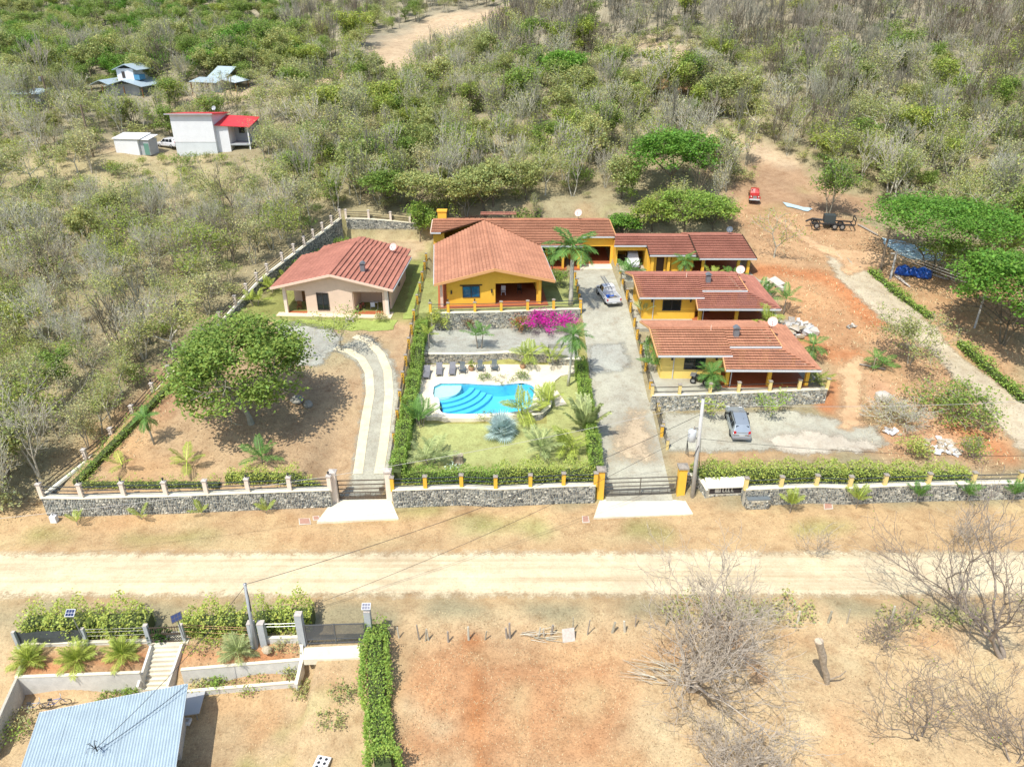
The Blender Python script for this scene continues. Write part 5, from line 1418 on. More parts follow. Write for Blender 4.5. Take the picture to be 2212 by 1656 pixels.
def leaf_geo(C, size, rg, flat=.5, asp=.6, vary=.35, droop=0.0):
    """quads of about 'size' at the centres C; returns V, F, colour factors"""
    n = len(C)
    nrm = rg.normal(size=(n, 3)); nrm[:, 2] = np.abs(nrm[:, 2]) + flat * 1.6; nrm /= np.linalg.norm(nrm, axis=1, keepdims=True)
    t = rg.normal(size=(n, 3)); x = np.cross(nrm, t); x /= np.linalg.norm(x, axis=1, keepdims=True); y = np.cross(nrm, x)
    s = size * (1 + vary * rg.uniform(-1, 1, n))[:, None]
    a = x * s * .5; b = y * s * .5 * asp
    z = np.zeros((n, 3)); z[:, 2] = -droop
    V = np.stack([C - a * .9 - b * .35, C - a * .1 + -b, C + a + z, C - a * .1 + b], 1).reshape(-1, 3)
    F = np.arange(4 * n).reshape(-1, 4)
    k = np.clip(rg.normal(1, .22, n), .45, 1.6)[:, None]
    hue = rg.normal(0, .08, n)[:, None]
    return V, F, np.concatenate([k * (1 + hue), k, k * (1 - hue * .5)], 1)
def leaf_mesh(name, C, size, mat, rg, **kw):
    V, F, c = leaf_geo(np.asarray(C, float), size, rg, **kw)
    return np_mesh(name, V, F, c, [mat])

def grow(seed, h, trunk_h=.25, r=.16, split=3, levels=4, spread=.75, up=.25, wig=.25, ratio=.68, side=.55, rmin=.012, lean=(0, 0), stems=1, seglen=3):
    """branching skeleton: segments, and the outer points that carry leaves"""
    rg = random.Random(seed)
    segs, tips = [], []
    def rv(): return Vector((rg.gauss(0, 1), rg.gauss(0, 1), rg.gauss(0, 1)))
    def go(p, d, L, rad, lev):
        n = seglen if lev else 4
        for i in range(n):
            d = (d + rv() * wig * (.5 if lev == 0 else 1) * .5 + Vector((0, 0, up * .35))).normalized()
            q = p + d * (L / n)
            r1 = rad * (1 - .42 * (i + 1) / n)
            segs.append((tuple(p), tuple(q), max(rad * (1 - .42 * i / n), rmin), max(r1, rmin * .8)))
            p = q
            if lev >= levels - 1: tips.append(tuple(p))
            if lev < levels and i < n - 1 and lev > 0 and rg.random() < side:
                dd = (d + rv() * spread * .9).normalized()
                go(p, dd, L * ratio * rg.uniform(.6, .95), r1 * .6, lev + 1)
        if lev < levels:
            k = split if lev else max(split, 3)
            a0 = rg.uniform(0, 6.28)
            X = d.cross(Vector((.3, .2, .9))).normalized(); Y = d.cross(X)
            for j in range(k):
                a = a0 + 6.28 * j / k + rg.uniform(-.5, .5)
                sp = spread * rg.uniform(.6, 1.25)
                dd = (d + (X * math.cos(a) + Y * math.sin(a)) * sp).normalized()
                go(p, dd, L * ratio * rg.uniform(.8, 1.2) if lev else h * (1 - trunk_h) * .42 * rg.uniform(.8, 1.15), rad * .6, lev + 1)
        else:
            tips.append(tuple(p))
    for s_ in range(stems):
        a = 6.28 * s_ / max(1, stems) + rg.uniform(0, 1)
        off = .12 * (stems > 1)
        go(Vector((off * math.cos(a), off * math.sin(a), -.15)), Vector((lean[0] + (stems > 1) * .35 * math.cos(a), lean[1] + (stems > 1) * .35 * math.sin(a), 1)).normalized(), h * trunk_h + .15, r / math.sqrt(stems), 0)
    return segs, tips
def fit(segs, tips, h, wd=None):
    """scale the skeleton so that its top is at h and its spread about wd"""
    P = np.array([s[1] for s in segs]); top = P[:, 2].max(); rad = max(np.percentile(np.abs(P[:, 0]), 97), np.percentile(np.abs(P[:, 1]), 97)) * 2
    kz = h / top; kx = (wd / rad) if wd else kz
    k = np.array([kx, kx, kz])
    return [(tuple(np.array(a) * k), tuple(np.array(b) * k), r0, r1) for a, b, r0, r1 in segs], [tuple(np.array(t) * k) for t in tips]
def crown_pts(tips, n, sig, rg):
    tp = np.array(tips); i = rg.integers(0, len(tp), n)
    return tp[i] + rg.normal(0, sig, (n, 3)) * np.array([1, 1, .7])

class Proto: pass
def proto(kind, seed, h, wd, bark, leafm=None, nleaf=0, lsize=.3, sig=.35, **g):
    p = Proto(); p.kind = kind; p.h = h
    segs, tips = grow(seed, h, **g); segs, tips = fit(segs, tips, h, wd)
    p.trunk = seg_mesh('trunk', segs, bark)
    p.crown = None
    if leafm:
        rg = np.random.default_rng(seed + 100)
        C = crown_pts(tips, nleaf, sig, rg)
        p.crown = leaf_mesh('crown', C[C[:, 2] > h * .12], lsize, leafm, rg)
    p.nseg = len(segs)
    return p
def plant(p, name, label, cat, loc, s=1.0, rz=0.0, group=None, sz=None):
    t = thing(name, label, cat, loc, rz, group)
    t.scale = (s, s, sz or s)
    link(bpy.data.objects.new('trunk', p.trunk), t)
    if p.crown: link(bpy.data.objects.new('crown', p.crown), t)
    return t
BARE = [proto('bare', 21 + i, 7.5, [6, 5, 7, 5.5, 6.5][i], [M_BARKG, M_BARKP, M_BARKG, M_BARKP, M_BARKD][i], [ML_DRY, ML_OLIVE, ML_YEL, ML_DRY, None][i], [420, 360, 300, 450, 0][i], .2, .4, levels=4, split=2 + (i % 2), spread=.6, up=.3, side=.4, rmin=.016, r=.15, stems=[1, 2, 1, 3, 2][i]) for i in range(5)]
HILL = [proto('bare', 61 + i, 9.0, [4.2, 5, 3.6, 4.6][i], [M_BARKH, M_BARKG, M_BARKH, M_BARKD][i], levels=3, split=3, spread=.38, up=.55, side=.5, rmin=.03, r=.16, stems=[2, 3, 1, 3][i], wig=.3) for i in range(4)]
SPARSE = [proto('sparse', 31 + i, 6.5, [6.5, 5.5, 7.5, 6][i], [M_BARKP, M_BARKG, M_BARKP, M_BARKG][i], [ML_OLIVE, ML_DRY, ML_OLIVE, ML_YEL][i], [1500, 1300, 1900, 1200][i], .25, .45, levels=4, split=2, spread=.7, up=.2, side=.4, rmin=.018, r=.15, stems=[1, 2, 1, 2][i]) for i in range(4)]
UPR = [proto('upright', 81 + i, 7.5, [4.0, 4.8, 3.6][i], [M_BARKP, M_BARKP, M_BARKG][i], [ML_YEL, ML_DRY, ML_OLIVE][i], [600, 560, 620][i], .25, .45, levels=3, split=3, spread=.42, up=.45, side=.55, rmin=.028, r=.13, stems=[2, 3, 2][i], wig=.35) for i in range(3)]
GREEN = [proto('green', 41 + i, 6.5, [6.5, 7.5, 6][i], M_BARKD, [ML_GREEN, ML_OLIVE, ML_GREEN][i], [2300, 2600, 2000][i], .34, .45, levels=3, split=3, spread=.75, up=.18, side=.5, rmin=.03, r=.17) for i in range(3)]
BRIGHT = [proto('bright', 51 + i, 6.0, [8, 6.5][i], M_BARKD, [ML_BRIGHT, ML_YEL][i], 2600, .33, .42, levels=3, split=3, spread=.85, up=.1, side=.5, rmin=.03, r=.18) for i in range(2)]
SHRUB = [proto('shrub', 71 + i, 2.2, 3.0, M_BARKD, [ML_YEL, ML_OLIVE, ML_GREEN, ML_DRY][i], 520, .22, .28, levels=2, split=3, spread=.8, up=.15, side=.4, rmin=.02, r=.07, stems=4, trunk_h=.3) for i in range(4)]

# ------------------------------------------------------------------ individual trees of the lots
def one_tree(name, label, px, py, h, wd, seed, bark, leafm, nleaf, lsize, sig, cat='tree', lean=(0, 0), loc=None, group=None, fill=None, **g):
    p = proto('x', seed, h, wd, bark, leafm, nleaf, lsize, sig, lean=lean, **g)
    if fill:    # rounder crown: leaf clumps spread through an uneven dome; fill = (rx, rz, centre height, clumps, leaves per clump)
        rx, rz, zc, nc, nl = fill; r2 = np.random.default_rng(seed)
        d = r2.normal(size=(nc, 3)); d /= np.linalg.norm(d, axis=1, keepdims=True); d[:, 2] = np.where(d[:, 2] < -.35, -d[:, 2], d[:, 2])
        c = d * (r2.uniform(.45, 1.05, nc) ** .6)[:, None] * np.array([rx, rx, rz]) + np.array([lean[0] * h * .5, lean[1] * h * .5, zc])
        C = np.repeat(c, nl, 0) + r2.normal(0, 1, (nc * nl, 3)) * np.array([.62, .62, .3]) * max(.8, rx / 6)
        p.crown = leaf_mesh('crown', C[C[:, 2] > .8], lsize, leafm, r2, flat=.7)
    q = loc or G(px, py)
    return plant(p, name, label, cat, q)
one_tree('broadleaf_tree', 'big leafy tree standing alone on the bare dirt lot', 543, 915, 9.8, 11.4, 5, M_BARKG, ML_GREEN, 100, .33, .5, fill=(6.0, 4.5, 5.6, 165, 120), levels=4, split=3, spread=.72, up=.2, side=.5, rmin=.03, r=.34, trunk_h=.16, ratio=.7)
one_tree('young_tree', 'thin sparse-leaved tree in front of the pink bungalow', 738, 757, 5.2, 4.6, 9, M_BARKG, ML_YEL, 900, .2, .35, levels=4, split=2, spread=.6, up=.3, side=.5, rmin=.016, r=.07)
one_tree('sapling', 'leafless sapling on the gravel beside the shade of the big tree', 672, 772, 3.0, 1.6, 12, M_BARKG, ML_OLIVE, 60, .16, .25, levels=2, split=2, spread=.5, up=.5, side=.5, rmin=.015, r=.04)
for k, (x, y, h, wd, lm, lab) in enumerate([(832, 452, 5.6, 6.6, ML_GREEN, 'round leafy tree above the corner of the tall stone wall'), (905, 460, 5.8, 7.0, ML_OLIVE, 'round leafy tree second from the stone wall corner behind the chimney'), (1048, 466, 7.2, 10.0, ML_OLIVE, 'widest round-crowned tree directly behind the yellow house'), (985, 462, 5.0, 5.5, ML_OLIVE, 'small round tree squeezed behind the chimney of the yellow house')]):
    one_tree('broadleaf_tree', lab, x, y, h, wd, 300 + k, M_BARKD, lm, 100, .34, .45, fill=(wd / 2, h * .32, h * .68, int(9 * wd), 70), levels=3, split=3, spread=.85, up=.1, side=.5, rmin=.03, r=.2)
one_tree('broadleaf_tree', 'glossy green tree against the stone wall behind the pink bungalow', 908, 530, 5.6, 4.0, 310, M_BARKD, ML_HEDGE, 2600, .28, .4, levels=3, split=3, spread=.6, up=.25, side=.5, rmin=.03, r=.12, loc=Vector((-13.4, 105.4, gz(-13.4, 105.4))))
one_tree('shade_tree', 'brightest green dense tree above the rear villa', 1447, 418, 9.0, 12.0, 320, M_BARKD, ML_BRIGHT, 100, .42, .5, fill=(6.4, 3.2, 6.0, 120, 90), levels=3, split=3, spread=.95, up=.12, side=.6, rmin=.04, r=.28)
for k, (x, y, h, wd, lm, lab) in enumerate([(1478, 500, 6.0, 8.5, ML_HEDGE, 'light green bushy tree just behind the rear villa roof'), (1408, 500, 4.6, 5.5, ML_YEL, 'yellow-green bushy tree between wing roof and rear villa'), (1540, 495, 4.6, 6.0, ML_HEDGE, 'bushy green tree behind the small dark dish'), (1345, 505, 2.6, 4.4, ML_BRIGHT, 'low bright bush behind the end of the wing roof')]):
    one_tree('bushy_tree', lab, x, y, h, wd, 330 + k, M_BARKD, lm, 100, .33, .45, fill=(wd / 2, h * .38, h * .58, int(10 * wd), 60), levels=3, split=3, spread=.8, up=.12, side=.5, rmin=.03, r=.14, trunk_h=.15)
one_tree('shade_tree', 'small vivid green round tree alone on the upper slope', 1213, 197, 7.0, 11.5, 340, M_BARKD, ML_BRIGHT, 100, .5, .5, fill=(5.8, 2.8, 4.4, 70, 60), levels=3, split=3, spread=.9, up=.12, side=.5, rmin=.05, r=.25, trunk_h=.12)
UMB = dict(levels=4, split=3, spread=.95, up=.06, side=.55, rmin=.022, r=.22, stems=3, trunk_h=.3, ratio=.66)
one_tree('umbrella_tree', 'flat-topped feathery umbrella tree beyond the blue tarp', 2010, 590, 8.2, 17.0, 350, M_BARKD, ML_BRIGHT, 100, .36, .32, fill=(8.6, 1.3, 7.2, 190, 75), **UMB)
one_tree('umbrella_tree', 'low feathery umbrella tree shading the blue tarp', 2060, 606, 4.2, 8.0, 351, M_BARKG, ML_GREEN, 100, .32, .3, fill=(4.2, .8, 3.8, 60, 60), **UMB)
one_tree('umbrella_tree', 'large spreading green tree by the overhead wires at the picture edge', 2165, 745, 10.0, 13.5, 352, M_BARKD, ML_BRIGHT, 100, .4, .45, fill=(6.8, 3.4, 6.6, 150, 90), levels=4, split=3, spread=.85, up=.1, side=.5, rmin=.022, r=.25, stems=3, trunk_h=.22, ratio=.68)
one_tree('umbrella_tree', 'pale yellow-green tree behind the large spreading tree', 2200, 590, 6.0, 8.0, 353, M_BARKG, ML_YEL, 2600, .28, .4, levels=3, split=3, spread=.8, up=.12, side=.5, rmin=.03, r=.18)
one_tree('broadleaf_tree', 'upright green tree shading the dark trailer', 1788, 466, 8.2, 6.0, 354, M_BARKG, ML_GREEN, 2300, .36, .42, levels=3, split=3, spread=.55, up=.3, side=.5, rmin=.03, r=.14, stems=3)
one_tree('young_tree', 'thin yellow-leaved tree near the corner of the rear villa', 1672, 556, 6.6, 7.0, 355, M_BARKP, ML_YEL, 520, .22, .4, levels=4, split=2, spread=.6, up=.3, side=.5, rmin=.022, r=.13)
one_tree('open_tree', 'light open-crowned tree between the two dirt tracks', 1965, 786, 6.4, 8.6, 356, M_BARKG, ML_OLIVE, 2600, .24, .35, levels=4, split=2, spread=.75, up=.15, side=.5, rmin=.02, r=.15, stems=3, trunk_h=.3)
one_tree('low_bush', 'wide green bush at the edge of the side track', 2060, 892, 3.4, 7.6, 357, M_BARKG, ML_GREEN, 2600, .27, .35, cat='bush', levels=3, split=3, spread=.9, up=.06, side=.5, rmin=.02, r=.1, stems=5, trunk_h=.2)
one_tree('dry_bush', 'pale dry twiggy bush beside the white boulder', 1935, 918, 2.6, 5.6, 358, M_BARKP, ML_DRY, 900, .16, .3, cat='bush', levels=4, split=3, spread=.7, up=.15, side=.5, rmin=.018, r=.07, stems=6, trunk_h=.2)
one_tree('round_bush', 'small round light green bush nearest the rubble heap', 1973, 985, 1.7, 2.4, 359, M_BARKD, ML_HEDGEY, 900, .17, .2, cat='bush', levels=2, split=3, spread=.8, up=.1, side=.5, rmin=.015, r=.05, stems=4, trunk_h=.2)
one_tree('round_bush', 'small olive bush on red earth right of the rubble heap', 2097, 988, 2.2, 3.0, 360, M_BARKG, ML_YEL, 800, .17, .22, cat='bush', levels=3, split=3, spread=.7, up=.15, side=.5, rmin=.015, r=.05, stems=4, trunk_h=.25)
one_tree('sapling', 'young light green tree beside the pebble wall left of the silver car', 1533, 912, 2.3, 2.0, 361, M_BARKG, ML_HEDGEY, 420, .2, .22, levels=2, split=3, spread=.7, up=.2, side=.5, rmin=.018, r=.04)
one_tree('sapling', 'young wide green tree beside the pebble wall right of the silver car', 1668, 902, 2.5, 3.4, 362, M_BARKG, ML_HEDGE, 520, .2, .25, levels=2, split=3, spread=.85, up=.12, side=.5, rmin=.018, r=.05)
# shrubs of the gardens
def bush(label, p, h, wd, lm, n, ls, seed, name='garden_bush', sig=.18, cat='bush'):
    pr_ = proto('x', seed, h, wd, M_BARKD, lm, n, ls, sig, levels=2, split=3, spread=.8, up=.12, side=.5, rmin=.012, r=.04, stems=5, trunk_h=.25)
    return plant(pr_, name, label, cat, p)
ML_MAG = leafmat('bougainvillea_magenta', (.62, .02, .36), .6, .25, .03); ML_ORG = leafmat('orange_bloom', (.55, .20, .07), .6, .25, .03)
bush('magenta bougainvillea in bloom against the terrace wall', Vector((3.6, 78.9, 3.8)), 2.3, 4.2, ML_MAG, 1900, .17, 401, 'bougainvillea', .22)
bush('trailing end of the magenta bougainvillea by the tall garden palm', Vector((6.0, 78.7, 3.8)), 2.0, 3.0, ML_MAG, 1000, .17, 402, 'bougainvillea', .22)
bush('green and orange flowering shrub beside the bougainvillea', Vector((1.0, 78.9, 3.8)), 1.9, 2.4, ML_ORG, 420, .16, 403, 'flowering_shrub', .22)
bush('green foliage shrub under the orange blossoms', Vector((1.3, 78.7, 3.8)), 1.6, 2.4, ML_GREEN, 500, .18, 404, 'flowering_shrub', .22)
bush('pale green bushy shrub at the hedge end of the gravel terrace', Vector((-8.6, 78.9, 3.8)), 2.7, 2.6, ML_HEDGEY, 1500, .17, 405)
bush('thin brownish shrub on the gravel terrace wall', Vector((-5.0, 79.0, 3.8)), 1.5, 1.2, ML_BROWN, 240, .15, 406)
bush('dark green shrub behind the royal palm trunk', Vector((5.6, 87.5, 5.9)), 2.3, 2.6, ML_GREEN, 1100, .2, 407)
bush('flowering pot-side shrub by the pool edge, nearer the hedge', PZ(1046, 820, DZ), .7, 1.2, ML_GREEN, 320, .13, 408)
bush('flowering shrub by the pool edge, nearer the tall palm', PZ(1129, 819, DZ), .9, 1.4, ML_GREEN, 420, .13, 409)
bush('low plants along the rim between the pool-edge shrubs', PZ(1088, 822, DZ), .4, 2.6, ML_OLIVE, 260, .12, 410)
bush('yellow-green tuft at the plinth corner of the pink bungalow', Hp(12.6, -.9, 5.1), .9, 1.5, ML_DRY, 420, .16, 411)
bush('small yellow bush among the rocks beside the big tree', G(647, 812), .9, 1.2, ML_HEDGEY, 260, .13, 412)
for k, (x, y, h, lab) in enumerate([(690, 520 + 62, 1.8, 'leafy shrub against the dark stone wall nearest the bungalow eave'), (720, 512 + 55, 1.5, 'leafy shrub against the dark stone wall in the middle of three'), (770, 520, 1.9, 'leafy shrub in the inner corner of the tall stone walls')]):
    bush(lab, Vector((float(xf1(94 + 4.5 * k)) + 1.3, 94 + 4.5 * k, gz(-22, 94))), h, 2.0, ML_HEDGE, 620, .2, 420 + k)

# ------------------------------------------------------------------ hedges
def hedge(label, pts, wd, h, lm, seed, dens=150, ls=.13, ragged=.12, core=True, name='hedge'):
    """pts ground points; a dense leafy strip"""
    rg = np.random.default_rng(seed)
    base = Vector(pts[0])
    t = thing(name, label, 'hedge', base)
    Cs = []
    mb = MB()
    for a, b in zip(pts[:-1], pts[1:]):
        a, b = Vector(a), Vector(b); d = b - a; L = Vector((d.x, d.y, 0)).length
        sx = Vector((-d.y, d.x, 0)).normalized()
        n = int(L * (wd + 2 * h) * dens)
        u = rg.uniform(0, 1, n); per = rg.uniform(0, wd + 2 * h, n)
        wx = a.x + d.x * u + .7 * (a.y + d.y * u); lump = 1 + ragged * np.sin(wx * 1.9 + seed) + ragged * .8 * np.sin(wx * 4.7 + 2 * seed) + ragged * rg.normal(0, .5, n)
        side = np.where(per < h, -1, np.where(per > h + wd, 1, 0))
        o = np.where(side == 0, (per - h) - wd / 2, side * wd / 2)
        zz = np.where(side == -1, per, np.where(side == 1, per - h - wd, h)) 
        o = o * lump + rg.normal(0, .06, n); zz = np.minimum(zz, h) * lump + rg.normal(0, .07, n)
        rel_ = np.array(a - base)[None, :] + np.array(d)[None, :] * u[:, None] + np.array(sx)[None, :] * o[:, None]
        rel_[:, 2] += np.maximum(zz, .03)
        Cs.append(rel_)
        if core:
            k = .3 * wd
            mb.hexa([a - base - sx * k, b - base - sx * k, b - base + sx * k, a - base + sx * k,
                     a - base - sx * k + Vector((0, 0, h * .62)), b - base - sx * k + Vector((0, 0, h * .62)), b - base + sx * k + Vector((0, 0, h * .62)), a - base + sx * k + Vector((0, 0, h * .62))])
    if core: mb.build('branches', M_CORE, t)
    C = np.concatenate(Cs)
    link(bpy.data.objects.new('foliage', leaf_mesh('foliage', C, ls, lm, rg, flat=.35, asp=.7)), t)
    return t
gp = lambda *q: [G(*p) for p in q]
xr2 = lambda y: float(xf2(y)) + .75
hedge('long clipped green hedge between the wheel-strip drive and the pool', [onz(xr2(y), y) for y in (51.8, 55, 60, 65, 70)] + [Vector((xr2(y), y, z)) for y, z in ((72.2, 3.3), (74, 3.6), (79.2, 3.7))], 1.05, 1.75, ML_HEDGE, 1)
hedge('clipped green hedge between the pool lawn and the driveway', [onz(7.25, y) for y in (52.3, 56, 60, 64, 68, 71.5)], .95, 1.6, ML_HEDGE, 2)
hedge('bright bushy hedge behind the yellow-posted fence, hedge-corner half', [onz(x, 52.1) for x in (-9.3, -6, -3, -1.0)], 1.0, 1.15, ML_HEDGE, 3)
hedge('taller yellow-green hedge behind the yellow-posted fence by the wide gate', [onz(x, 52.2) for x in (-1.0, 2, 4.6, 7.0)], 1.3, 1.5, ML_HEDGEY, 4, ragged=.16)
hedge('wide clipped light green hedge along the villa parking', [onz(x, 53.0) for x in (15.4, 20, 25, 30, 35, 39.5)], 1.7, 1.5, ML_HEDGEY, 5, dens=130, ls=.145)
hedge('low ragged hedge behind the peach-posted fence, nearer the gate', [onz(x, 51.6) for x in (-24, -21, -18.4, -16.2)], 1.1, 1.0, ML_HEDGEY, 6, ragged=.25)
hedge('low ragged hedge behind the peach-posted fence, nearer the corner', [onz(x, 50.9) for x in (-36, -32, -28, -24.4)], .8, .6, ML_HEDGEY, 7, dens=60, ragged=.35)
hedge('bushy hedge climbing inside the woodland-side fence', [onz(float(xf1(y)) + 1.4, y) for y in (51, 55, 59, 63, 67, 71)], .9, .75, ML_HEDGE, 8, dens=70, ragged=.3)
hedge('overgrown hedge under the mesh screen by the grey house', gp((62, 1366), (150, 1364), (330, 1360)), 1.7, 1.75, ML_HEDGEY, 9, dens=110, ls=.16, ragged=.22)
hedge('overgrown hedge between the small gate and the near utility pole', gp((398, 1364), (470, 1362), (540, 1360)), 1.4, 1.7, ML_HEDGEY, 10, dens=110, ls=.16, ragged=.22)
hedge('overgrown hedge behind the open frame beside the near utility pole', gp((556, 1358), (620, 1352), (680, 1348)), 1.5, 1.9, ML_HEDGEY, 11, dens=110, ls=.16, ragged=.22)
hedge('thick leafy hedge dividing the grey house drive from the dry field', gp((815, 1372), (812, 1440), (815, 1520), (820, 1600), (832, 1690)), 1.5, 1.7, ML_HEDGE, 12, dens=150, ls=.14, ragged=.16)
hedge('narrow green hedge along the far side of the side track', gp((1880, 588), (1920, 622), (1960, 655), (2010, 690)), .8, .7, ML_HEDGE, 13, dens=60, ls=.22, ragged=.25)
hedge('narrow green hedge following the lower side track to the picture edge', gp((2070, 745), (2110, 780), (2160, 825), (2215, 872)), .9, .9, ML_HEDGE, 14, dens=60, ls=.22, ragged=.25)
hedge('patch of green undergrowth along the stake fence behind the bare trees', gp((1430, 1318), (1520, 1325), (1620, 1322), (1760, 1330)), 1.6, .7, ML_OLIVE, 15, dens=28, ls=.2, ragged=.4, core=False, name='undergrowth')
hedge('second patch of green undergrowth along the stake fence by the road bend', gp((1900, 1345), (2000, 1340), (2110, 1335)), 1.2, .6, ML_OLIVE, 16, dens=26, ls=.2, ragged=.4, core=False, name='undergrowth')

# ------------------------------------------------------------------ palms
def frond_mesh(kind, seed):
    """one frond from the origin along +X, arching; leaflets both sides"""
    rg = np.random.default_rng(seed)
    V, F, c = [], [], []
    def quad_(p, k):
        b = len(V); V.extend(p); F.append((b, b + 1, b + 2, b + 3)); c.append((k, k, k))
    if kind == 'fan':
        for j in range(22):
            a = math.radians(-125 + 250 * j / 21); L = 1.0 * (1 - .18 * abs(math.sin(a / 2))) * rg.uniform(.92, 1.05)
            d = np.array([math.cos(a), math.sin(a), .25 * math.cos(a * .5)]); s_ = np.array([-math.sin(a), math.cos(a), 0.0])
            p0 = np.array([.62, 0, .0]); p1 = p0 + d * L * .55 + np.array([0, 0, .02 * (j % 2)]); p2 = p0 + d * L + np.array([0, 0, -.16])
            w_ = .045
            quad_([p0, p1 - s_ * w_, p2, p1 + s_ * w_], rg.uniform(.75, 1.2))
        quad_([np.array([0, -.03, 0]), np.array([.65, -.02, 0]), np.array([.65, .02, 0]), np.array([0, .03, 0])], .8)
        return np_mesh('frond', np.array(V), np.array(F), np.array(c), [MF_BLUE])
    n = 30
    arch = {'coco': .95, 'areca': .5, 'royal': .9, 'travel': .2}[kind]
    lw = {'coco': .034, 'areca': .03, 'royal': .042, 'travel': .10}[kind]
    ll = {'coco': .30, 'areca': .25, 'royal': .30, 'travel': .15}[kind]
    def P(t):
        a = arch * t * t
        return np.array([t * (1 - .18 * arch * t * t), 0, -.42 * a + 0.0])
    for i in range(n):
        t = .14 + .86 * i / (n - 1)
        p = P(t); q = P(min(1, t + .03)); d = q - p; d = d / (np.linalg.norm(d) + 1e-9) if t < .97 else np.array([.8, 0, -.6])
        L = ll * math.sin(min(1, (t + .12)) * 2.75) * rg.uniform(.85, 1.1) + .06
        for sgn in (-1, 1):
            side = np.array([0, sgn, 0.0]); tipd = d * .55 + side * .8 + np.array([0, 0, rg.uniform(-.45, -.05)])
            tip = p + tipd * L; md = p + tipd * L * .5 + np.array([0, 0, .03])
            wv = d * lw * .5
            quad_([p - wv, md - wv, tip, md + wv], rg.uniform(.7, 1.25))
    for i in range(6):
        a, b = P(i / 6), P((i + 1) / 6); w_ = .022 * (1 - i / 8)
        s_ = np.array([0, w_, 0]); u_ = np.array([0, 0, .012])
        quad_([a - s_ + u_, b - s_ + u_, b + s_ + u_, a + s_ + u_], 1.5)
    return V, F, c
_fr = {}
def fronds(kind, mat):
    k = (kind, mat.name)
    if k not in _fr:
        L = []
        for s_ in range(2):
            r = frond_mesh(kind, 5 + s_)
            L.append(r if kind == 'fan' else np_mesh('frond', np.array(r[0]), np.array(r[1]), np.array(r[2]), [mat]))
        _fr[k] = L
    return _fr[k]
def palm(label, p, kind, h, n, fl, mat, tilt=(-10, 65), seed=1, lean=(0, 0), tr=.1, trmat=None, name='palm', stems=1, sprd=.25, shaft=0.0, group=None):
    rg = random.Random(seed * 7 + 3)
    t = thing(name, label, 'palm', p, rg.uniform(0, 6.28), group)
    fm = fronds(kind, mat)
    for s_ in range(stems):
        a0 = 6.28 * s_ / stems; ox, oy = (sprd * math.cos(a0), sprd * math.sin(a0)) if stems > 1 else (0, 0)
        hh = h * (rg.uniform(.75, 1.05) if stems > 1 else 1)
        R_ = Matrix.Rotation(-t.rotation_euler.z, 3, 'Z'); lv = R_ @ Vector((lean[0], lean[1], 0))
        top = Vector((ox * 2.0 + lv.x, oy * 2.0 + lv.y, hh)) if h > .3 else Vector((ox, oy, max(hh, .1)))
        pts = [Vector((ox, oy, -.15)).lerp(top, q) + Vector((0, 0, 0)) for q in (0, .25, .5, .75, 1)]
        if h > .25:
            MB().tube(pts, [tr * 1.35, tr * 1.05, tr, tr * .95, tr * .85], 8 if tr > .08 else 5).build('trunk', trmat or M_PALMT, t, smooth=True)
        if shaft: MB().tube([top, top + Vector((0, 0, shaft * .6)), top + Vector((0, 0, shaft))], [tr * .95, tr * 1.1, tr * .45], 8).build('crownshaft', M_PALMTG, t, smooth=True); top = top + Vector((0, 0, shaft * .92))
        nn = max(4, n // stems)
        for i in range(nn):
            f = link(bpy.data.objects.new('frond', fm[i % 2]), t)
            f.location = top
            az = 2.4 * i + rg.uniform(-.25, .25); el = math.radians(tilt[1] + (tilt[0] - tilt[1]) * ((i + .5) / nn) + rg.uniform(-7, 7))
            f.rotation_euler = (rg.uniform(-.25, .25), -el, az)
            k = fl * rg.uniform(.85, 1.08); f.scale = (k, k, k)
    return t
D_ = DZ
palm('tallest royal palm with green crownshaft beside the yellow house', Vector((6.9, 81.6, 5.9)), 'royal', 5.6, 15, 3.3, MF_PALM, (-18, 72), 1, (0, .0), .24, M_BARKP, shaft=1.5, name='royal_palm')
palm('small round palm behind the royal palm', Vector((5.2, 91.5, 5.8)), 'coco', 3.2, 12, 1.7, MF_PALM, (-25, 60), 2, tr=.07)
palm('tall grey-trunked palm on the lawn between deck and driveway hedge', G(1227, 834), 'coco', 5.6, 18, 2.2, MF_PALM, (-45, 70), 3, (.35, .2), .13, M_BARKP)
palm('twin-stemmed young palm on the grey gravel terrace', PZ(1036, 752, GZ1), 'areca', 2.0, 14, 1.8, MF_PALM, (5, 75), 4, tr=.07, stems=2, sprd=.2)
palm('slim young palm at the hedge side of the gravel terrace', PZ(927, 752, GZ1), 'areca', 1.7, 8, 1.5, MF_PALMY, (20, 80), 5, tr=.05)
palm('yellow-green areca palm on the bend of the tan garden wall', PZ(1140, 777, 3.4), 'areca', .7, 16, 1.9, MF_PALMY, (0, 80), 6, tr=.06, stems=3)
palm('leafy areca palm between garden wall and tall garden palm', PZ(1193, 779, 3.3), 'areca', .6, 14, 1.8, MF_PALMY, (0, 80), 7, tr=.06, stems=3)
palm('upright clump of green palms at the deck corner by the hedge', PZ(909, 925, 2.1), 'areca', 1.2, 18, 2.0, MF_PALM, (30, 85), 8, tr=.05, stems=4, sprd=.2)
palm('young feathery palm in the lawn corner by the tree stump', PZ(931, 1003, 1.75), 'areca', .9, 14, 2.3, MF_PALMP, (5, 85), 9, tr=.07, stems=2)
palm('silver-blue fan palm on the pool lawn', PZ(1083, 941, 2.1), 'fan', .6, 18, 1.25, MF_BLUE, (-25, 80), 10, tr=.2, name='fan_palm')
palm('golden areca palm hanging over the pool rim', PZ(1128, 905, 2.3), 'areca', 1.2, 15, 2.2, MF_PALMY, (-10, 82), 11, tr=.06, stems=3)
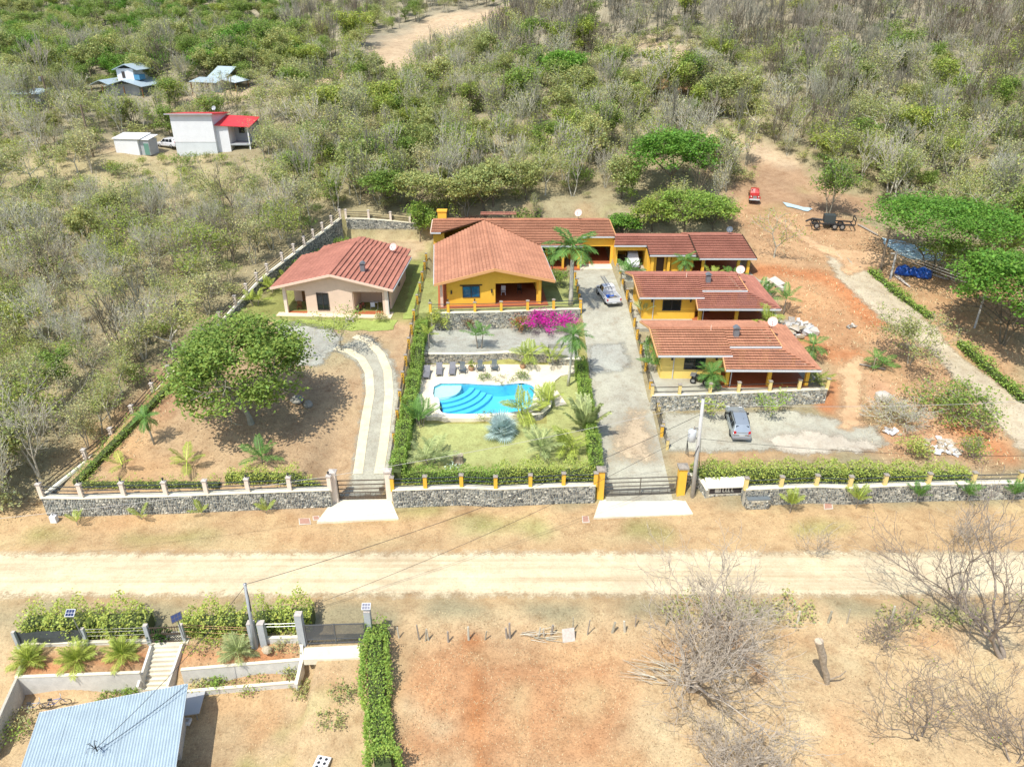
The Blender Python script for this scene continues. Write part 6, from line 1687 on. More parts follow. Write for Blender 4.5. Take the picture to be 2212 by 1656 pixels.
palm('upright green palm on the walkway beside the pool end', PZ(1180, 880, 2.5), 'areca', .8, 16, 2.0, MF_PALMY, (20, 85), 12, tr=.05, stems=3)
palm('young feathery palm at the foot of the garden steps', PZ(1168, 985, 1.8), 'areca', 1.0, 13, 2.3, MF_PALMP, (5, 82), 13, tr=.07)
palm('bushy golden palm beside the driveway hedge', PZ(1228, 978, 1.85), 'areca', .8, 18, 2.1, MF_PALMY, (5, 85), 14, tr=.05, stems=4, sprd=.25)
palm('pale upright palm with tall stiff stalks by the driveway hedge', PZ(1263, 938, 1.95), 'travel', .5, 11, 3.2, MF_PALMP, (48, 84), 15, tr=.2, trmat=M_PALMTG, name='stiff_palm')
palm('short coconut palm leaning on the dirt lot', G(334, 960), 'coco', 2.7, 14, 1.35, MF_PALM, (-45, 65), 16, (-.35, .2), .08, M_BARKG)
palm('feathery young palm on the dirt lot, below the coconut palm', G(407, 1012), 'areca', .7, 7, 1.9, MF_PALMY, (5, 75), 17, tr=.06)
palm('feathery young palm on the dirt lot in front of the big tree', G(567, 1000), 'areca', .7, 10, 2.0, MF_PALM, (5, 78), 18, tr=.06)
palm('thin two-leaved young palm on orange soil of the dirt lot', G(266, 1012), 'areca', .4, 4, 1.8, MF_PALMY, (20, 60), 19, tr=.04)
VL = ['verge by the wall corner', 'verge below the third peach post', 'verge below the middle of the peach wall', 'verge nearest the twin red drain pits']
for k, (x, y) in enumerate([(168, 1134), (306, 1122), (437, 1114), (577, 1110)]):
    palm('tiny new palm planted on the ' + VL[k], G(x, y), 'areca', .35, 4, 1.25, MF_PALMY, (40, 82), 30 + k, tr=.03, group='small palms planted along the road verge', name='young_palm')
VR = ['next to the stone meter box', 'right after the third drain cover', 'under the second bare verge shadow', 'where the bare tree crown overlaps the wall', 'at the far end of the pebble wall']
for k, (x, y) in enumerate([(1706, 1108), (1849, 1098), (1978, 1090), (2086, 1088), (2185, 1086)]):
    palm('slim young palm on the verge ' + VR[k], G(x, y), 'areca', .9, 8, 1.5, MF_PALMY if k < 2 else MF_PALM, (45, 86), 40 + k, tr=.035, group='small palms planted along the road verge', name='young_palm')
palm('palm in front of the lemon villa wall by the dark quad bike', PZ(1534, 836, CPADZ), 'coco', 1.5, 18, 1.7, MF_PALM, (-35, 75), 50, tr=.1)
palm('green areca clump beside the open garage', Vector((14.9, 90.0, 6.25)), 'areca', .9, 18, 2.1, MF_PALM, (10, 85), 51, tr=.05, stems=4)
palm('round green palm before the rear villa wall', Vector((22.0, 90.4, 6.25)), 'coco', 2.2, 18, 1.7, MF_PALM, (-35, 70), 52, tr=.09)
palm('low areca palm under the rear villa eave', Vector((25.6, 89.6, 6.25)), 'areca', .4, 12, 1.8, MF_PALMY, (5, 70), 53, tr=.05, stems=2)
palm('second low areca palm under the rear villa eave by the end column', Vector((28.0, 89.4, 6.25)), 'areca', .4, 12, 1.8, MF_PALM, (5, 70), 54, tr=.05, stems=2)
palm('potted palm on the middle villa corner by the driveway fence', PZ(1386, 684, 5.2), 'areca', 1.0, 10, 1.5, MF_PALMP, (30, 85), 55, tr=.04, stems=2)
palm('palm in the planter at the front villa corner', PZ(1408, 803, 4.0), 'areca', 1.0, 12, 1.6, MF_PALM, (10, 85), 56, tr=.05, stems=2)
palm('dark palm in the gap between front and middle villa', PZ(1403, 760, 4.6), 'areca', .5, 10, 1.4, MF_PALM, (10, 80), 57, tr=.05, stems=2)
palm('fan-like palm at the end of the middle villa roof', G(1648, 652), 'areca', 1.3, 14, 1.9, MF_PALM, (5, 85), 58, tr=.06, stems=2)
palm('tall loose palm at the porch corner of the middle villa', G(1692, 680), 'areca', 2.0, 9, 2.0, MF_PALM, (0, 75), 59, tr=.06)
palm('areca palm half hidden behind the front villa roof', Vector((28.4, 76.0, 5.0)), 'areca', 1.3, 14, 1.9, MF_PALMY, (0, 85), 60, tr=.05, stems=3)
palm('drooping palm behind the hip of the front villa roof', G(1752, 772), 'coco', 1.4, 10, 1.9, MF_PALM, (-25, 65), 61, tr=.07)
palm('bushy areca palm at the end of the front villa patio', Vector((30.2, 65.2, 4.0)), 'areca', .4, 16, 1.7, MF_PALMY, (10, 80), 62, tr=.05, stems=3)
palm('fallen-looking palm fronds beside the open-crowned tree', G(1905, 790), 'areca', .3, 8, 2.0, MF_PALM, (0, 50), 63, tr=.05)
palm('thin palm at the bend of the sandy track', G(1885, 800), 'areca', 1.5, 6, 1.4, MF_PALM, (0, 60), 64, tr=.05)
for k, (x, y, lab) in enumerate([(64, 1432, 'bushy yellow palm nearest the mesh screen corner'), (168, 1430, 'bushy yellow palm below the solar lamp'), (266, 1418, 'bushy yellow-green palm left of the concrete stairs'), (514, 1412, 'spiky grey-green palm in the red bed by the near pole')]):
    palm(lab, G(x, y), 'areca', .25, 22, 1.45, [MF_PALMY, MF_PALMY, MF_PALMY, MF_PALMP][k], (0, 85), 70 + k, tr=.06, name='garden_palm')
for x_, y_, lab, k in ((388, 770, 'pale spiky agave clump at the upper edge of the dirt lot', 80), (585, 640, 'arching palm at the bungalow corner under the peach fence', 81), (615, 600, 'yellow palm inside the fence by the bungalow eave', 82), (640, 570, 'bright palm inside the fence just above the bungalow roof', 83)):
    q = G(430, 830) if k == 80 else Vector((float(xf1(83 + 4 * (k - 81))) + 1.5, 83 + 4 * (k - 81), gz(float(xf1(83)) + 2, 83)))
    palm(lab, q, 'areca', .5 if k == 80 else .8, 14, 1.6, MF_PALMP if k == 80 else MF_PALMY, (15, 85), k, tr=.06, stems=2)

# ================================================================== WOODLAND
PROP = [(-39.5, 48.6), (float(xf1(66)) - 1.6, 66), (float(xf1(88)) - 1.8, 88), (-26, 109), (-12, 109.5), (15, 109), (32, 104), (33, 50), (50, 50), (50, 46), (-60, 46), (-60, 48.6)]
CLEAR = [Gp((1560, 430), (1640, 395), (1760, 440), (1890, 470), (2060, 545), (2300, 560), (2300, 1050), (1900, 1000), (1790, 960), (1790, 830), (1700, 640)),
         Gp((1640, 330), (1720, 350), (1780, 400), (1900, 430), (1900, 480), (1760, 480), (1640, 440)),
         Gp((780, 130), (850, 70), (940, 35), (1080, 12), (1105, 80), (950, 125), (870, 195), (790, 180)),
         Gp((590, 215), (600, 195), (700, 170), (780, 150), (790, 170), (690, 200)),
         Gp((355, 345), (365, 300), (540, 300), (545, 345)), Gp((195, 218), (210, 195), (335, 195), (335, 218)), Gp((400, 215), (420, 195), (520, 195), (540, 215)),
         Gp((225, 345), (235, 310), (360, 310), (400, 345)), Gp((1480, 300), (1560, 290), (1650, 325), (1600, 335)), Gp((1390, 130), (1480, 110), (1490, 160), (1400, 160)),
         Gp((1365, 432), (1380, 380), (1520, 380), (1550, 432)), Gp((1150, 445), (1260, 430), (1330, 450), (1320, 490), (1180, 480))]
HOUSE_SIGHT = [(300, 345), (250, 345), (450, 350)]
def pxy(X, Y):
    Z = T(X, Y)
    zc = Y * _c - (Z - CAM_H) * _s
    return CX + FOC * X / zc, CY - FOC * (Y * _s + (Z - CAM_H) * _c) / zc
cand = []
rg = np.random.default_rng(77)
def scatter(step, y0, y1, jit=.48):
    xs = np.arange(-215, 215, step); ys = np.arange(y0, y1, step)
    X, Y = np.meshgrid(xs, ys); X = X + rg.uniform(-jit, jit, X.shape) * step; Y = Y + rg.uniform(-jit, jit, Y.shape) * step
    return X.ravel(), Y.ravel()
allx, ally = [], []
for st, a, b in ((3.1, 50, 104), (3.5, 104, 150), (3.6, 150, 205), (3.9, 205, 300)):
    x, y = scatter(st, a, b); allx.append(x); ally.append(y)
X = np.concatenate(allx); Y = np.concatenate(ally)
PX, PYy = pxy(X, Y)
ok = (PX > -130) & (PX < 2340) & (PYy > -140)
ok &= ~inpoly(X, Y, PROP)
for c in CLEAR: ok &= ~(inpoly(X, Y, c) | (pdist(X, Y, c) < 1.0))
ok &= ~((Y < 49))
u = rg.uniform(0, 1, len(X))
patch = .5 + .5 * np.sin(X * .11 + 1.7 * np.sin(Y * .07)) * np.cos(Y * .083 + X * .03)
dens = np.full(len(X), .85)
leftw = (PX < 640) & (PYy > 300)
dens[leftw] = .95
dens[(PX < 520) & (PYy > 330) & (PYy < 440)] = .22
dens[(PX < 620) & (PYy > 185) & (PYy < 330)] = .45
dens[(PX < 200) & (PYy > 200) & (PYy < 345)] = .5
dens[(PX > 1080) & (PYy < 150)] = .95
ok &= u < dens
# keep the near side clear in front of the far buildings
for (x0, x1, ya, yb) in ((225, 560, 336, 415), (200, 345, 205, 255), (405, 560, 205, 255)):
    ok &= ~((PX > x0 - 25) & (PX < x1) & (PYy > ya) & (PYy < yb) & (rg.uniform(0, 1, len(X)) < .85))
ok &= ~((PX > 1600) & (PX < 2212) & (PYy > 470) & (PYy < 1080) & (X < 62))
X, Y, PX, PYy, patch = X[ok], Y[ok], PX[ok], PYy[ok], patch[ok]
order = np.argsort(Y)
X, Y, PX, PYy, patch = X[order], Y[order], PX[order], PYy[order], patch[order]
def choose(px, py, pt, r):
    if px > 1060 and py < 150: w_ = dict(h=.80, s=.10, g=.03, b=.04, y=.03)
    elif px < 900 and py < 185: w_ = dict(h=.04, s=.18, g=.48, b=.06, y=.12, v=.14) if px < 620 or py > 120 else dict(h=.4, s=.3, g=.15, b=.05, y=.1)
    elif px < 640 and py > 300: w_ = dict(h=.02, s=.40, g=.03, b=.46, y=.03, u=.08)
    elif px > 1500 and py < 330: w_ = dict(h=.28, s=.22, g=.09, b=.06, y=.08, u=.30)
    else: w_ = dict(h=.10, s=.30, g=.12, b=.12, y=.10, u=.28)
    if pt > .66: w_['g'] *= 2.4; w_['y'] *= 1.6
    tot = sum(w_.values()); a = 0
    for k, v in w_.items():
        a += v / tot
        if r < a: return k
    return 's'
def zone(px, py):
    if px < 640 and py > 420: return 'in the dry woodland outside the peach fence'
    if px < 640 and py > 190: return 'on the grassy slope around the white house'
    if px < 900 and py <= 190: return 'in the far green forest beyond the tin-roofed houses'
    if px > 1060 and py < 150: return 'on the steep upper hillside'
    if px > 1560: return 'on the slope above the dirt tracks'
    return 'in the scrub wood behind the houses'
POOLS = dict(v=[BRIGHT[0]], u=UPR, h=HILL, s=SPARSE, g=GREEN, b=BARE, y=[BRIGHT[1], SPARSE[3], GREEN[1]])
NAMES = dict(v=('leafy_tree', 'bright green leafy tree'), u=('upright_tree', 'upright few-leaved pale-stemmed tree'), h=('bare_tree', 'slender leafless grey-brown tree'), s=('sparse_tree', 'thin-crowned olive tree'), g=('leafy_tree', 'full leafy green tree'), b=('bare_tree', 'twisted nearly leafless tree'), y=('leafy_tree', 'yellow-green leafy tree'))
NIND = 250
far_pts = []
kinds = [choose(PX[i], PYy[i], patch[i], rg.uniform()) for i in range(len(X))]
Zt = T(X, Y)
for i in range(len(X)):
    k = kinds[i]; sc = float(np.clip(rg.normal(.95, .2), .55, 1.45))
    if PX[i] < 640 and PYy[i] > 420: sc *= .82
    if k == 'g': sc *= .9
    if i < NIND:
        nm, ds = NAMES[k]; zn = zone(PX[i], PYy[i])
        pl_ = POOLS[k]
        plant(pl_[int(rg.integers(len(pl_)))], nm, ds + ' ' + zn, 'tree', (X[i], Y[i], Zt[i]), sc, rg.uniform(0, 6.28), ds + 's ' + zn, sz=sc * rg.uniform(.85, 1.2))
    else:
        far_pts.append((X[i], Y[i], Zt[i], k, sc))
# undergrowth shrubs between the trees
sx_, sy_ = scatter(3.0, 50, 185); spx, spy = pxy(sx_, sy_)
o2 = (spx > -60) & (spx < 2280) & (spy > -20) & ~inpoly(sx_, sy_, PROP)
for c in CLEAR: o2 &= ~(inpoly(sx_, sy_, c) | (pdist(sx_, sy_, c) < .6))
o2 &= rg.uniform(0, 1, len(sx_)) < np.where((spx < 640) & (spy > 330), .42, .75)
o2 &= ~((spx > 1600) & (spy > 470) & (sx_ < 62))
shr = list(zip(sx_[o2], sy_[o2]))

# one woodland mass for the countless rest: instances of the same trees on points
pc = bpy.data.collections.new('woodland_kinds')
protos, pidx = [], {}
for key, L in POOLS.items():
    for p in L:
        if id(p) in pidx: continue
        pidx[id(p)] = len(protos); protos.append(p)
for p in SHRUB: pidx[id(p)] = len(protos); protos.append(p)
def merged(p, nm):
    if not p.crown: return p.trunk
    a, b = p.trunk, p.crown
    def arr(me):
        v = np.empty(len(me.vertices) * 3, np.float32); me.vertices.foreach_get('co', v)
        f = np.empty(len(me.loops), np.int32); me.loops.foreach_get('vertex_index', f)
        return v.reshape(-1, 3), f.reshape(-1, 4)
    va, fa = arr(a); vb, fb = arr(b)
    c = np.ones((len(fb), 4), np.float32); at = b.attributes['Col']; cc = np.empty(len(fb) * 4, np.float32); at.data.foreach_get('color', cc)
    cols = np.concatenate([np.ones((len(fa), 3)), cc.reshape(-1, 4)[:, :3]])
    return np_mesh(nm, np.concatenate([va, vb]), np.concatenate([fa, fb + len(va)]), cols, [a.materials[0], b.materials[0]], np.concatenate([np.zeros(len(fa)), np.ones(len(fb))]))
for i, p in enumerate(protos):
    nm = 'woodland_kind_%02d' % i
    pc.objects.link(bpy.data.objects.new(nm, merged(p, nm)))
pts, ids, rz_, sc_ = [], [], [], []
for x, y, z, k, s_ in far_pts:
    L = POOLS[k]; pts.append((x, y, z)); ids.append(pidx[id(L[int(rg.integers(len(L)))])]); rz_.append(rg.uniform(0, 6.28)); sc_.append(s_ * (.85 if y > 215 and x < 0 else 1))
for x, y in shr:
    px_, py_ = proj(x, y, gz(x, y))[:2]
    w_ = [.15, .4, .25, .2] if px_ > 640 or py_ < 300 else [.12, .36, .12, .40]
    pts.append((x, y, gz(x, y))); ids.append(pidx[id(SHRUB[int(rg.choice(4, p=w_))])]); rz_.append(rg.uniform(0, 6.28)); sc_.append(float(np.clip(rg.normal(.75, .3), .25, 1.5)))
def inst_object(name, pts, ids, rz_, sc_, coll):
    me = bpy.data.meshes.new(name); me.from_pydata(pts, [], [])
    me.attributes.new('kind_id', 'INT', 'POINT').data.foreach_set('value', np.array(ids, np.int32))
    me.attributes.new('turn', 'FLOAT', 'POINT').data.foreach_set('value', np.array(rz_, np.float32))
    me.attributes.new('size', 'FLOAT', 'POINT').data.foreach_set('value', np.array(sc_, np.float32))
    o = link(bpy.data.objects.new(name, me)); o['kind'] = 'stuff'
    g = bpy.data.node_groups.new(name + '_nodes', 'GeometryNodeTree')
    g.interface.new_socket('Geometry', in_out='INPUT', socket_type='NodeSocketGeometry'); g.interface.new_socket('Geometry', in_out='OUTPUT', socket_type='NodeSocketGeometry')
    gi, go_ = g.nodes.new('NodeGroupInput'), g.nodes.new('NodeGroupOutput')
    ip = g.nodes.new('GeometryNodeInstanceOnPoints'); ci = g.nodes.new('GeometryNodeCollectionInfo')
    ci.inputs['Collection'].default_value = coll; ci.inputs['Separate Children'].default_value = True; ci.inputs['Reset Children'].default_value = True
    def at(nm, ty):
        a = g.nodes.new('GeometryNodeInputNamedAttribute'); a.data_type = ty; a.inputs[0].default_value = nm; return a.outputs[0]
    cx = g.nodes.new('ShaderNodeCombineXYZ')
    L = g.links
    L.new(gi.outputs[0], ip.inputs['Points']); L.new(ci.outputs[0], ip.inputs['Instance'])
    ip.inputs['Pick Instance'].default_value = True
    L.new(at('kind_id', 'INT'), ip.inputs['Instance Index']); L.new(at('turn', 'FLOAT'), cx.inputs[2]); L.new(cx.outputs[0], ip.inputs['Rotation'])
    L.new(at('size', 'FLOAT'), ip.inputs['Scale']); L.new(ip.outputs[0], go_.inputs[0])
    md = o.modifiers.new('scatter', 'NODES'); md.node_group = g
    return o
tag(inst_object('woodland', pts, ids, rz_, sc_, pc), 'mixed dry woodland and scrub covering the slopes beyond the nearest trees', 'woodland')
print('WOODLAND', len(X), len(pts), 'segs', [p.nseg for p in BARE + HILL + SPARSE])

# ------------------------------------------------------------------ bare trees beside the dry field
M_TWIG = M('bark_dry_beige', (.50, .43, .34), .95, 4, .3)
M_TWIG2 = M('bark_dry_dark', (.30, .25, .20), .95, 4, .3)
def bare_tree(label, px, py, h, wd, seed, mat, lean=(0, 0), leafn=0, **g):
    segs, tips = grow(seed, h, lean=lean, **g); segs, tips = fit(segs, tips, h, wd)
    t = thing('bare_tree', label, 'tree', G(px, py))
    link(bpy.data.objects.new('trunk', seg_mesh('trunk', segs, mat)), t)
    if leafn:
        r2 = np.random.default_rng(seed)
        link(bpy.data.objects.new('crown', leaf_mesh('crown', crown_pts(tips, leafn, .25, r2), .13, ML_YEL, r2)), t)
    print('bare', len(segs))
bg_ = dict(levels=5, split=2, spread=.55, up=.34, wig=.42, side=.5, rmin=.014, ratio=.74, seglen=4)
bare_tree('biggest bare tangled tree beside the road with pale twigs', 1492, 1488, 9.6, 12.0, 901, M_TWIG, r=.34, stems=4, trunk_h=.12, **bg_)
bare_tree('low bare tangled tree below the biggest one', 1575, 1668, 4.2, 6.5, 912, M_TWIG, r=.18, stems=4, trunk_h=.12, **bg_)
bare_tree('tall forked bare tree with dark trunk, its crown over the road', 2168, 1420, 10.5, 14.0, 923, M_TWIG2, (-.35, .15), 60, r=.26, stems=2, trunk_h=.16, **bg_)
bare_tree('slender leaning bare tree standing in the dry field', 1988, 1592, 6.0, 7.5, 934, M_TWIG2, (-.25, .1), 50, r=.11, stems=2, trunk_h=.2, **{**bg_, 'levels': 4})
bare_tree('bare dark-twigged tree at the very corner of the dry field', 2190, 1650, 6.0, 8.5, 945, M_TWIG2, (.1, .1), 0, r=.13, stems=3, trunk_h=.15, **{**bg_, 'levels': 4})
bare_tree('bare brushy tree between the stake fence and the forked tree', 1900, 1395, 3.6, 4.6, 956, M_TWIG2, (0, 0), 60, r=.08, stems=3, trunk_h=.15, **{**bg_, 'levels': 4})
bare_tree('thin bare tree on the verge by the pebble wall end', 2090, 1180, 4.2, 5.0, 967, M_TWIG, (0, 0), 0, r=.07, stems=3, trunk_h=.15, **{**bg_, 'levels': 4})
bare_tree('thin bare sapling on the verge below the meter box', 1760, 1200, 3.4, 3.2, 978, M_TWIG, (0, 0), 0, r=.05, stems=3, trunk_h=.15, **{**bg_, 'levels': 3})
bare_tree('big bare white-branched tree at the woodland edge by the peach corner', 20, 960, 7.5, 11.0, 989, M_BARKP, (.1, .1), 300, r=.2, stems=3, trunk_h=.15, **{**bg_, 'levels': 4})
bare_tree('dark bare spreading tree in the clearing below the white house', 440, 575 - 60, 6.2, 8.5, 990, M_TWIG2, (0, 0), 80, r=.22, stems=4, trunk_h=.12, **{**bg_, 'levels': 4})
# dry grass and litter on the open ground
def tufts(name, label, reg, n, size, mat, seed, zmax=None):
    r2 = np.random.default_rng(seed)
    x0, y0, x1, y1 = reg
    x = r2.uniform(x0, x1, n); y = r2.uniform(y0, y1, n)
    k = (np.sin(x * 1.3 + np.sin(y * .9) * 2) * np.cos(y * 1.1 + x * .4) + r2.normal(0, .5, n)) > -.25
    x, y = x[k], y[k]; z = T(x, y)
    C = np.stack([x, y, z + size * .35], 1)
    n = len(C); a = r2.uniform(0, 6.28, n); L = size * r2.uniform(.5, 1.5, n); w_ = size * .22
    dx, dy = np.cos(a), np.sin(a); hz = r2.uniform(.15, 1.0, n) * size
    b0 = np.stack([x - dy * w_, y + dx * w_, z], 1); b1 = np.stack([x + dy * w_, y - dx * w_, z], 1)
    t0 = np.stack([x + dx * L + dy * w_ * .2, y + dy * L, z + hz], 1); t1 = np.stack([x + dx * L - dy * w_ * .2, y + dy * L, z + hz], 1)
    V = np.stack([b0, b1, t0, t1], 1).reshape(-1, 3)
    c = np.clip(r2.normal(1, .25, n), .4, 1.6)[:, None] * np.array([[1, 1, 1]])
    o = link(bpy.data.objects.new(name, np_mesh(name, V, np.arange(4 * n).reshape(-1, 4), c, [mat]))); tag(o, label, 'grass', kind='stuff')
ML_STRAW = leafmat('dry_straw', (.53, .43, .25), .9, .1, 0); ML_LITTER = leafmat('leaf_litter', (.26, .16, .085), .95, .05, 0); ML_TURF = leafmat('turf_blades', (.36, .37, .13), .9, .15, 0)
tufts('dry_grass', 'pale dry grass over the red field south of the road', (-6.5, 17, 40, 38.5), 30000, .085, ML_STRAW, 1)
tufts('leaf_litter', 'brown litter over the dry field', (-6.5, 17, 40, 38), 14000, .09, ML_LITTER, 2)
tufts('verge_grass', 'thin dry grass on the road verges', (-48, 45.3, 48, 49.0), 11000, .08, ML_STRAW, 3)
tufts('yard_grass', 'dry tufts in the drive of the grey house', (-25, 20, -8.5, 36), 9000, .075, ML_STRAW, 4)
tufts('slope_grass', 'dry grass on the clearing and woodland floor', (-75, 50, -33, 135), 26000, .2, ML_STRAW, 5)
tufts('slope_litter', 'brown leaf litter on the woodland floor', (-75, 48, -37, 120), 14000, .18, ML_LITTER, 6)
tufts('lot_litter', 'dry leaf litter scattered on the dirt lot', (-34, 53, -17, 76), 3500, .13, ML_LITTER, 7)
tufts('lawn_blades', 'short tufty turf of the pool lawn', (-9.4, 52.8, 6.8, 60), 9000, .09, ML_TURF, 8)
tufts('rough_grass', 'rough dry grass on the red earth beside the tracks', (33, 51, 60, 108), 12000, .22, ML_STRAW, 9)

# ================================================================== VEHICLES
def loft(stations):
    """stations: list of (y, [(x,z)...]) half sections from the bottom centre out and up to the top centre; mirrored"""
    m = MB(); rings = []
    for y, h in stations:
        full = [(x, z) for x, z in h] + [(-x, z) for x, z in h[::-1]]
        rings.append([(x, y, z) for x, z in full])
    n = len(rings[0])
    m.add([p for r in rings for p in r], [(i * n + k, i * n + (k + 1) % n, (i + 1) * n + (k + 1) % n, (i + 1) * n + k) for i in range(len(rings) - 1) for k in range(n)] + [tuple(range(n))[::-1], tuple((len(rings) - 1) * n + k for k in range(n))])
    return m
M_TYRE = M('tyre_rubber', (.018, .018, .018), .85); M_RIM = M('wheel_rim', (.45, .46, .47), .35, metal=.8)
M_REDL = M('tail_light_red', (.50, .02, .02), .25); M_HEADL = M('head_light', (.75, .76, .74), .2); M_PLATE = M('number_plate', (.7, .7, .68), .5); M_BLACKP = M('black_plastic', (.03, .03, .032), .6)
def carpaint(name, c, metal=.3):
    return M(name, c, .28, metal=metal, spec=.5)
def wheels(t, L, W, r=.34, ys=None):
    for y in (ys or (-L * .29, L * .30)):
        for sx in (-1, 1):
            x = sx * (W / 2 - .1)
            m = MB(); n = 14
            pr_ = [(r * .62, -.1), (r * .95, -.11), (r, -.07), (r, .07), (r * .95, .11), (r * .62, .1)]
            vs = [(x + dz, y + rr * math.cos(2 * math.pi * k / n), r + rr * math.sin(2 * math.pi * k / n)) for rr, dz in pr_ for k in range(n)]
            m.add(vs, [(i * n + k, i * n + (k + 1) % n, (i + 1) * n + (k + 1) % n, (i + 1) * n + k) for i in range(len(pr_) - 1) for k in range(n)])
            w_ = m.build('wheel', M_TYRE, t)
            m2 = MB(); xo = x + sx * .085
            vs = [(xo, y, r)] + [(xo - sx * .02, y + r * .62 * math.cos(2 * math.pi * k / n), r + r * .62 * math.sin(2 * math.pi * k / n)) for k in range(n)]
            m2.add(vs, [(0, 1 + k, 1 + (k + 1) % n) for k in range(n)]); m2.build('rim', M_RIM, w_)
def orient(t, normal_pts=None, pitch=0.0, roll=0.0):
    t.rotation_euler = (pitch, roll, t.rotation_euler.z)
def suv(label, p, rz, paint, name='parked_car', pitch=0.0):
    """front along +Y"""
    t = thing(name, label, 'car', p, rz)
    W, L = 1.78, 4.5; hw = W / 2
    sec = lambda b, belt, k=1.0: [(0, b), (hw * .86 * k, b), (hw * k, b + .18), (hw * k, belt - .12), (hw * .95 * k, belt), (0, belt + .015)]
    loft([(-2.25, sec(.38, .92, .93)), (-2.12, sec(.30, 1.0, .98)), (-1.2, sec(.26, 1.02)), (0, sec(.26, 1.02)), (.75, sec(.26, 1.0)), (1.45, sec(.26, .95, .99)), (2.0, sec(.3, .86, .94)), (2.25, sec(.38, .72, .8))]).build('body', paint, t, smooth=False)
    cab = lambda b, top, w0, w1: [(0, b), (w0, b), (w1, top), (w1 * .9, top + .03), (0, top + .05)]
    loft([(-2.18, cab(1.0, 1.04, .80, .78)), (-1.72, cab(1.0, 1.60, .82, .64)), (-1.0, cab(1.0, 1.68, .84, .66)), (.0, cab(1.0, 1.68, .84, .66)), (.42, cab(1.0, 1.60, .83, .64)), (1.15, cab(.98, 1.02, .8, .76))]).build('cabin', paint, t)
    # glass
    def pane(a, b, c, d): MB().quad(a, b, c, d).build('window_pane', M_GLASS, t)
    pane((-.66, -2.115, 1.13), (.66, -2.115, 1.13), (.56, -1.79, 1.555), (-.56, -1.79, 1.555))
    pane((.68, 1.075, 1.08), (-.68, 1.075, 1.08), (-.57, .50, 1.565), (.57, .50, 1.565))
    for sx in (-1, 1):
        for y0, y1 in ((-1.6, -.95), (-.88, -.1), (-.03, .55)):
            q = [(sx * .84, y0, 1.06), (sx * .84, y1 + (.25 if y1 > .5 else 0), 1.06), (sx * .69, y1 - (.1 if y1 > .5 else 0), 1.56), (sx * .69, y0 + (.1 if y0 < -1.5 else 0), 1.56)]
            pane(*(q if sx > 0 else q[::-1]))
        MB().box(min(sx * .66, sx * .62), -1.6, 1.70, max(sx * .66, sx * .62), .2, 1.745).build('roof_rail', M_BLACKP, t)
        MB().box(sx * .98 - .1, .62, 1.02, sx * .98 + .1, .76, 1.17).build('mirror', M_BLACKP, t)
        MB().hexa([(sx * .62 - .12, -2.26, .76), (sx * .62 + .12, -2.24, .76), (sx * .66 + .12, -2.05, .76), (sx * .66 - .12, -2.05, .76), (sx * .66 - .1, -2.2, 1.16), (sx * .66 + .1, -2.18, 1.16), (sx * .66 + .12, -2.0, 1.16), (sx * .66 - .1, -2.0, 1.16)]).build('tail_light', M_REDL, t)
        MB().box(sx * .58 - .16, 2.08, .62, sx * .58 + .16, 2.2, .8).build('headlight', M_HEADL, t)
        MB().box(min(sx * .86, sx * .91), -.3, .82, max(sx * .86, sx * .91), -.12, .86).build('door_handle', M_BLACKP, t)
    MB().box(-.82, -2.34, .38, .82, -2.2, .62).build('rear_bumper', M('bumper_grey', (.28, .28, .29), .5) if 'bumper_grey' not in MATS else MATS['bumper_grey'], t)
    MB().box(-.82, 2.18, .36, .82, 2.33, .58).build('front_bumper', MATS['bumper_grey'], t)
    MB().box(-.26, -2.275, .72, .26, -2.255, .84).build('number_plate', M_PLATE, t)
    MB().tube([(.2, -.95, 1.72), (.2, -1.05, 1.95)], .012, 4).build('aerial', M_BLACKP, t)
    wheels(t, L, W)
    t.rotation_euler = (pitch, 0, rz)
    return t
def on_slope(p, rz):
    d = Vector((-math.sin(rz), math.cos(rz)))
    return math.atan2(gz(p[0] + d.x * 1.5, p[1] + d.y * 1.5) - gz(p[0] - d.x * 1.5, p[1] - d.y * 1.5), 3.0)
qa, qb_ = G(1597, 946), G(1585, 901); q = (qa + qb_) / 2; q.z += .06; rzs = math.atan2(-(qb_.x - qa.x), qb_.y - qa.y)
suv('silver grey family car parked on the gravel below the pebble wall', q, rzs, carpaint('silver_paint', (.42, .47, .50), .55), pitch=on_slope(q, rzs))
q = Vector((16.1, 95.5, 6.3))
suv('white car parked in the open carport of the rear villa', q, 3.05, carpaint('white_paint', (.68, .69, .70), .05))
q = G(366, 318)
suv('white car beside the white red-roofed house', q, 1.2, MATS['white_paint'])
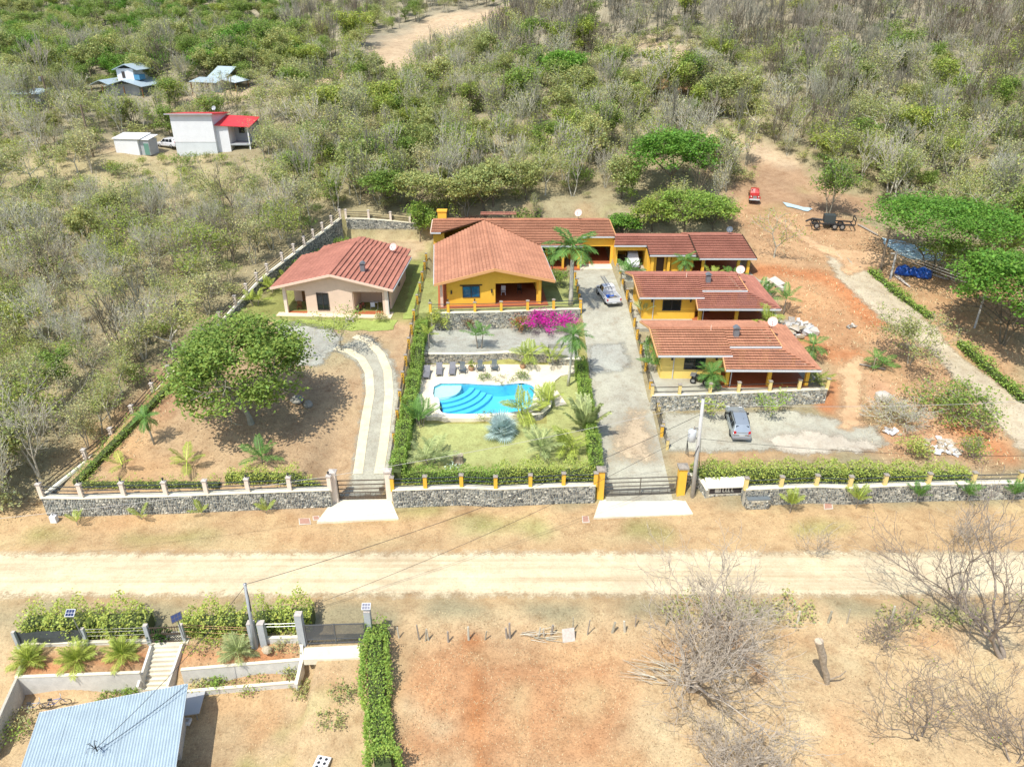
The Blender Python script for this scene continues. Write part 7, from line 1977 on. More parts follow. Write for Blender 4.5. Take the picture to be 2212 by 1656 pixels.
def pickup(label, p, rz, paint, pitch=0.0, name='pickup_truck', deep=M_BLACKP):
    t = thing(name, label, 'pickup', p, rz)
    W, L = 1.78, 5.1; hw = W / 2
    sec = lambda b, belt, k=1.0: [(0, b), (hw * .86 * k, b), (hw * k, b + .18), (hw * k, belt - .1), (hw * .95 * k, belt), (0, belt + .015)]
    loft([(-.55, sec(.4, 1.08)), (.0, sec(.4, 1.10)), (1.0, sec(.4, 1.08)), (1.5, sec(.4, 1.06, .99)), (2.2, sec(.42, .98, .95)), (2.5, sec(.5, .86, .84))]).build('body', paint, t)
    cab = lambda b, top, w0, w1: [(0, b), (w0, b), (w1, top), (w1 * .9, top + .03), (0, top + .05)]
    loft([(-.55, cab(1.08, 1.2, .83, .8)), (-.45, cab(1.08, 1.74, .83, .66)), (.35, cab(1.08, 1.78, .84, .66)), (.75, cab(1.08, 1.72, .83, .65)), (1.4, cab(1.06, 1.1, .8, .78))]).build('cab', paint, t)
    def pane(a, b, c, d): MB().quad(a, b, c, d).build('window_pane', M_GLASS, t)
    pane((-.66, -.535, 1.2), (.66, -.535, 1.2), (.58, -.475, 1.66), (-.58, -.475, 1.66))
    pane((.68, 1.33, 1.16), (-.68, 1.33, 1.16), (-.57, .82, 1.68), (.57, .82, 1.68))
    for sx in (-1, 1):
        for y0, y1 in ((-.4, .2), (.28, .85)):
            q_ = [(sx * .845, y0, 1.14), (sx * .845, y1 + (.2 if y1 > .5 else 0), 1.14), (sx * .70, y1 - (.05 if y1 > .5 else 0), 1.66), (sx * .70, y0, 1.66)]
            pane(*(q_ if sx > 0 else q_[::-1]))
        MB().box(min(sx * .89, sx * .83), -2.5, .48, max(sx * .89, sx * .83), -.56, 1.08).build('bed_side', paint, t)
        MB().box(sx * .8 - .07, -2.585, .72, sx * .8 + .07, -2.555, 1.0).build('tail_light', M_REDL, t)
        MB().box(sx * .62 - .16, 2.36, .72, sx * .62 + .16, 2.47, .9).build('headlight', M_HEADL, t)
        MB().box(sx * 1.0 - .1, .95, 1.1, sx * 1.0 + .1, 1.07, 1.27).build('mirror', M_BLACKP, t)
        MB().tube([(sx * .7, .9, 1.12), (sx * .76, 1.3, 1.12), (sx * .76, 1.7, 1.1)], .02, 4).build('door_trim', M_BLACKP, t)
    MB().box(-.83, -2.5, .5, .83, -.56, .6).build('bed_floor', deep, t)
    MB().box(-.83, -2.555, .5, .83, -2.5, 1.08).build('tailgate', paint, t)
    MB().box(-.84, -2.72, .42, .84, -2.56, .58).build('rear_bumper', M_STEEL, t)
    MB().box(-.84, 2.42, .42, .84, 2.6, .64).build('front_bumper', M_BLACKP, t)
    MB().box(-.4, 2.44, .7, .4, 2.5, .9).build('grille', M_BLACKP, t)
    MB().box(-.25, -2.735, .46, .25, -2.722, .56).build('number_plate', M_PLATE, t)
    wheels(t, L, W, .37, (-1.62, 1.62))
    t.rotation_euler = (pitch, 0, rz)
    return t
qa, qb_ = G(1326, 665), G(1300, 629); q = (qa + qb_) / 2; q.z += .06; rzp = math.atan2(-(qb_.x - qa.x), qb_.y - qa.y)
pt_ = on_slope(q, rzp)
pk = pickup('white pickup with ladder on its roof parked on the driveway', q, rzp, carpaint('pickup_white', (.70, .71, .72), .05), pt_)
bpy.context.view_layer.update()
Mw = Matrix.Translation(q) @ pk.rotation_euler.to_matrix().to_4x4()
ld = thing('ladder', 'aluminium ladder lying along the roof and bed of the white pickup', 'ladder', Mw @ Vector((-.1, .3, 1.95)))
ld.rotation_euler = pk.rotation_euler
for sx in (-.2, .2): MB().beam((sx, -1.6, -.22), (sx, 2.2, .1), .05, .08).build('rail', M_RIM, ld)
for k in range(12):
    f = (k + .5) / 12
    MB().beam((-.2, -1.6 + 3.8 * f, -.22 + .32 * f), (.2, -1.6 + 3.8 * f, -.22 + .32 * f), .035, .035).build('rung', M_RIM, ld)
bl = thing('tool_bundle', 'bright blue bundle in the bed of the white pickup', 'bundle', Mw @ Vector((-.2, -1.1, .62)))
bl.rotation_euler = pk.rotation_euler
mb = MB()
for k in range(7): mb.obox((rnd.uniform(-.4, .4), rnd.uniform(-.3, .3), rnd.uniform(.1, .28)), (rnd.uniform(.1, .22), rnd.uniform(-.06, .06), 0), (rnd.uniform(-.05, .05), rnd.uniform(.08, .16), 0), (0, 0, rnd.uniform(.06, .12)))
mb.build('wrap', M('blue_plastic', (.03, .12, .5), .5), bl)
lb = thing('timber_load', 'pale boards and scrap in the tail of the pickup bed', 'load', Mw @ Vector((.2, -1.9, .62)))
lb.rotation_euler = pk.rotation_euler
for k in range(5): MB().obox((rnd.uniform(-.4, .3), rnd.uniform(-.3, .4), .05 + .05 * k), (.3, rnd.uniform(-.12, .12), 0), (0, .07, 0), (0, 0, .022)).build('board', M_RIM if k % 2 else M_CAPG, lb)
# red truck at the wood edge
def old_truck(label, p, rz):
    t = thing('red_truck', label, 'truck', p, rz)
    pm = carpaint('truck_red', (.42, .03, .025), .05)
    loft([(-.4, [(0, .6), (.7, .6), (.85, .8), (.85, 1.3), (0, 1.32)]), (1.0, [(0, .6), (.7, .6), (.85, .8), (.85, 1.3), (0, 1.32)]), (2.3, [(0, .6), (.55, .6), (.65, .8), (.6, 1.25), (0, 1.3)])]).build('bonnet', pm, t)
    loft([(-.9, [(0, 1.3), (.82, 1.3), (.72, 2.0), (0, 2.08)]), (.3, [(0, 1.3), (.82, 1.3), (.72, 2.0), (0, 2.08)]), (.75, [(0, 1.3), (.8, 1.3), (.76, 1.36), (0, 1.38)])]).build('cab', pm, t)
    MB().quad((.68, .7, 1.4), (-.68, .7, 1.4), (-.62, .36, 1.95), (.62, .36, 1.95)).build('window_pane', M_GLASS, t)
    MB().box(-.95, -3.2, .9, .95, -.95, 1.0).build('flatbed', M_WOOD, t)
    MB().box(-.9, 2.3, .45, .9, 2.48, .7).build('bumper', M_GUT, t); MB().box(-.35, 2.28, .75, .35, 2.34, 1.2).build('grille', M_STEEL, t)
    for sx in (-1, 1):
        MB().lathe((sx * .62, 2.2, .95), [(.12, 0), (.14, .12), (.05, .2)], 8).build('headlight', M_HEADL, t)
        MB().box(sx * .85 - .18, 1.2, .65, sx * .85 + .18, 2.2, .9).build('mudguard', pm, t)
    wheels(t, 5, 1.9, .42, (-2.3, 1.7))
    t.scale = (.82, .82, .82)
    return t
old_truck('bright red truck facing out at the edge of the wood', G(1628, 432) + Vector((0, 0, .05)), math.pi - .25)
# dark trailer frame under the tree
tr_ = thing('trailer', 'black flatbed trailer with machine parts under the upright tree', 'trailer', G(1790, 492), math.radians(78))
for sx in (-.95, .95): MB().beam((sx, -3.2, .8), (sx, 2.6, .8), .12, .18).build('frame_beam', M_BLACKP, tr_)
for k in range(6): MB().beam((-.95, -2.8 + k * 1.05, .82), (.95, -2.8 + k * 1.05, .82), .12, .1).build('cross_beam', M_BLACKP, tr_)
for sx in (-.9, .9): MB().beam((sx, -3.2, .8), (sx, -3.2, 1.7), .1, .1, up=(0, 1, 0)).build('stanchion', M_BLACKP, tr_)
MB().beam((-.9, -3.2, 1.7), (.9, -3.2, 1.7), .1, .1).build('end_rail', M_BLACKP, tr_); MB().beam((-.9, -3.2, 1.25), (.9, -3.2, 1.25), .08, .08).build('end_rail', M_BLACKP, tr_)
MB().box(-.7, -.6, .85, .7, .9, 1.9).build('machine_block', M('machine_grey', (.05, .06, .06), .6), tr_)
MB().tube([(-.5, 1, 1.2), (0, 2.4, 1.2), (.2, 3.2, .7)], .14, 6).build('tow_bar', M_BLACKP, tr_)
wheels(tr_, 5, 2.0, .42, (-1.6, -.6, 1.8))
# quad bike behind the palm
qb = thing('quad_bike', 'dark quad bike behind the palm in front of the lemon villa', 'quad bike', PZ(1512, 826, CPADZ), 1.2)
MB().box(-.3, -.7, .5, .3, .55, .75).build('body', M_BLACKP, qb); MB().box(-.2, -.75, .75, .2, .1, .9).build('seat', M_DARKW, qb)
MB().tube([(-.4, .4, 1.1), (0, .5, 1.05), (.4, .4, 1.1)], .03, 5).build('handlebar', M_STEEL, qb)
MB().box(-.4, .5, .75, .4, 1.0, .82).build('rack', M_STEEL, qb)
wheels(qb, 2.0, 1.1, .3, (-.6, .65))

# ================================================================== POOL FURNITURE, POTS, ROCKS
M_SLING = M('grey_sling', (.19, .19, .205), .7, 5, .1); M_ADIR = M('slate_plastic', (.085, .11, .125), .55)
def lounger(i, px, py, label):
    t = thing('sun_lounger', label, 'sun lounger', PZ(px, py, DZ), rnd.uniform(-.06, .06), 'sun loungers along the low stone wall')
    MB().box(-.33, -.95, .30, .33, .35, .36).build('seat', M_SLING, t)
    MB().hexa([(-.33, .35, .30), (.33, .35, .30), (.33, 1.0, .75), (-.33, 1.0, .75), (-.33, .33, .36), (.33, .33, .36), (.33, .97, .81), (-.33, .97, .81)]).build('backrest', M_SLING, t)
    for sx in (-.31, .31):
        MB().beam((sx, -.97, .29), (sx, .9, .29), .05, .06).build('frame', M_STEEL, t)
        for y in (-.85, .6): MB().beam((sx, y, .28), (sx, y, 0), .05, .05, up=(0, 1, 0)).build('leg', M_STEEL, t)
for i, (x, y, lb_) in enumerate([(922, 812, 'grey sun lounger nearest the hedge'), (949, 805.5, 'middle one of the three grey sun loungers'), (977, 804.5, 'grey sun lounger nearest the slatted chairs')]): lounger(i, x, y, lb_)
def adirondack(px, py, label):
    t = thing('slatted_chair', label, 'chair', PZ(px, py, DZ), 0, 'slatted garden chairs along the low stone wall')
    for k in range(6): MB().hexa([(-.27 + .09 * k, .12, .34), (-.19 + .09 * k, .12, .34), (-.19 + .09 * k, .52, 1.02), (-.27 + .09 * k, .52, 1.02), (-.27 + .09 * k, .08, .36), (-.19 + .09 * k, .08, .36), (-.19 + .09 * k, .49, 1.04 + .03 * (k in (2, 3))), (-.27 + .09 * k, .49, 1.04 + .03 * (k in (2, 3)))]).build('back_slat', M_ADIR, t)
    for k in range(5): MB().box(-.28, -.42 + .11 * k, .38 - .02 * k, .28, -.33 + .11 * k, .41 - .02 * k).build('seat_slat', M_ADIR, t)
    for sx in (-1, 1):
        MB().box(sx * .36 - .06, -.48, .56, sx * .36 + .06, .3, .59).build('armrest', M_ADIR, t)
        MB().beam((sx * .32, -.4, 0), (sx * .32, -.4, .56), .06, .08, up=(0, 1, 0)).build('leg', M_ADIR, t)
        MB().beam((sx * .3, .5, 0), (sx * .3, -.35, .4), .05, .09).build('leg', M_ADIR, t)
for x, y, lb_ in ((999, 804, 'slatted grey chair next to the sun loungers'), (1037, 800, 'slatted blue-grey chair right after the tall plant pot'), (1068, 799, 'slatted blue-grey chair farthest from the sun loungers')): adirondack(x, y, lb_)
M_POT = M('clay_pot', (.40, .24, .14), .8, 5, .15)
def pot(label, p, r, h, plant_mat, n, seed):
    t = thing('plant_pot', label, 'plant pot', p)
    MB().lathe((0, 0, 0), [(r * .6, 0), (r * .95, h * .4), (r, h * .7), (r * .8, h * .9), (r * .88, h), (r * .75, h), (r * .7, h * .93)], 12).build('pot', M_POT, t, smooth=True)
    r2 = np.random.default_rng(seed); C = r2.normal(0, 1, (n, 3)) * np.array([r * .6, r * .6, .3]) + np.array([0, 0, h + .35]); C[:, 2] = np.maximum(C[:, 2], h)
    MB().tube([(0, 0, h * .9), (0.02, 0, h + .3)], .03, 5).build('stem', M_BARKD, t)
    link(bpy.data.objects.new('foliage', leaf_mesh('foliage', C, .2, plant_mat, r2, flat=.1)), t)
pot('round clay pot with a leafy plant between the slatted chairs', PZ(1018, 800, DZ), .33, .55, ML_YEL, 90, 1)
pot('round clay pot with a small plant near the tall garden palm', PZ(1129, 795, DZ), .33, .5, ML_DRY, 50, 2)
# tree stump
st = thing('tree_stump', 'sawn tree stump on the pool lawn near the fence', 'stump', PZ(993, 1003, 1.6))
MB().lathe((0, 0, 0), [(.62, -.1), (.45, .15), (.36, .5), (.34, 1.0)], 9).build('bole', M('stump_bark', (.40, .32, .23), .95, 6, .35, .5), st)
MB().lathe((-.34, .05, 0), [(.3, -.1), (.22, .5), (.2, 1.3)], 7).build('side_bole', MATS['stump_bark'], st)
MB().lathe((0, 0, 1.0), [(.335, 0), (.33, .02)], 9).build('cut_face', M('cut_wood', (.62, .50, .36), .9, 9, .2), st)
MB().lathe((-.34, .05, 1.3), [(.195, 0), (.19, .02)], 7).build('cut_face', MATS['cut_wood'], st)
bush('low grey-green succulents at the foot of the tree stump', PZ(980, 1012, 1.6), .5, 1.0, M('leaf_grey_green', (.42, .5, .4), .7, attr=True), 120, .18, 430, 'succulent_plants')
# rocks
def rock(label, p, sx, sy, sz, seed, mat, name='rock', cat='rock', group=None):
    import bmesh
    bm = bmesh.new(); bmesh.ops.create_icosphere(bm, subdivisions=2, radius=1)
    r2 = random.Random(seed); ph = [r2.uniform(0, 6) for _ in range(6)]
    for v in bm.verts:
        c = v.co; k = 1 + .13 * math.sin(2.3 * c.x + ph[0]) + .12 * math.sin(2.9 * c.y + ph[1]) + .1 * math.sin(3.3 * c.z + ph[2]) + r2.uniform(-.05, .05)
        v.co = Vector((c.x * k * sx, c.y * k * sy, max(c.z * k, -.4) * sz))
    me = bpy.data.meshes.new(name); bm.to_mesh(me); bm.free(); me.materials.append(mat)
    o = link(bpy.data.objects.new(name, me)); o.location = p; o.rotation_euler = (0, 0, r2.uniform(0, 6))
    return tag(o, label, cat, group)
M_ROCK = M('field_rock', (.33, .31, .26), .95, 2.5, .3, .4); M_ROCKW = M('white_boulder', (.55, .50, .43), .9, 2.5, .15, .3); M_ROCKT = M('tan_rock', (.50, .42, .30), .95, 3, .2, .3)
rock('big round grey boulder left of the big leafy tree', G(411, 858) + Vector((0, 0, .25)), .75, .65, .7, 1, M_ROCK)
rock('smaller rounded boulder next to the big grey one', G(459, 866) + Vector((0, 0, .2)), .5, .45, .5, 2, M_ROCK)
rock('pale boulder in the shade behind the big tree trunk', G(643, 868) + Vector((0, 0, .2)), .65, .5, .5, 3, M_ROCK)
rock('dark angular boulder at the edge of the big tree shade', G(666, 878) + Vector((0, 0, .2)), .45, .4, .45, 4, M_ROCK)
rock('large white boulder beside the pale dry bush', G(1908, 862) + Vector((0, 0, .3)), .95, .7, .6, 5, M_ROCKW)
for k, x in enumerate((1018, 1030, 1041, 1051, 1060)):
    rock(['first', 'second', 'middle', 'fourth', 'last'][k] + ' tan edging rock of the pool-side bed counted from the hedge side', PZ(x, 911 + (k % 2), 2.1), .33, .26, .25, 20 + k, M_ROCKT, 'edging_rock', 'rock', 'tan rocks edging the pool bed')
bush('low green plants behind the tan edging rocks', PZ(1050, 904, 2.4), .5, 1.9, ML_GREEN, 240, .13, 431, 'bed_plants')
def heap(name, label, px, n, spread, smin, smax, mats, seed, cat='heap', flat=.35):
    r2 = random.Random(seed); t = thing(name, label, cat, G(*px))
    pieces = []
    for k in range(n):
        a = r2.uniform(0, 6.28); d = spread * r2.random() ** .6
        x, y = d * math.cos(a), d * math.sin(a) * .7; s_ = r2.uniform(smin, smax)
        z = gz(t.location.x + x, t.location.y + y) - t.location.z + (1 - d / spread) * flat * r2.random() + s_ * .2
        az, ti = r2.uniform(0, 3.14), r2.uniform(-.5, .5)
        dx = Vector((math.cos(az), math.sin(az), ti)).normalized() * s_; dy = Vector((-math.sin(az), math.cos(az), r2.uniform(-.3, .3))).normalized() * s_ * r2.uniform(.25, .8)
        MB().obox((x, y, z), dx * .5, dy * .5, dx.cross(dy).normalized() * s_ * r2.uniform(.06, .2)).build('broken_piece', r2.choice(mats), t)
    return t
heap('rubble_heap', 'heap of broken white blocks on red earth between the two round bushes', (2035, 967), 46, 1.7, .3, .75, [M_ROCKW, M_WHITE, M_ROCKT], 1)
heap('rubble_heap', 'small scatter of white rubble under the pale dry bush', (1922, 935), 16, 1.0, .25, .6, [M_ROCKW, M_WHITE], 2)
heap('scrap_heap', 'pile of pale boards and rubble beside the front villa roof', (1718, 712), 44, 2.3, .5, 1.5, [M_ROCKW, M_CAPG, M_ROCKT, M_GUT], 3)
heap('scrap_heap', 'white boards and debris beside the middle villa palms', (1660, 625), 14, 1.8, .5, 1.8, [M_ROCKW, M_GUT, M_ROCKT], 4)
heap('rubble_heap', 'small grey rubble pile on the red bank of the side track', (1838, 706), 12, .7, .2, .5, [M_ROCK, M_ROCKW], 5)
# timber and tarp beyond the track
def planks(label, px0, px1, n, w_, mat, seed):
    r2 = random.Random(seed); a, b = G(*px0), G(*px1); t = thing('timber_planks', label, 'timber', a)
    for k in range(n):
        o_ = Vector((r2.uniform(-.3, .3), r2.uniform(-.3, .3), .08 + .06 * k))
        MB().beam(o_, b - a + o_ + Vector((r2.uniform(-.3, .3), 0, 0)), w_, .05).build('plank', mat, t)
planks('pale planks lying on red soil near the blue tarp', (1938, 600), (1968, 622), 4, .18, M_CAPW, 1)
planks('long pale planks on the ground beside the blue tarp', (1990, 588), (2045, 606), 4, .2, M_CAPW, 2)
planks('long weathered poles lying above the dirt track junction', (1858, 488), (1900, 510), 3, .2, M_CAPG, 3)
planks('dark log lying across the sandy track bend', (1858, 786), (1915, 797), 2, .2, M_CAPG, 4)
tb = thing('tarp_bundle', 'shiny blue tarp bundles in the shade of the low umbrella tree', 'tarp', G(1972, 596))
M_TARP = M('blue_tarp', (.012, .09, .42), .32, 3, .3, .6, spec=.6)
for k, (x, y, r_, h_) in enumerate(((-1.0, .7, .9, 1.6), (.1, .3, .75, 1.3), (1.1, -.3, 1.0, 1.7))):
    import bmesh
    bm = bmesh.new(); bmesh.ops.create_icosphere(bm, subdivisions=3, radius=1)
    for v in bm.verts:
        c = v.co; an = math.atan2(c.y, c.x)
        f = 1 + .07 * math.sin(9 * an + 2 * c.z + k) + .06 * math.sin(5 * c.z + 3 * an)
        v.co = Vector((c.x * r_ * f, c.y * r_ * f, max(c.z, -.25) * h_ * .55 * f + .3))
    me = bpy.data.meshes.new('tarp_lump'); bm.to_mesh(me); bm.free(); me.materials.append(M_TARP)
    o = link(bpy.data.objects.new('tarp_lump', me), tb); o.location = (x, y, 0)
sh = [drape('tarp_sheet', Gp(*p_), .12, M('pale_tarp', (.45, .58, .62), .5) if 'pale_tarp' not in MATS else MATS['pale_tarp'], .8, kind=None, jag=.2, seed=31 + i) for i, p_ in enumerate([[(1905, 515), (1935, 520), (2080, 558), (2092, 566), (1960, 560), (1912, 532)], [(1690, 438), (1725, 446), (1755, 452), (1745, 458), (1700, 448)]])]
tag(sh[0], 'long pale blue sheet lying behind the umbrella trees', 'sheet'); tag(sh[1], 'pale sheet lying near the red truck', 'sheet')
# green metal railing on the gravel terrace end
rl_ = thing('short_railing', 'short black railing at the hedge end of the gravel terrace', 'railing', PZ(908, 772, GZ1))
for k in range(3): MB().beam((0, 0, .3 + .3 * k), (.9, -.5, .3 + .3 * k), .05, .05).build('rail', M_RAILD, rl_)
for x, y in ((0, 0), (.9, -.5)): MB().beam((x, y, 0), (x, y, .95), .06, .06, up=(0, 1, 0)).build('post', M_RAILD, rl_)

# ================================================================== UTILITY POLES AND WIRES
M_POLEC = M('concrete_pole', (.50, .49, .46), .8, 3, .12); M_POLEW = M('wood_pole', (.22, .17, .12), .9, 4, .2); M_WIRE = M('wire_black', (.03, .03, .03), .6); M_WIREL = M('wire_grey', (.42, .40, .36), .6)
def wire(label, a, b, sag, mat, r=.022, n=16):
    a, b = Vector(a), Vector(b)
    pts = [a.lerp(b, i / n) - Vector((0, 0, 4 * sag * (i / n) * (1 - i / n))) for i in range(n + 1)]
    t = MB().tube([p - a for p in pts], r, 4).build('overhead_wire', mat); t.location = a
    return tag(t, label, 'wire')
pb = PZ(1495, 1076, .3); pth_ = PZ(1519, 862, 9.2)
ptop = PY(1519, 862, pb.y + .3)
up_ = thing('utility_pole', 'concrete utility pole with transformer between yellow pillar and name wall', 'utility pole', pb)
MB().tube([(0, 0, -.2), ptop - pb], [.2, .13], 10).build('pole', M_POLEC, up_, smooth=True)
mid = lambda f: (ptop - pb) * f
tf = MB().lathe(mid(.60) + Vector((-.62, -.1, 0)), [(.26, 0), (.34, .05), (.34, .95), (.3, 1.05), (.1, 1.1)], 12).build('transformer', M('transformer_grey', (.58, .61, .63), .5), up_, smooth=True)
MB().lathe(mid(.60) + Vector((-.5, -.1, 1.1)), [(.05, 0), (.08, .08), (.04, .3)], 6).build('bushing', M_CAPG, tf)
for z in (.62, .72): MB().beam(mid(z) + Vector((-.4, 0, 0)), mid(z), .06, .1).build('bracket', M_STEEL, up_)
MB().beam(mid(.96) + Vector((-.5, 0, 0)), mid(.96) + Vector((.6, 0, 0)), .08, .1).build('crossarm', M_STEEL, up_)
for x in (-.45, 0, .5): MB().lathe(mid(.96) + Vector((x, 0, .05)), [(.04, 0), (.07, .06), (.03, .2)], 6).build('insulator', M_CAPW, up_)
mb = MB()
for k in range(4): mb.tube([mid(.58) + Vector((-.95, -.1, .3)), mid(.5) + Vector((-1.0 + .1 * k, -.2, -.2 - .1 * k)), mid(.5) + Vector((-.3, -.25, -.3 - .05 * k)), mid(.56) + Vector((0, -.2, 0))], .02, 4)
mb.build('cable_loop', M_WIRE, up_)
mb = MB()
for k in range(2): mb.tube([mid(.62) + Vector((.16, -.12, .0)), mid(.45) + Vector((.2, -.16, 0)), mid(.25) + Vector((.2 + .03 * k, -.16, 0)), mid(.05) + Vector((.17, -.14, 0))], .02, 4)
mb.build('down_cable', M_WIRE, up_)
pA = PZ(552, 1396, -.2); tA = PY(529, 1262, pA.y + .1)
up2 = thing('utility_pole', 'grey metal utility pole strapped beside twin concrete posts', 'utility pole', pA)
MB().tube([(0, 0, -.2), tA - pA], [.13, .10], 8).build('pole', M('grey_pole', (.36, .38, .39), .6), up2, smooth=True)
mb = MB()
for k in range(3): mb.tube([(tA - pA) * 1.0, (tA - pA) * .85 + Vector((.15, -.1, -.1 * k)), (tA - pA) * .6 + Vector((.12 + .03 * k, -.1, 0))], .018, 4)
mb.build('cable', M_WIRE, up2)
MB().lathe(tA - pA, [(.1, 0), (.13, .05), (.02, .12)], 8).build('pole_cap', M_STEEL, up2)
e1 = PZ(1495, 1000, 5.6)
wire('black service wire from the near pole across the road to the transformer pole', tA, pb + mid(.86), 1.0, M_WIRE, .02)
wire('black service wire running beyond the road toward the wide gate', PY(680, 1305, 38.5), pb + mid(.72), .8, M_WIRE, .016)
RF = lambda px, py: PZ(px, py, .75)
wire('black service wire from the near pole down to the grey tin roof', tA - Vector((0, 0, .1)), RF(205, 1617), .5, M_WIRE, .022)
wire('second black wire down to the bent bracket on the tin roof', PZ(402, 1478, 1.0), RF(210, 1620), .2, M_WIRE, .02)
wire('pale power line crossing before the dirt lot and pool lawn', PZ(-60, 1125, 5.5), pb + mid(.95) + Vector((-.4, 0, 0)), 1.1, M_WIREL, .016, 30)
wire('pale power line crossing above the villa parking', pb + mid(.95) + Vector((.5, 0, 0)), PZ(2290, 862, 9.0), .4, M_WIREL, .016)
wire('dark power line crossing below the silver car', pb + mid(.62), PZ(2290, 985, 6.5), .5, M_WIRE, .016)
def wpole(label, px, py, h, r, mat, trans=False, lean=(0, 0)):
    p = G(px, py); t = thing('utility_pole', label, 'utility pole', p)
    MB().tube([(0, 0, -.2), (lean[0] * h, lean[1] * h, h)], [r * 1.2, r], 7).build('pole', mat, t)
    MB().beam((lean[0] * h - .7, 0, h - .3), (lean[0] * h + .7, 0, h - .3), .1, .12).build('crossarm', mat, t)
    if trans: MB().lathe((lean[0] * h - .5, 0, h - 1.1), [(.25, 0), (.3, .05), (.3, .8), (.1, .9)], 10).build('transformer', M_STEEL, t)
    return p + Vector((lean[0] * h, lean[1] * h, h - .2))
w1 = wpole('dark wooden pole on the grassy slope by the white shed', 202, 338, 8.5, .16, M_POLEW, False)
w2 = wpole('distant pole with a transformer in the far green trees', 111, 240, 6.5, .16, M_POLEW, True)
w3 = wpole('wooden pole at the junction beside the side track hedge', 1900, 590, 6.0, .13, M_POLEW, False)
w4 = wpole('shorter pale post beside the wooden pole near the tarp', 1923, 602, 3.6, .12, M_POLEC, False)
wire('wire between the two dark poles on the far slope', w1, w2, 1.0, M_WIRE, .03)
for k in range(3):
    wire(['lowest', 'middle', 'highest'][k] + ' of the three overhead wires past the large spreading tree', w4 + Vector((0, 0, -.4 + .3 * k)), Vector((62, 66, 9 + .4 * k)), .6, M_WIREL, .025)
wpole('small pole among the trees under the overhead wires', 2105, 708, 4.0, .1, M_POLEC, False)

# ================================================================== HOUSES ON THE FAR SLOPE
p0 = G(384, 336)
wh = thing('white_house', 'tall white block house with red tin roofs on the slope', 'house', p0)
rel = tuple(p0); X0, Y0, Z0 = p0
mb = MB(); mb.box(X0, Y0, Z0 - .5, X0 + 7.2, Y0 + 8, Z0 + 2.3); mb.build('lower_wall', M('pale_grey_wall', (.60, .64, .65), .85, .8, .08), wh, rel)
mb = MB(); mb.box(X0 - .05, Y0 - .05, Z0 + 2.3, X0 + 7.2, Y0 + 7.9, Z0 + 6.1); mb.hexa([(X0 - .05, Y0 - .05, Z0 + 6.1), (X0 + 7.2, Y0 - .05, Z0 + 6.1), (X0 + 7.2, Y0 + 7.9, Z0 + 6.1), (X0 - .05, Y0 + 7.9, Z0 + 6.1), (X0 - .05, Y0 - .05, Z0 + 6.95), (X0 + 7.2, Y0 - .05, Z0 + 6.95), (X0 + 7.2, Y0 + 7.9, Z0 + 6.13), (X0 - .05, Y0 + 7.9, Z0 + 6.13)]); mb.build('upper_wall', M_WHITE, wh, rel)
MB().hexa([(X0 - .7, Y0 - .5, Z0 + 7.0), (X0 + 7.6, Y0 - .5, Z0 + 7.0), (X0 + 7.6, Y0 + 8.4, Z0 + 6.1), (X0 - .7, Y0 + 8.4, Z0 + 6.1), (X0 - .7, Y0 - .5, Z0 + 7.12), (X0 + 7.6, Y0 - .5, Z0 + 7.12), (X0 + 7.6, Y0 + 8.4, Z0 + 6.22), (X0 - .7, Y0 + 8.4, Z0 + 6.22)]).build('roof', M_REDR, wh, rel)
MB().beam((X0 - .75, Y0 - .55, Z0 + 7.02), (X0 + 7.6, Y0 - .55, Z0 + 7.02), .1, .2).build('fascia', M_GREYW, wh, rel)
mb = MB(); mb.box(X0 + 7.2, Y0 + .8, Z0 - .3, X0 + 9.4, Y0 + 7, Z0 + 5.0); mb.build('annex_wall', M_WHITE, wh, rel)
mb = MB(); mb.box(X0 + 9.4, Y0 + 4.0, Z0 - .3, X0 + 13, Y0 + 7, Z0 + 4.9); mb.build('porch_back_wall', M_GREYW, wh, rel)
MB().hexa([(X0 + 7.0, Y0 + .4, Z0 + 5.0), (X0 + 13.4, Y0 + .4, Z0 + 4.7), (X0 + 13.4, Y0 + 7.2, Z0 + 5.5), (X0 + 7.0, Y0 + 7.2, Z0 + 5.8), (X0 + 7.0, Y0 + .4, Z0 + 5.1), (X0 + 13.4, Y0 + .4, Z0 + 4.8), (X0 + 13.4, Y0 + 7.2, Z0 + 5.6), (X0 + 7.0, Y0 + 7.2, Z0 + 5.9)]).build('roof', M_REDR, wh, rel)
MB().box(X0 + 9.4, Y0 + .8, Z0 + 1.6, X0 + 13, Y0 + 4, Z0 + 1.85).build('porch_floor', M_GREYW, wh, rel)
MB().box(X0 + 10.2, Y0 + 3.93, Z0 + 3.2, X0 + 11.2, Y0 + 3.99, Z0 + 4.2).build('window', M_GLASS, wh, rel)
MB().beam((X0 + 12.8, Y0 + 1, Z0), (X0 + 12.8, Y0 + 1, Z0 + 4.8), .2, .2, up=(0, 1, 0)).build('porch_column', M_WHITE, wh, rel)
dish('small pale dish on the red roof of the white house', Vector((X0 + 6.6, Y0 + 3.5, Z0 + 6.7)), (-.2, -.8, .4), .4, M_LAMPG, .8)
p1 = G(252, 331)
sd_ = thing('shed', 'low white shed with pale mono-pitch roof on the grassy slope', 'shed', p1, math.radians(-8))
MB().box(0, 0, -.3, 4.4, 3.2, 2.4).build('wall', M_WHITE, sd_)
MB().hexa([(-.2, -.2, 2.45), (5.0, -.2, 2.45), (5.0, 3.6, 2.9), (-.2, 3.6, 2.9), (-.2, -.2, 2.53), (5.0, -.2, 2.53), (5.0, 3.6, 2.98), (-.2, 3.6, 2.98)]).build('roof', M('white_tin', (.74, .74, .73), .5), sd_)
mb = MB(); mb.box(4.4, .4, -.3, 6.2, 3.0, 2.3); mb.build('side_room', M_GREYW, sd_)
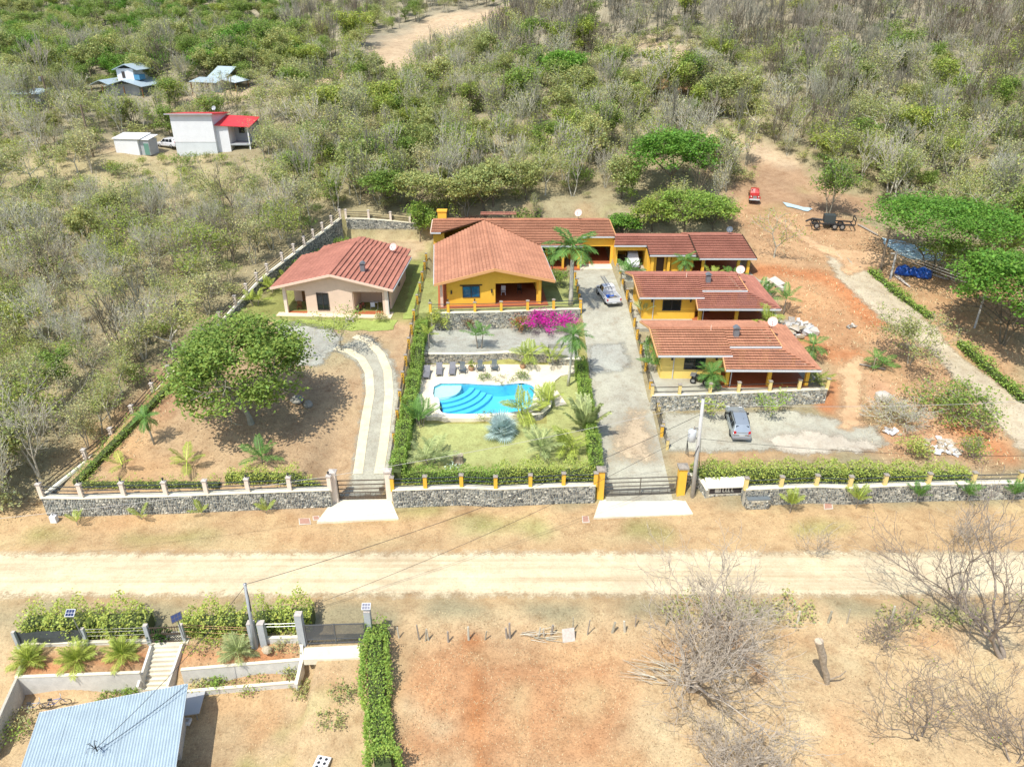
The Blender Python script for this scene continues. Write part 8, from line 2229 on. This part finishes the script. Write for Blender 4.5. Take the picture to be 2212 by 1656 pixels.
MB().hexa([(4.4, .2, 2.3), (6.4, .2, 2.3), (6.4, 3.4, 2.7), (4.4, 3.4, 2.7), (4.4, .2, 2.38), (6.4, .2, 2.38), (6.4, 3.4, 2.78), (4.4, 3.4, 2.78)]).build('roof', MATS['white_tin'], sd_)
MB().box(5.2, .36, -.2, 6.1, .41, 1.7).build('door', M('green_door', (.12, .25, .2), .7), sd_)
# two tin-roofed houses further up
p2 = G(262, 206)
bh = thing('tin_house', 'two-storey white house with blue-grey tin roofs far up the slope', 'house', p2, math.radians(-10))
MB().box(-3.2, 0, -.5, 4.6, 7, 2.3).build('wall', M_GREYW, bh)
MB().box(-1.0, 1.5, 2.3, 2.9, 6.5, 5.2).build('upper_wall', M_WHITE, bh)
def gable(mbx, x0, x1, y0, y1, z0, z1, th=.1):
    xm_ = (x0 + x1) / 2
    for a, za, b, zb in ((x0, z0, xm_, z1), (xm_, z1, x1, z0)):
        mbx.hexa([(a, y0, za), (b, y0, zb), (b, y1, zb), (a, y1, za), (a, y0, za + th), (b, y0, zb + th), (b, y1, zb + th), (a, y1, za + th)])
    return mbx
gable(MB(), -1.6, 4.4, .9, 7.0, 4.9, 6.0).build('upper_roof', M_TIN, bh)
MB().add([(-1.0, 1.5, 5.2), (2.9, 1.5, 5.2), (1.4, 1.5, 5.9)], [(0, 1, 2)])
gable(MB(), -6.4, -.6, -1.6, 6, 1.9, 3.0).build('lower_roof', M_TIN, bh)
gable(MB(), -2.4, 6.6, -1.8, 7.5, 1.9, 3.1).build('lower_roof', M_TIN, bh)
MB().box(.2, 1.44, 3.3, .9, 1.49, 4.6).build('window', M_FRAME, bh)
MB().box(2.9, 1.5, 3.0, 4.2, 3.5, 4.0).build('balcony', M('blue_rail', (.08, .25, .4), .6), bh)
for x, y in ((-5.8, -1.2), (-3.2, -1.2), (6.2, -1.4), (2, -1.4)): MB().beam((x, y, -.5), (x, y, 1.9), .18, .18, up=(0, 1, 0)).build('veranda_post', M_WOOD, bh)
p3_ = G(442, 202)
b2 = thing('tin_house', 'small single-storey house with pale blue tin roof far up the slope', 'house', p3_, math.radians(-22))
MB().box(0, 0, -.4, 2.4, 5.5, 2.5).build('wall', M('cream_wall', (.66, .60, .48), .85), b2)
MB().box(2.4, .3, -.4, 4.4, 5.5, 2.6).build('side_wall', M_GREYW, b2)
MB().hexa([(-.4, 2.0, 3.0), (4.6, 2.0, 3.0), (4.6, 5.8, 4.9), (-.4, 5.8, 4.9), (-.4, 2.0, 3.1), (4.6, 2.0, 3.1), (4.6, 5.8, 5.0), (-.4, 5.8, 5.0)]).build('roof', M_TIN, b2)
MB().hexa([(-2.6, -1.2, 2.3), (4.6, -1.2, 2.3), (4.6, 2.1, 2.95), (-2.6, 2.1, 2.95), (-2.6, -1.2, 2.38), (4.6, -1.2, 2.38), (4.6, 2.1, 3.03), (-2.6, 2.1, 3.03)]).build('porch_roof', M_TIN, b2)
MB().hexa([(4.6, .5, 2.8), (8.2, .5, 2.3), (8.2, 5, 2.5), (4.6, 5, 3.3), (4.6, .5, 2.88), (8.2, .5, 2.38), (8.2, 5, 2.58), (4.6, 5, 3.38)]).build('side_roof', M_TINL, b2)
MB().box(.7, -.05, .9, 1.5, .0, 2.0).build('window', M_WOOD, b2)
for x, y in ((8.0, .8), (8.0, 4.7), (-2.3, -1)): MB().beam((x, y, -.4), (x, y, 2.3), .15, .15, up=(0, 1, 0)).build('veranda_post', M_WOOD, b2)
eb = G(30, 222)
lbn = thing('low_building', 'long low pale building at the edge of the far trees', 'building', eb)
MB().box(-5, 0, -.3, 5.5, 4, 1.6).build('wall', M_GREYW, lbn)
MB().hexa([(-5.4, -.4, 1.6), (6, -.4, 1.6), (6, 4.4, 2.2), (-5.4, 4.4, 2.2), (-5.4, -.4, 1.7), (6, -.4, 1.7), (6, 4.4, 2.3), (-5.4, 4.4, 2.3)]).build('roof', M_TIN, lbn)

# ================================================================== GREY HOUSE AND YARD SOUTH OF THE ROAD
RZ0 = .55
c_tl, c_tr = PZ(85, 1538, RZ0), PZ(404, 1476, RZ0)
gh = thing('grey_house', 'house with corrugated grey-blue tin roof in the lower yard', 'house', (c_tr.x - 4, c_tr.y - 4, -2.3))
rel = tuple(gh.location)
dv_ = (c_tr - c_tl); Wd = dv_.length; ex = dv_.normalized(); ey = Vector((ex.y, -ex.x, 0))
c_br = PZ(372, 1700, RZ0 - .35)
ly = Vector((c_br.x - c_tr.x, c_br.y - c_tr.y, 0)); Ln = ly.length + 5; eyr = ly.normalized()
nsh = 10
for k in range(nsh):
    m = MB(); per = .165; a0 = k / nsh; a1 = (k + 1) / nsh + .008
    n_c = 4 * max(6, int(Wd / nsh / per))
    vs = []
    for j in (0, 1, 2):
        for i in range(n_c + 1):
            f = a0 + (a1 - a0) * i / n_c
            p = c_tl + dv_ * f + eyr * (Ln * j / 2) + Vector((0, 0, .022 * math.sin(f * Wd * 2 * math.pi / per) - .5 * j / 2 + (.012 if k % 2 else 0)))
            vs.append(p)
    n1 = n_c + 1
    m.add(vs, [(j * n1 + i, (j + 1) * n1 + i, (j + 1) * n1 + i + 1, j * n1 + i + 1) for j in (0, 1) for i in range(n_c)])
    m.build('roof_sheet', M_TIN, gh, rel)
for a, b in ((c_tl, c_tr), (c_tr, c_tr + eyr * Ln + Vector((0, 0, -.5)))): MB().beam(a - Vector((0, 0, .08)), b - Vector((0, 0, .08)), .08, .14).build('fascia', M_GUT, gh, rel)
A1, A2 = c_tl + eyr * .5 + ex * .5, c_tr + eyr * .5 - ex * .6
mb = MB(); wall_mb(mb, A1, A2, -2.4, RZ0 - .15, .2); wall_mb(mb, A2, A2 + eyr * (Ln - 1), -2.4, RZ0 - .15, .2, z1b=RZ0 - .6, ops=[(2.5, 3.4, -2.4, -.4)]); wall_mb(mb, A1, A1 + eyr * (Ln - 1), -2.4, RZ0 - .15, .2, z1b=RZ0 - .6)
mb.build('wall', M_BLOCK, gh, rel)
MB().beam(RF(210, 1622), RF(210, 1622) + Vector((0, 0, .5)), .05, .05, up=(0, 1, 0)).build('wire_bracket', M_WIRE, gh, rel)
mb = MB()
for k in range(9): a = rnd.uniform(0, 6.28); q0 = RF(207, 1620) + Vector((0, 0, .2)); mb.tube([q0, q0 + Vector((.35 * math.cos(a), .3 * math.sin(a), .25)), q0 + Vector((.5 * math.cos(a), .45 * math.sin(a), rnd.uniform(-.05, .2)))], .015, 3)
mb.build('loose_wires', M_WIRE, gh, rel)
# yard walls: blocks laid in courses
def block_wall(label, pts, zb, zt, th=.16, name='block_wall', mat=None, courses=True):
    t = thing(name, label, 'wall', pts[0]); base = Vector(t.location)
    mats = [mat or M_BLOCK]
    for i in range(len(pts) - 1):
        a, b = Vector(pts[i]), Vector(pts[i + 1]); d = Vector((b.x - a.x, b.y - a.y, 0)); L = d.length; d.normalize(); nn = Vector((-d.y, d.x, 0)) * th / 2
        core = MB(); core.hexa([Vector((a.x, a.y, zb[i] - .3)) - nn * .9 - base, Vector((b.x, b.y, zb[i + 1] - .3)) - nn * .9 - base, Vector((b.x, b.y, zb[i + 1] - .3)) + nn * .9 - base, Vector((a.x, a.y, zb[i] - .3)) + nn * .9 - base,
            Vector((a.x, a.y, zt[i])) - nn * .9 - base, Vector((b.x, b.y, zt[i + 1])) - nn * .9 - base, Vector((b.x, b.y, zt[i + 1])) + nn * .9 - base, Vector((a.x, a.y, zt[i])) + nn * .9 - base])
        core.build('wall_core', M_MORTAR, t)
        rows = max(1, int(round((max(zt[i], zt[i + 1]) - min(zb[i], zb[i + 1])) / .21)))
        nb_ = max(1, int(L / .42))
        for r in range(rows):
            o_ = .5 * (r % 2)
            for k in range(nb_ + (1 if o_ else 0)):
                f0, f1 = max(0, (k - o_) / nb_), min(1, (k + 1 - o_) / nb_)
                if f1 - f0 < .01: continue
                g0, g1 = f0 + .006 / L * 1.2, f1 - .006 / L * 1.2
                z = lambda f, rr: (zb[i] + (zb[i + 1] - zb[i]) * f) * (1 - rr) + (zt[i] + (zt[i + 1] - zt[i]) * f) * rr
                P = lambda f, rr, s_: a + d * (L * f) + nn * s_ + Vector((0, 0, z(f, rr) - a.z)) - base
                j = rnd.uniform(.97, 1.03)
                r0_, r1_ = (r + .02) / rows, (r + .98) / rows
                MB().hexa([P(g0, r0_, -j), P(g1, r0_, -j), P(g1, r0_, j), P(g0, r0_, j), P(g0, r1_, -j), P(g1, r1_, -j), P(g1, r1_, j), P(g0, r1_, j)]).build('block', M_BLOCK if mat is None else mat, t)
    return t
b1 = [PZ(36, 1466, -.78), PZ(304, 1456, -.78)]
b2_ = [PZ(392, 1450, -.78), PZ(652, 1428, -.78)]
M_SMOOTH = M('smooth_render', (.64, .62, .56), .9, 1.5, .15, .1)
def plain_wall(label, pts, zb, zt, th=.16, mat=None, name='garden_wall', cope=True):
    t = thing(name, label, 'wall', pts[0]); base = Vector(t.location); m = MB(); c = MB()
    for i in range(len(pts) - 1):
        a, b = Vector(pts[i]), Vector(pts[i + 1]); d = Vector((b.x - a.x, b.y - a.y, 0)).normalized(); nn = Vector((-d.y, d.x, 0)) * th / 2
        V3 = lambda p, s_, z: Vector((p.x, p.y, z)) + nn * s_ - base
        m.hexa([V3(a, -1, zb[i] - .3), V3(b, -1, zb[i + 1] - .3), V3(b, 1, zb[i + 1] - .3), V3(a, 1, zb[i] - .3), V3(a, -1, zt[i]), V3(b, -1, zt[i + 1]), V3(b, 1, zt[i + 1]), V3(a, 1, zt[i])])
        c.beam(V3(a, 0, zt[i] + .03), V3(b, 0, zt[i + 1] + .03), th + .06, .06)
    m.build('wall_body', mat or M_SMOOTH, t)
    if cope: c.build('coping', M_CONC, t)
    return t
plain_wall('long smooth retaining wall left of the concrete stairs', b1, [-2.3] * 2, [-.6] * 2)
plain_wall('smooth retaining wall right of the stairs above the planted strip', b2_, [-2.0, -1.5], [-.6] * 2)
plain_wall('low white planter wall edging the strip below the retaining wall', [PZ(400, 1496, -1.7), PZ(640, 1476, -1.7)], [-2.3, -2.0], [-1.55, -1.55])
plain_wall('low wall beside the drive at the end of the red bed', [PZ(652, 1392, -.3), PZ(652, 1428, -.6), PZ(640, 1480, -1.5)], [-.5, -1.3, -2.0], [-.1, -.5, -1.4])
block_wall('grey block wall at the edge of the yard with the bicycle', [PZ(36, 1466, -.7), PZ(8, 1530, -.9), PZ(-30, 1620, -1.1)], [-2.3] * 3, [-.6, -.75, -.9])
plain_wall('thin kerb wall edging the red bed toward the picture edge', [PZ(36, 1466, -.75), PZ(58, 1412, -.3)], [-.9, -.5], [-.62, -.15], .12)
# stairs
stw = thing('concrete_stairs', 'flight of pale concrete steps leading down from the small gate', 'steps', PZ(362, 1390, -.2))
tl, tr2, bl_, br_ = PZ(332, 1392, -.15), PZ(399, 1388, -.15), PZ(308, 1496, -2.3), PZ(372, 1494, -2.3)
ns_ = 10
for k in range(ns_):
    f0, f1 = k / ns_, (k + 1) / ns_
    pl0, pr0 = tl.lerp(bl_, f0), tr2.lerp(br_, f0); pl1, pr1 = tl.lerp(bl_, f1), tr2.lerp(br_, f1)
    z = -.15 - 2.05 * f0
    mb = MB(); mb.hexa([(pl1.x, pl1.y, -2.6), (pr1.x, pr1.y, -2.6), (pr0.x, pr0.y, -2.6), (pl0.x, pl0.y, -2.6), (pl1.x, pl1.y, z), (pr1.x, pr1.y, z), (pr0.x, pr0.y, z), (pl0.x, pl0.y, z)])
    mb.build('step', M_CONC, stw, tuple(stw.location))
for a, b, nm in ((tl, bl_, 'left'), (tr2, br_, 'right')):
    MB().beam(Vector((a.x, a.y, a.z + .25)) - Vector((0, 0, .4)), Vector((b.x, b.y, b.z + .9)) - Vector((0, 0, .4)), .16, .9).build('stair_wall', M_SMOOTH, stw, tuple(stw.location))
MB().hexa([tl + Vector((-.2, 0, -.3)), tr2 + Vector((.2, 0, -.3)), tr2 + Vector((.2, 1.1, -.3)), tl + Vector((-.2, 1.1, -.3)), tl + Vector((-.2, 0, .02)), tr2 + Vector((.2, 0, .02)), tr2 + Vector((.2, 1.1, .02)), tl + Vector((-.2, 1.1, .02))]).build('landing', M_CONC, stw, tuple(stw.location))
slab('drive_apron', Zp(-.12, (655, 1424), (656, 1398), (780, 1392), (782, 1420)), -.12, -.6, M_CONC, kind='structure')
# front fence of that yard: posts, mesh screen, small gate, twin posts, frame, gate with slanted bars
M_POSTG = M('grey_concrete_post', (.42, .44, .44), .85, 3, .12)
def gpost(label, px, py, w_, h, z0=-.2, mat=None):
    t = thing('concrete_post', label, 'post', PZ(px, py, z0))
    MB().box(-w_ / 2, -w_ / 2, -.2, w_ / 2, w_ / 2, h).build('shaft', mat or M_POSTG, t); MB().box(-w_ * .52, -w_ * .52, h, w_ * .52, w_ * .52, h + .04).build('cap', M_CAPW, t)
    return t
yf = lambda x: 1394 - (x - 50) * .004
gpost('slim concrete post holding the outer end of the mesh screen', 42, 1398, .2, 1.4); gpost('slim concrete post under the solar lamp at the inner end of the mesh screen', 190, 1393, .2, 1.5)
gpost('concrete post on the stair side of the small gate', 325, 1388, .26, 1.6); gpost('concrete post on the lamp side of the small gate', 400, 1384, .22, 1.5)
gpost('first of the twin thick concrete posts behind the near pole', 551, 1392, .42, 2.0); gpost('second of the twin thick concrete posts behind the near pole', 572, 1390, .42, 1.9)
gpost('tall grey gate pillar at the side of the red bed', 655, 1388, .45, 2.6)
gpost('grey gate pillar with a solar lamp rising from the hedge', 800, 1380, .42, 2.6)
ms = thing('mesh_screen', 'dark shade-net screen stretched between two concrete posts', 'screen', PZ(44, 1396, -.2))
a, b = PZ(46, 1396, -.2), PZ(188, 1391, -.2)
o_ = a - Vector(ms.location)
mb = MB()
N_ = 12
vs = []
for j in (0, 1, 2):
    for i in range(N_ + 1):
        f = i / N_; vs.append(o_ + (b - a) * f + Vector((0, .05 * math.sin(9 * f + j), .2 + .55 * j - (.07 * math.sin(f * 6.28 * 2) if j == 2 else 0))))
mb.add(vs, [(j * (N_ + 1) + i, j * (N_ + 1) + i + 1, (j + 1) * (N_ + 1) + i + 1, (j + 1) * (N_ + 1) + i) for j in (0, 1) for i in range(N_)])
mb.build('net', M('shade_net', (.075, .085, .085), .8, 6, .2), ms)
for f in (.0, .33, 1): MB().beam(o_ + (b - a) * f + Vector((0, .05, 0)), o_ + (b - a) * f + Vector((0, .05, 1.35)), .06, .06, up=(0, 1, 0)).build('stake', M_GATE, ms)
plain_wall('low kerb wall under the mesh screen and hedge', [PZ(46, 1398, -.3), PZ(325, 1390, -.3)], [-.5] * 2, [.02] * 2, .18)
plain_wall('low kerb wall under the open frame beside the tall grey pillar', [PZ(580, 1390, -.3), PZ(648, 1388, -.3)], [-.5] * 2, [.25] * 2, .18)
def wirefence(label, px0, px1, zs, mat):
    a, b = PZ(*px0, -.2), PZ(*px1, -.2); t = thing('wire_fence', label, 'fence', a)
    for z in zs: MB().tube([(0, 0, z), (b - a) * .5 + Vector((0, 0, z - .02)), b - a + Vector((0, 0, z))], .014, 4).build('wire', mat, t)
wirefence('strand wires from the solar lamp post to the small gate', (192, 1392), (324, 1388), (.4, .8, 1.15, 1.4), M_WIREL)
wirefence('strand wires from the small gate to the twin posts', (402, 1384), (545, 1391), (.4, .9, 1.3, 1.5), M('orange_wire', (.5, .28, .15), .7))
wirefence('double pipe rails from the twin posts to the tall grey pillar', (580, 1390), (648, 1388), (1.55, 1.8), M_STEEL)
sgt = thing('small_gate', 'small brown metal gate with bars above and lattice below', 'gate', PZ(330, 1388, -.15))
a, b = Vector((0, 0, 0)), PZ(396, 1385, -.15) - Vector(sgt.location)
for z in (.08, .72, .8, 1.35): MB().beam(a + Vector((0, 0, z)), b + Vector((0, 0, z)), .05, .05).build('rail', M_GATEB, sgt)
for k in range(13):
    q_ = a.lerp(b, k / 12); MB().beam(q_ + Vector((0, 0, .8)), q_ + Vector((0, 0, 1.42)), .03, .03, up=(0, 1, 0)).build('bar', M_GATEB, sgt)
for k in range(-2, 12):
    for dx in (2.6, -2.6):
        f0 = k / 12 if dx > 0 else (k + 2.6) / 12; f1 = f0 + dx / 12
        t0, t1 = 0, 1
        def cl(f): return min(1, max(0, f))
        if abs(f1 - f0) < 1e-6: continue
        s0 = (cl(f0) - f0) / (f1 - f0); s1 = (cl(f1) - f0) / (f1 - f0)
        if s1 - s0 < .1: continue
        MB().beam(a.lerp(b, cl(f0)) + Vector((0, 0, .08 + .64 * s0)), a.lerp(b, cl(f1)) + Vector((0, 0, .08 + .64 * s1)), .022, .022).build('lattice_bar', M_GATEB, sgt)
bush('dark spiky agave plant behind the small gate', PZ(345, 1388, -.1) + Vector((0, .3, 0)), .9, 1.0, ML_DEEP, 120, .3, 440, 'agave')
dgt = thing('slanted_gate', 'double metal gate with slanted bars between the grey pillars', 'gate', PZ(664, 1392, -.15))
b = PZ(790, 1388, -.15) - Vector(dgt.location); L = b.length; M_GATEG = M('gate_dark_grey', (.12, .125, .13), .5, metal=.3)
U = Vector((0, 0, 1))
for z in (.12, .48, 1.75): MB().beam(U * z, b + U * z, .06, .06).build('rail', M_GATEG, dgt)
for f in (0, .5, 1): MB().beam(b * f + U * .05, b * f + U * 1.8, .08, .08, up=(0, 1, 0)).build('upright', M_GATEG, dgt)
for hf in (0, 1):
    nsl = 19
    for k in range(-12, nsl):
        f0 = k / nsl; f1 = f0 + .62
        if hf == 1: g0, g1 = 1 - f0, 1 - f1
        s0 = (max(f0, .01) - f0) / .62; s1 = (min(f1, .99) - f0) / .62
        if s1 - s0 < .08 or s0 > 1: continue
        c0, c1 = max(f0, .01), min(f1, .99)
        u0, u1 = (c0 / 2, c1 / 2)
        if hf == 0: za, zb_ = 1.72 - 1.22 * s0, 1.72 - 1.22 * s1; pa_, pb_ = b * u0, b * u1
        else: za, zb_ = .5 + 1.22 * s0, .5 + 1.22 * s1; pa_, pb_ = b * (.5 + u0), b * (.5 + u1)
        MB().beam(pa_ + U * za, pb_ + U * zb_, .028, .03).build('slat', M_GATEG, dgt)
for k in range(8):
    f = (k + .5) / 8
    for s_ in (-.025, .025): MB().beam(b * f + U * .14, b * (f + s_) + U * .47, .022, .022).build('v_bar', M_GATEG, dgt)
def solar(label, p, h, w_, lean=(0, 0), pale=False, rz=0):
    t = thing('solar_lamp', label, 'solar lamp', p)
    top = Vector((lean[0] * h, lean[1] * h, h))
    MB().tube([(0, 0, -.1), top], .04, 6).build('mast', M_STEEL, t)
    X = Vector((math.cos(rz), math.sin(rz), 0)); N = Vector((-.1, -.55, .8)).normalized(); Yv = N.cross(X).normalized(); X = Yv.cross(N)
    MB().obox(top + N * .04, X * w_, Yv * w_ * .75, N * .03).build('frame', M_GUT if pale else M_FRAME, t)
    for i in range(3):
        for j in range(2):
            MB().obox(top + N * .075 + X * w_ * (.6 * (i - 1)) + Yv * w_ * .75 * (.45 * (2 * j - 1)), X * w_ * .26, Yv * w_ * .29, N * .006).build('cell', M('solar_cell', (.02, .035, .10), .15) if 'solar_cell' not in MATS else MATS['solar_cell'], t)
    MB().box(top.x - .1, top.y - .14, top.z - .22, top.x + .1, top.y - .02, top.z - .08).build('lamp_head', M_LAMPG, t)
solar('solar lamp with white-rimmed panel on a slim leaning mast above the mesh screen', PZ(176, 1370, .9), 1.9, .32, (-.1, 0), True)
solar('solar lamp with tilted dark panel beside the small gate', PZ(397, 1375, 1.0), 1.7, .36, (-.06, 0), False, .5)
solar('small solar lamp on top of the grey pillar in the hedge', PZ(800, 1380, -.2) + Vector((0, 0, 2.64)), .3, .3, (0, 0), True)
# yard objects
simple_bike('old bicycle leaning by the wall above the tin roof', PZ(82, 1532, -2.2), .15, (.35, .38, .45))
simple_bike('second old bicycle tangled behind the first by the wall', PZ(108, 1534, -2.2) + Vector((.35, .35, 0)), .25, (.15, .2, .45))
tbw = thing('low_table', 'grey board table in the shade beside the tin-roofed house', 'table', PZ(416, 1548, -2.3))
MB().obox((0, .5, .72), (.55, .1, 0), (-.12, .9, 0), (0, 0, .03)).build('table_top', M('table_grey', (.42, .43, .43), .7), tbw)
for sx in (-.4, .4):
    for sy in (-.2, 1.2): MB().box(sx - .03, sy - .03, 0, sx + .03, sy + .03, .7).build('leg', M_STEEL, tbw)
bk = thing('white_block', 'small white block lying in the shade of the tin-roofed house', 'block', PZ(405, 1560, -2.25)); MB().box(-.22, -.22, 0, .22, .22, .2).build('block_body', M_WHITE, bk); MB().box(-.1, -.1, .2, .1, .1, .23).build('block_lug', M_CAPW, bk)
cb = thing('vent_block', 'white slab with eight round dark holes lying in the drive', 'block', PZ(693, 1655, -2.0), -.2)
MB().box(-.42, -.6, 0, .42, .6, .14).build('slab_body', M_WHITE, cb)
for i in range(2):
    for j in range(4): MB().lathe((-.18 + .36 * i, -.42 + .28 * j, .141), [(.1, 0), (.09, .004)], 8).build('hole', M_BLACKP, cb)
rock('round tan boulder at the foot of the near utility pole', PZ(577, 1406, -.3) + Vector((0, 0, .15)), .32, .3, .3, 60, M_ROCKT)
for k, (x, y, h, wd, lm, lab) in enumerate([(470, 1482, .7, 1.0, ML_HEDGE, 'bright green clump in the planted strip'), (430, 1486, .6, 1.3, ML_DRY, 'dry tuft at the roof end of the planted strip'), (545, 1478, .6, 2.4, ML_YEL, 'yellow-green low plants in the middle of the planted strip'), (632, 1462, .9, 1.1, ML_OLIVE, 'spiky grey plant at the drive end of the planted strip'), (240, 1506, .5, 1.2, ML_GREEN, 'small green plants below the long retaining wall'), (285, 1500, .5, 1.0, ML_HEDGE, 'second cluster of small green plants below the long retaining wall'), (620, 1398, .7, 2.0, ML_DRY, 'dry flowering plants at the pillar end of the red bed'), (440, 1395, .7, 2.2, ML_YEL, 'scruffy plants at the stair end of the red bed'), (22, 1600, 1.0, 2.0, ML_HEDGE, 'green bush at the lowest corner of the yard wall'), (45, 1570, .8, 1.6, ML_DRY, 'straw-coloured bush beside the yard wall'), (655, 1500, .6, 1.4, ML_OLIVE, 'grey-green weed patch on the drive by the low wall'), (740, 1500, .4, 1.4, ML_OLIVE, 'grey-green weed patch in the middle of the drive'), (715, 1560, .4, 1.6, ML_OLIVE, 'lower grey-green weed patch on the drive')]):
    bush(lab, G(x, y), h, wd, lm, 230, .15, 500 + k, 'yard_plant')
# stake fence, slab, sticks and dead trunk of the dry field
sf = thing('stake_fence', 'broken line of weathered wooden stakes along the dry field', 'fence', G(862, 1378))
D8 = lambda x, y: (828 + .6256 * x, 1101.4 + .6256 * y)
for x, y, h in [(55, 442, .8), (125, 447, 1.2), (145, 452, .9), (157, 450, .9), (225, 455, .8), (295, 448, 1.0), (350, 447, .7), (428, 442, .8), (437, 442, 1.2), (535, 436, .7), (556, 436, .7), (580, 430, .8), (655, 418, 1.1), (704, 430, 1.2), (790, 422, .8), (835, 420, .9), (870, 402, .9), (975, 395, .9), (1535, 388, .9), (1600, 390, 1.1), (1755, 380, 1.1), (1822, 374, .9), (1050, 395, .8), (1150, 392, .9), (1330, 390, .8), (1430, 390, .9)]:
    p = G(*D8(x, y)) - Vector(sf.location); r_ = rnd.uniform(.05, .11)
    MB().tube([p + Vector((0, 0, -.2)), p + Vector((rnd.uniform(-.15, .15), rnd.uniform(-.08, .08), h * 1.15))], [r_, r_ * .8], 6).build('stake', rnd.choice([M_BARKG, M_BARKP, M_CAPG]), sf)
wb = thing('white_board', 'square pale board leaning by the broken stake fence', 'board', G(1228, 1384))
MB().obox((0, .2, .35), (.42, .08, 0), (-.03, .25, .36), (0, -.03, .02)).build('board_panel', M_CAPW, wb); MB().beam((.1, .5, 0), (0, .35, .6), .05, .05).build('prop_stick', M_BARKG, wb)
stk = thing('stick_pile', 'untidy pile of dry sticks by the stake fence', 'sticks', G(1160, 1376))
for k in range(16):
    a = rnd.uniform(-.5, .5); q0 = Vector((rnd.uniform(-1.2, .9), rnd.uniform(-.4, .4), .06 + .02 * k)); MB().tube([q0, q0 + Vector((rnd.uniform(.6, 1.4) * math.cos(a), rnd.uniform(.5, .9) * math.sin(a), rnd.uniform(-.03, .1)))], [.03, .015], 4).build('stick', rnd.choice([M_BARKP, M_BARKG]), stk)
stk2 = thing('stick_pile', 'fan of dry cut branches at the foot of the biggest bare tree', 'sticks', G(1420, 1460))
for k in range(34):
    a = rnd.uniform(-.8, .2); q0 = Vector((rnd.uniform(-.8, 1.8), rnd.uniform(-.9, .9), .05 + .015 * k)); MB().tube([q0, q0 + Vector((-rnd.uniform(1.0, 2.2) * math.cos(a), -rnd.uniform(.8, 1.6) * math.sin(a), rnd.uniform(0, .25)))], [.03, .012], 4).build('stick', rnd.choice([M_BARKP, M_BARKG, M_TWIG]), stk2)
dp = G(1788, 1474); dtop = PY(1769, 1384, dp.y - .2)
dt = thing('dead_trunk', 'tall weathered dead trunk standing alone in the dry field', 'trunk', dp)
MB().tube([(0, 0, -.2), (dtop - dp) * .18 + Vector((.03, 0, 0)), (dtop - dp) * .4 + Vector((-.04, 0, 0)), (dtop - dp) * .62 + Vector((.05, .02, 0)), (dtop - dp) * .85, dtop - dp], [.17, .2, .18, .25, .23, .27], 9).build('bole', M('weathered_trunk', (.44, .37, .28), .95, 5, .4, .8), dt)
MB().lathe(dtop - dp, [(.26, -.01), (.24, .03)], 9).build('cut_face', MATS['cut_wood'], dt)
MB().tube([(.05, 0, .3), (.5, -.25, .9), (.75, -.3, 1.4)], [.07, .05, .03], 5).build('stub_branch', MATS['weathered_trunk'], dt)
wp = thing('water_tap_box', 'white concrete marker at the foot of the peach wall corner', 'marker', PZ(118, 1124, .25))
MB().box(-.25, -.2, -.2, .25, .2, .5).build('base_block', M_WHITE, wp); MB().tube([(0, 0, .5), (0, 0, .75), (.15, 0, .78)], .05, 6).build('pipe', M_STEEL, wp)
for k in range(1):
    gb = thing('garden_bench', 'small pale stone bench on the lawn beside the bungalow path', 'bench', G(756, 695)); MB().box(-.55, -.2, .32, .55, .2, .4).build('seat', M_CAPW, gb)
    for sx in (-.4, .4): MB().box(sx - .08, -.18, 0, sx + .08, .18, .32).build('leg', M_CAPW, gb)
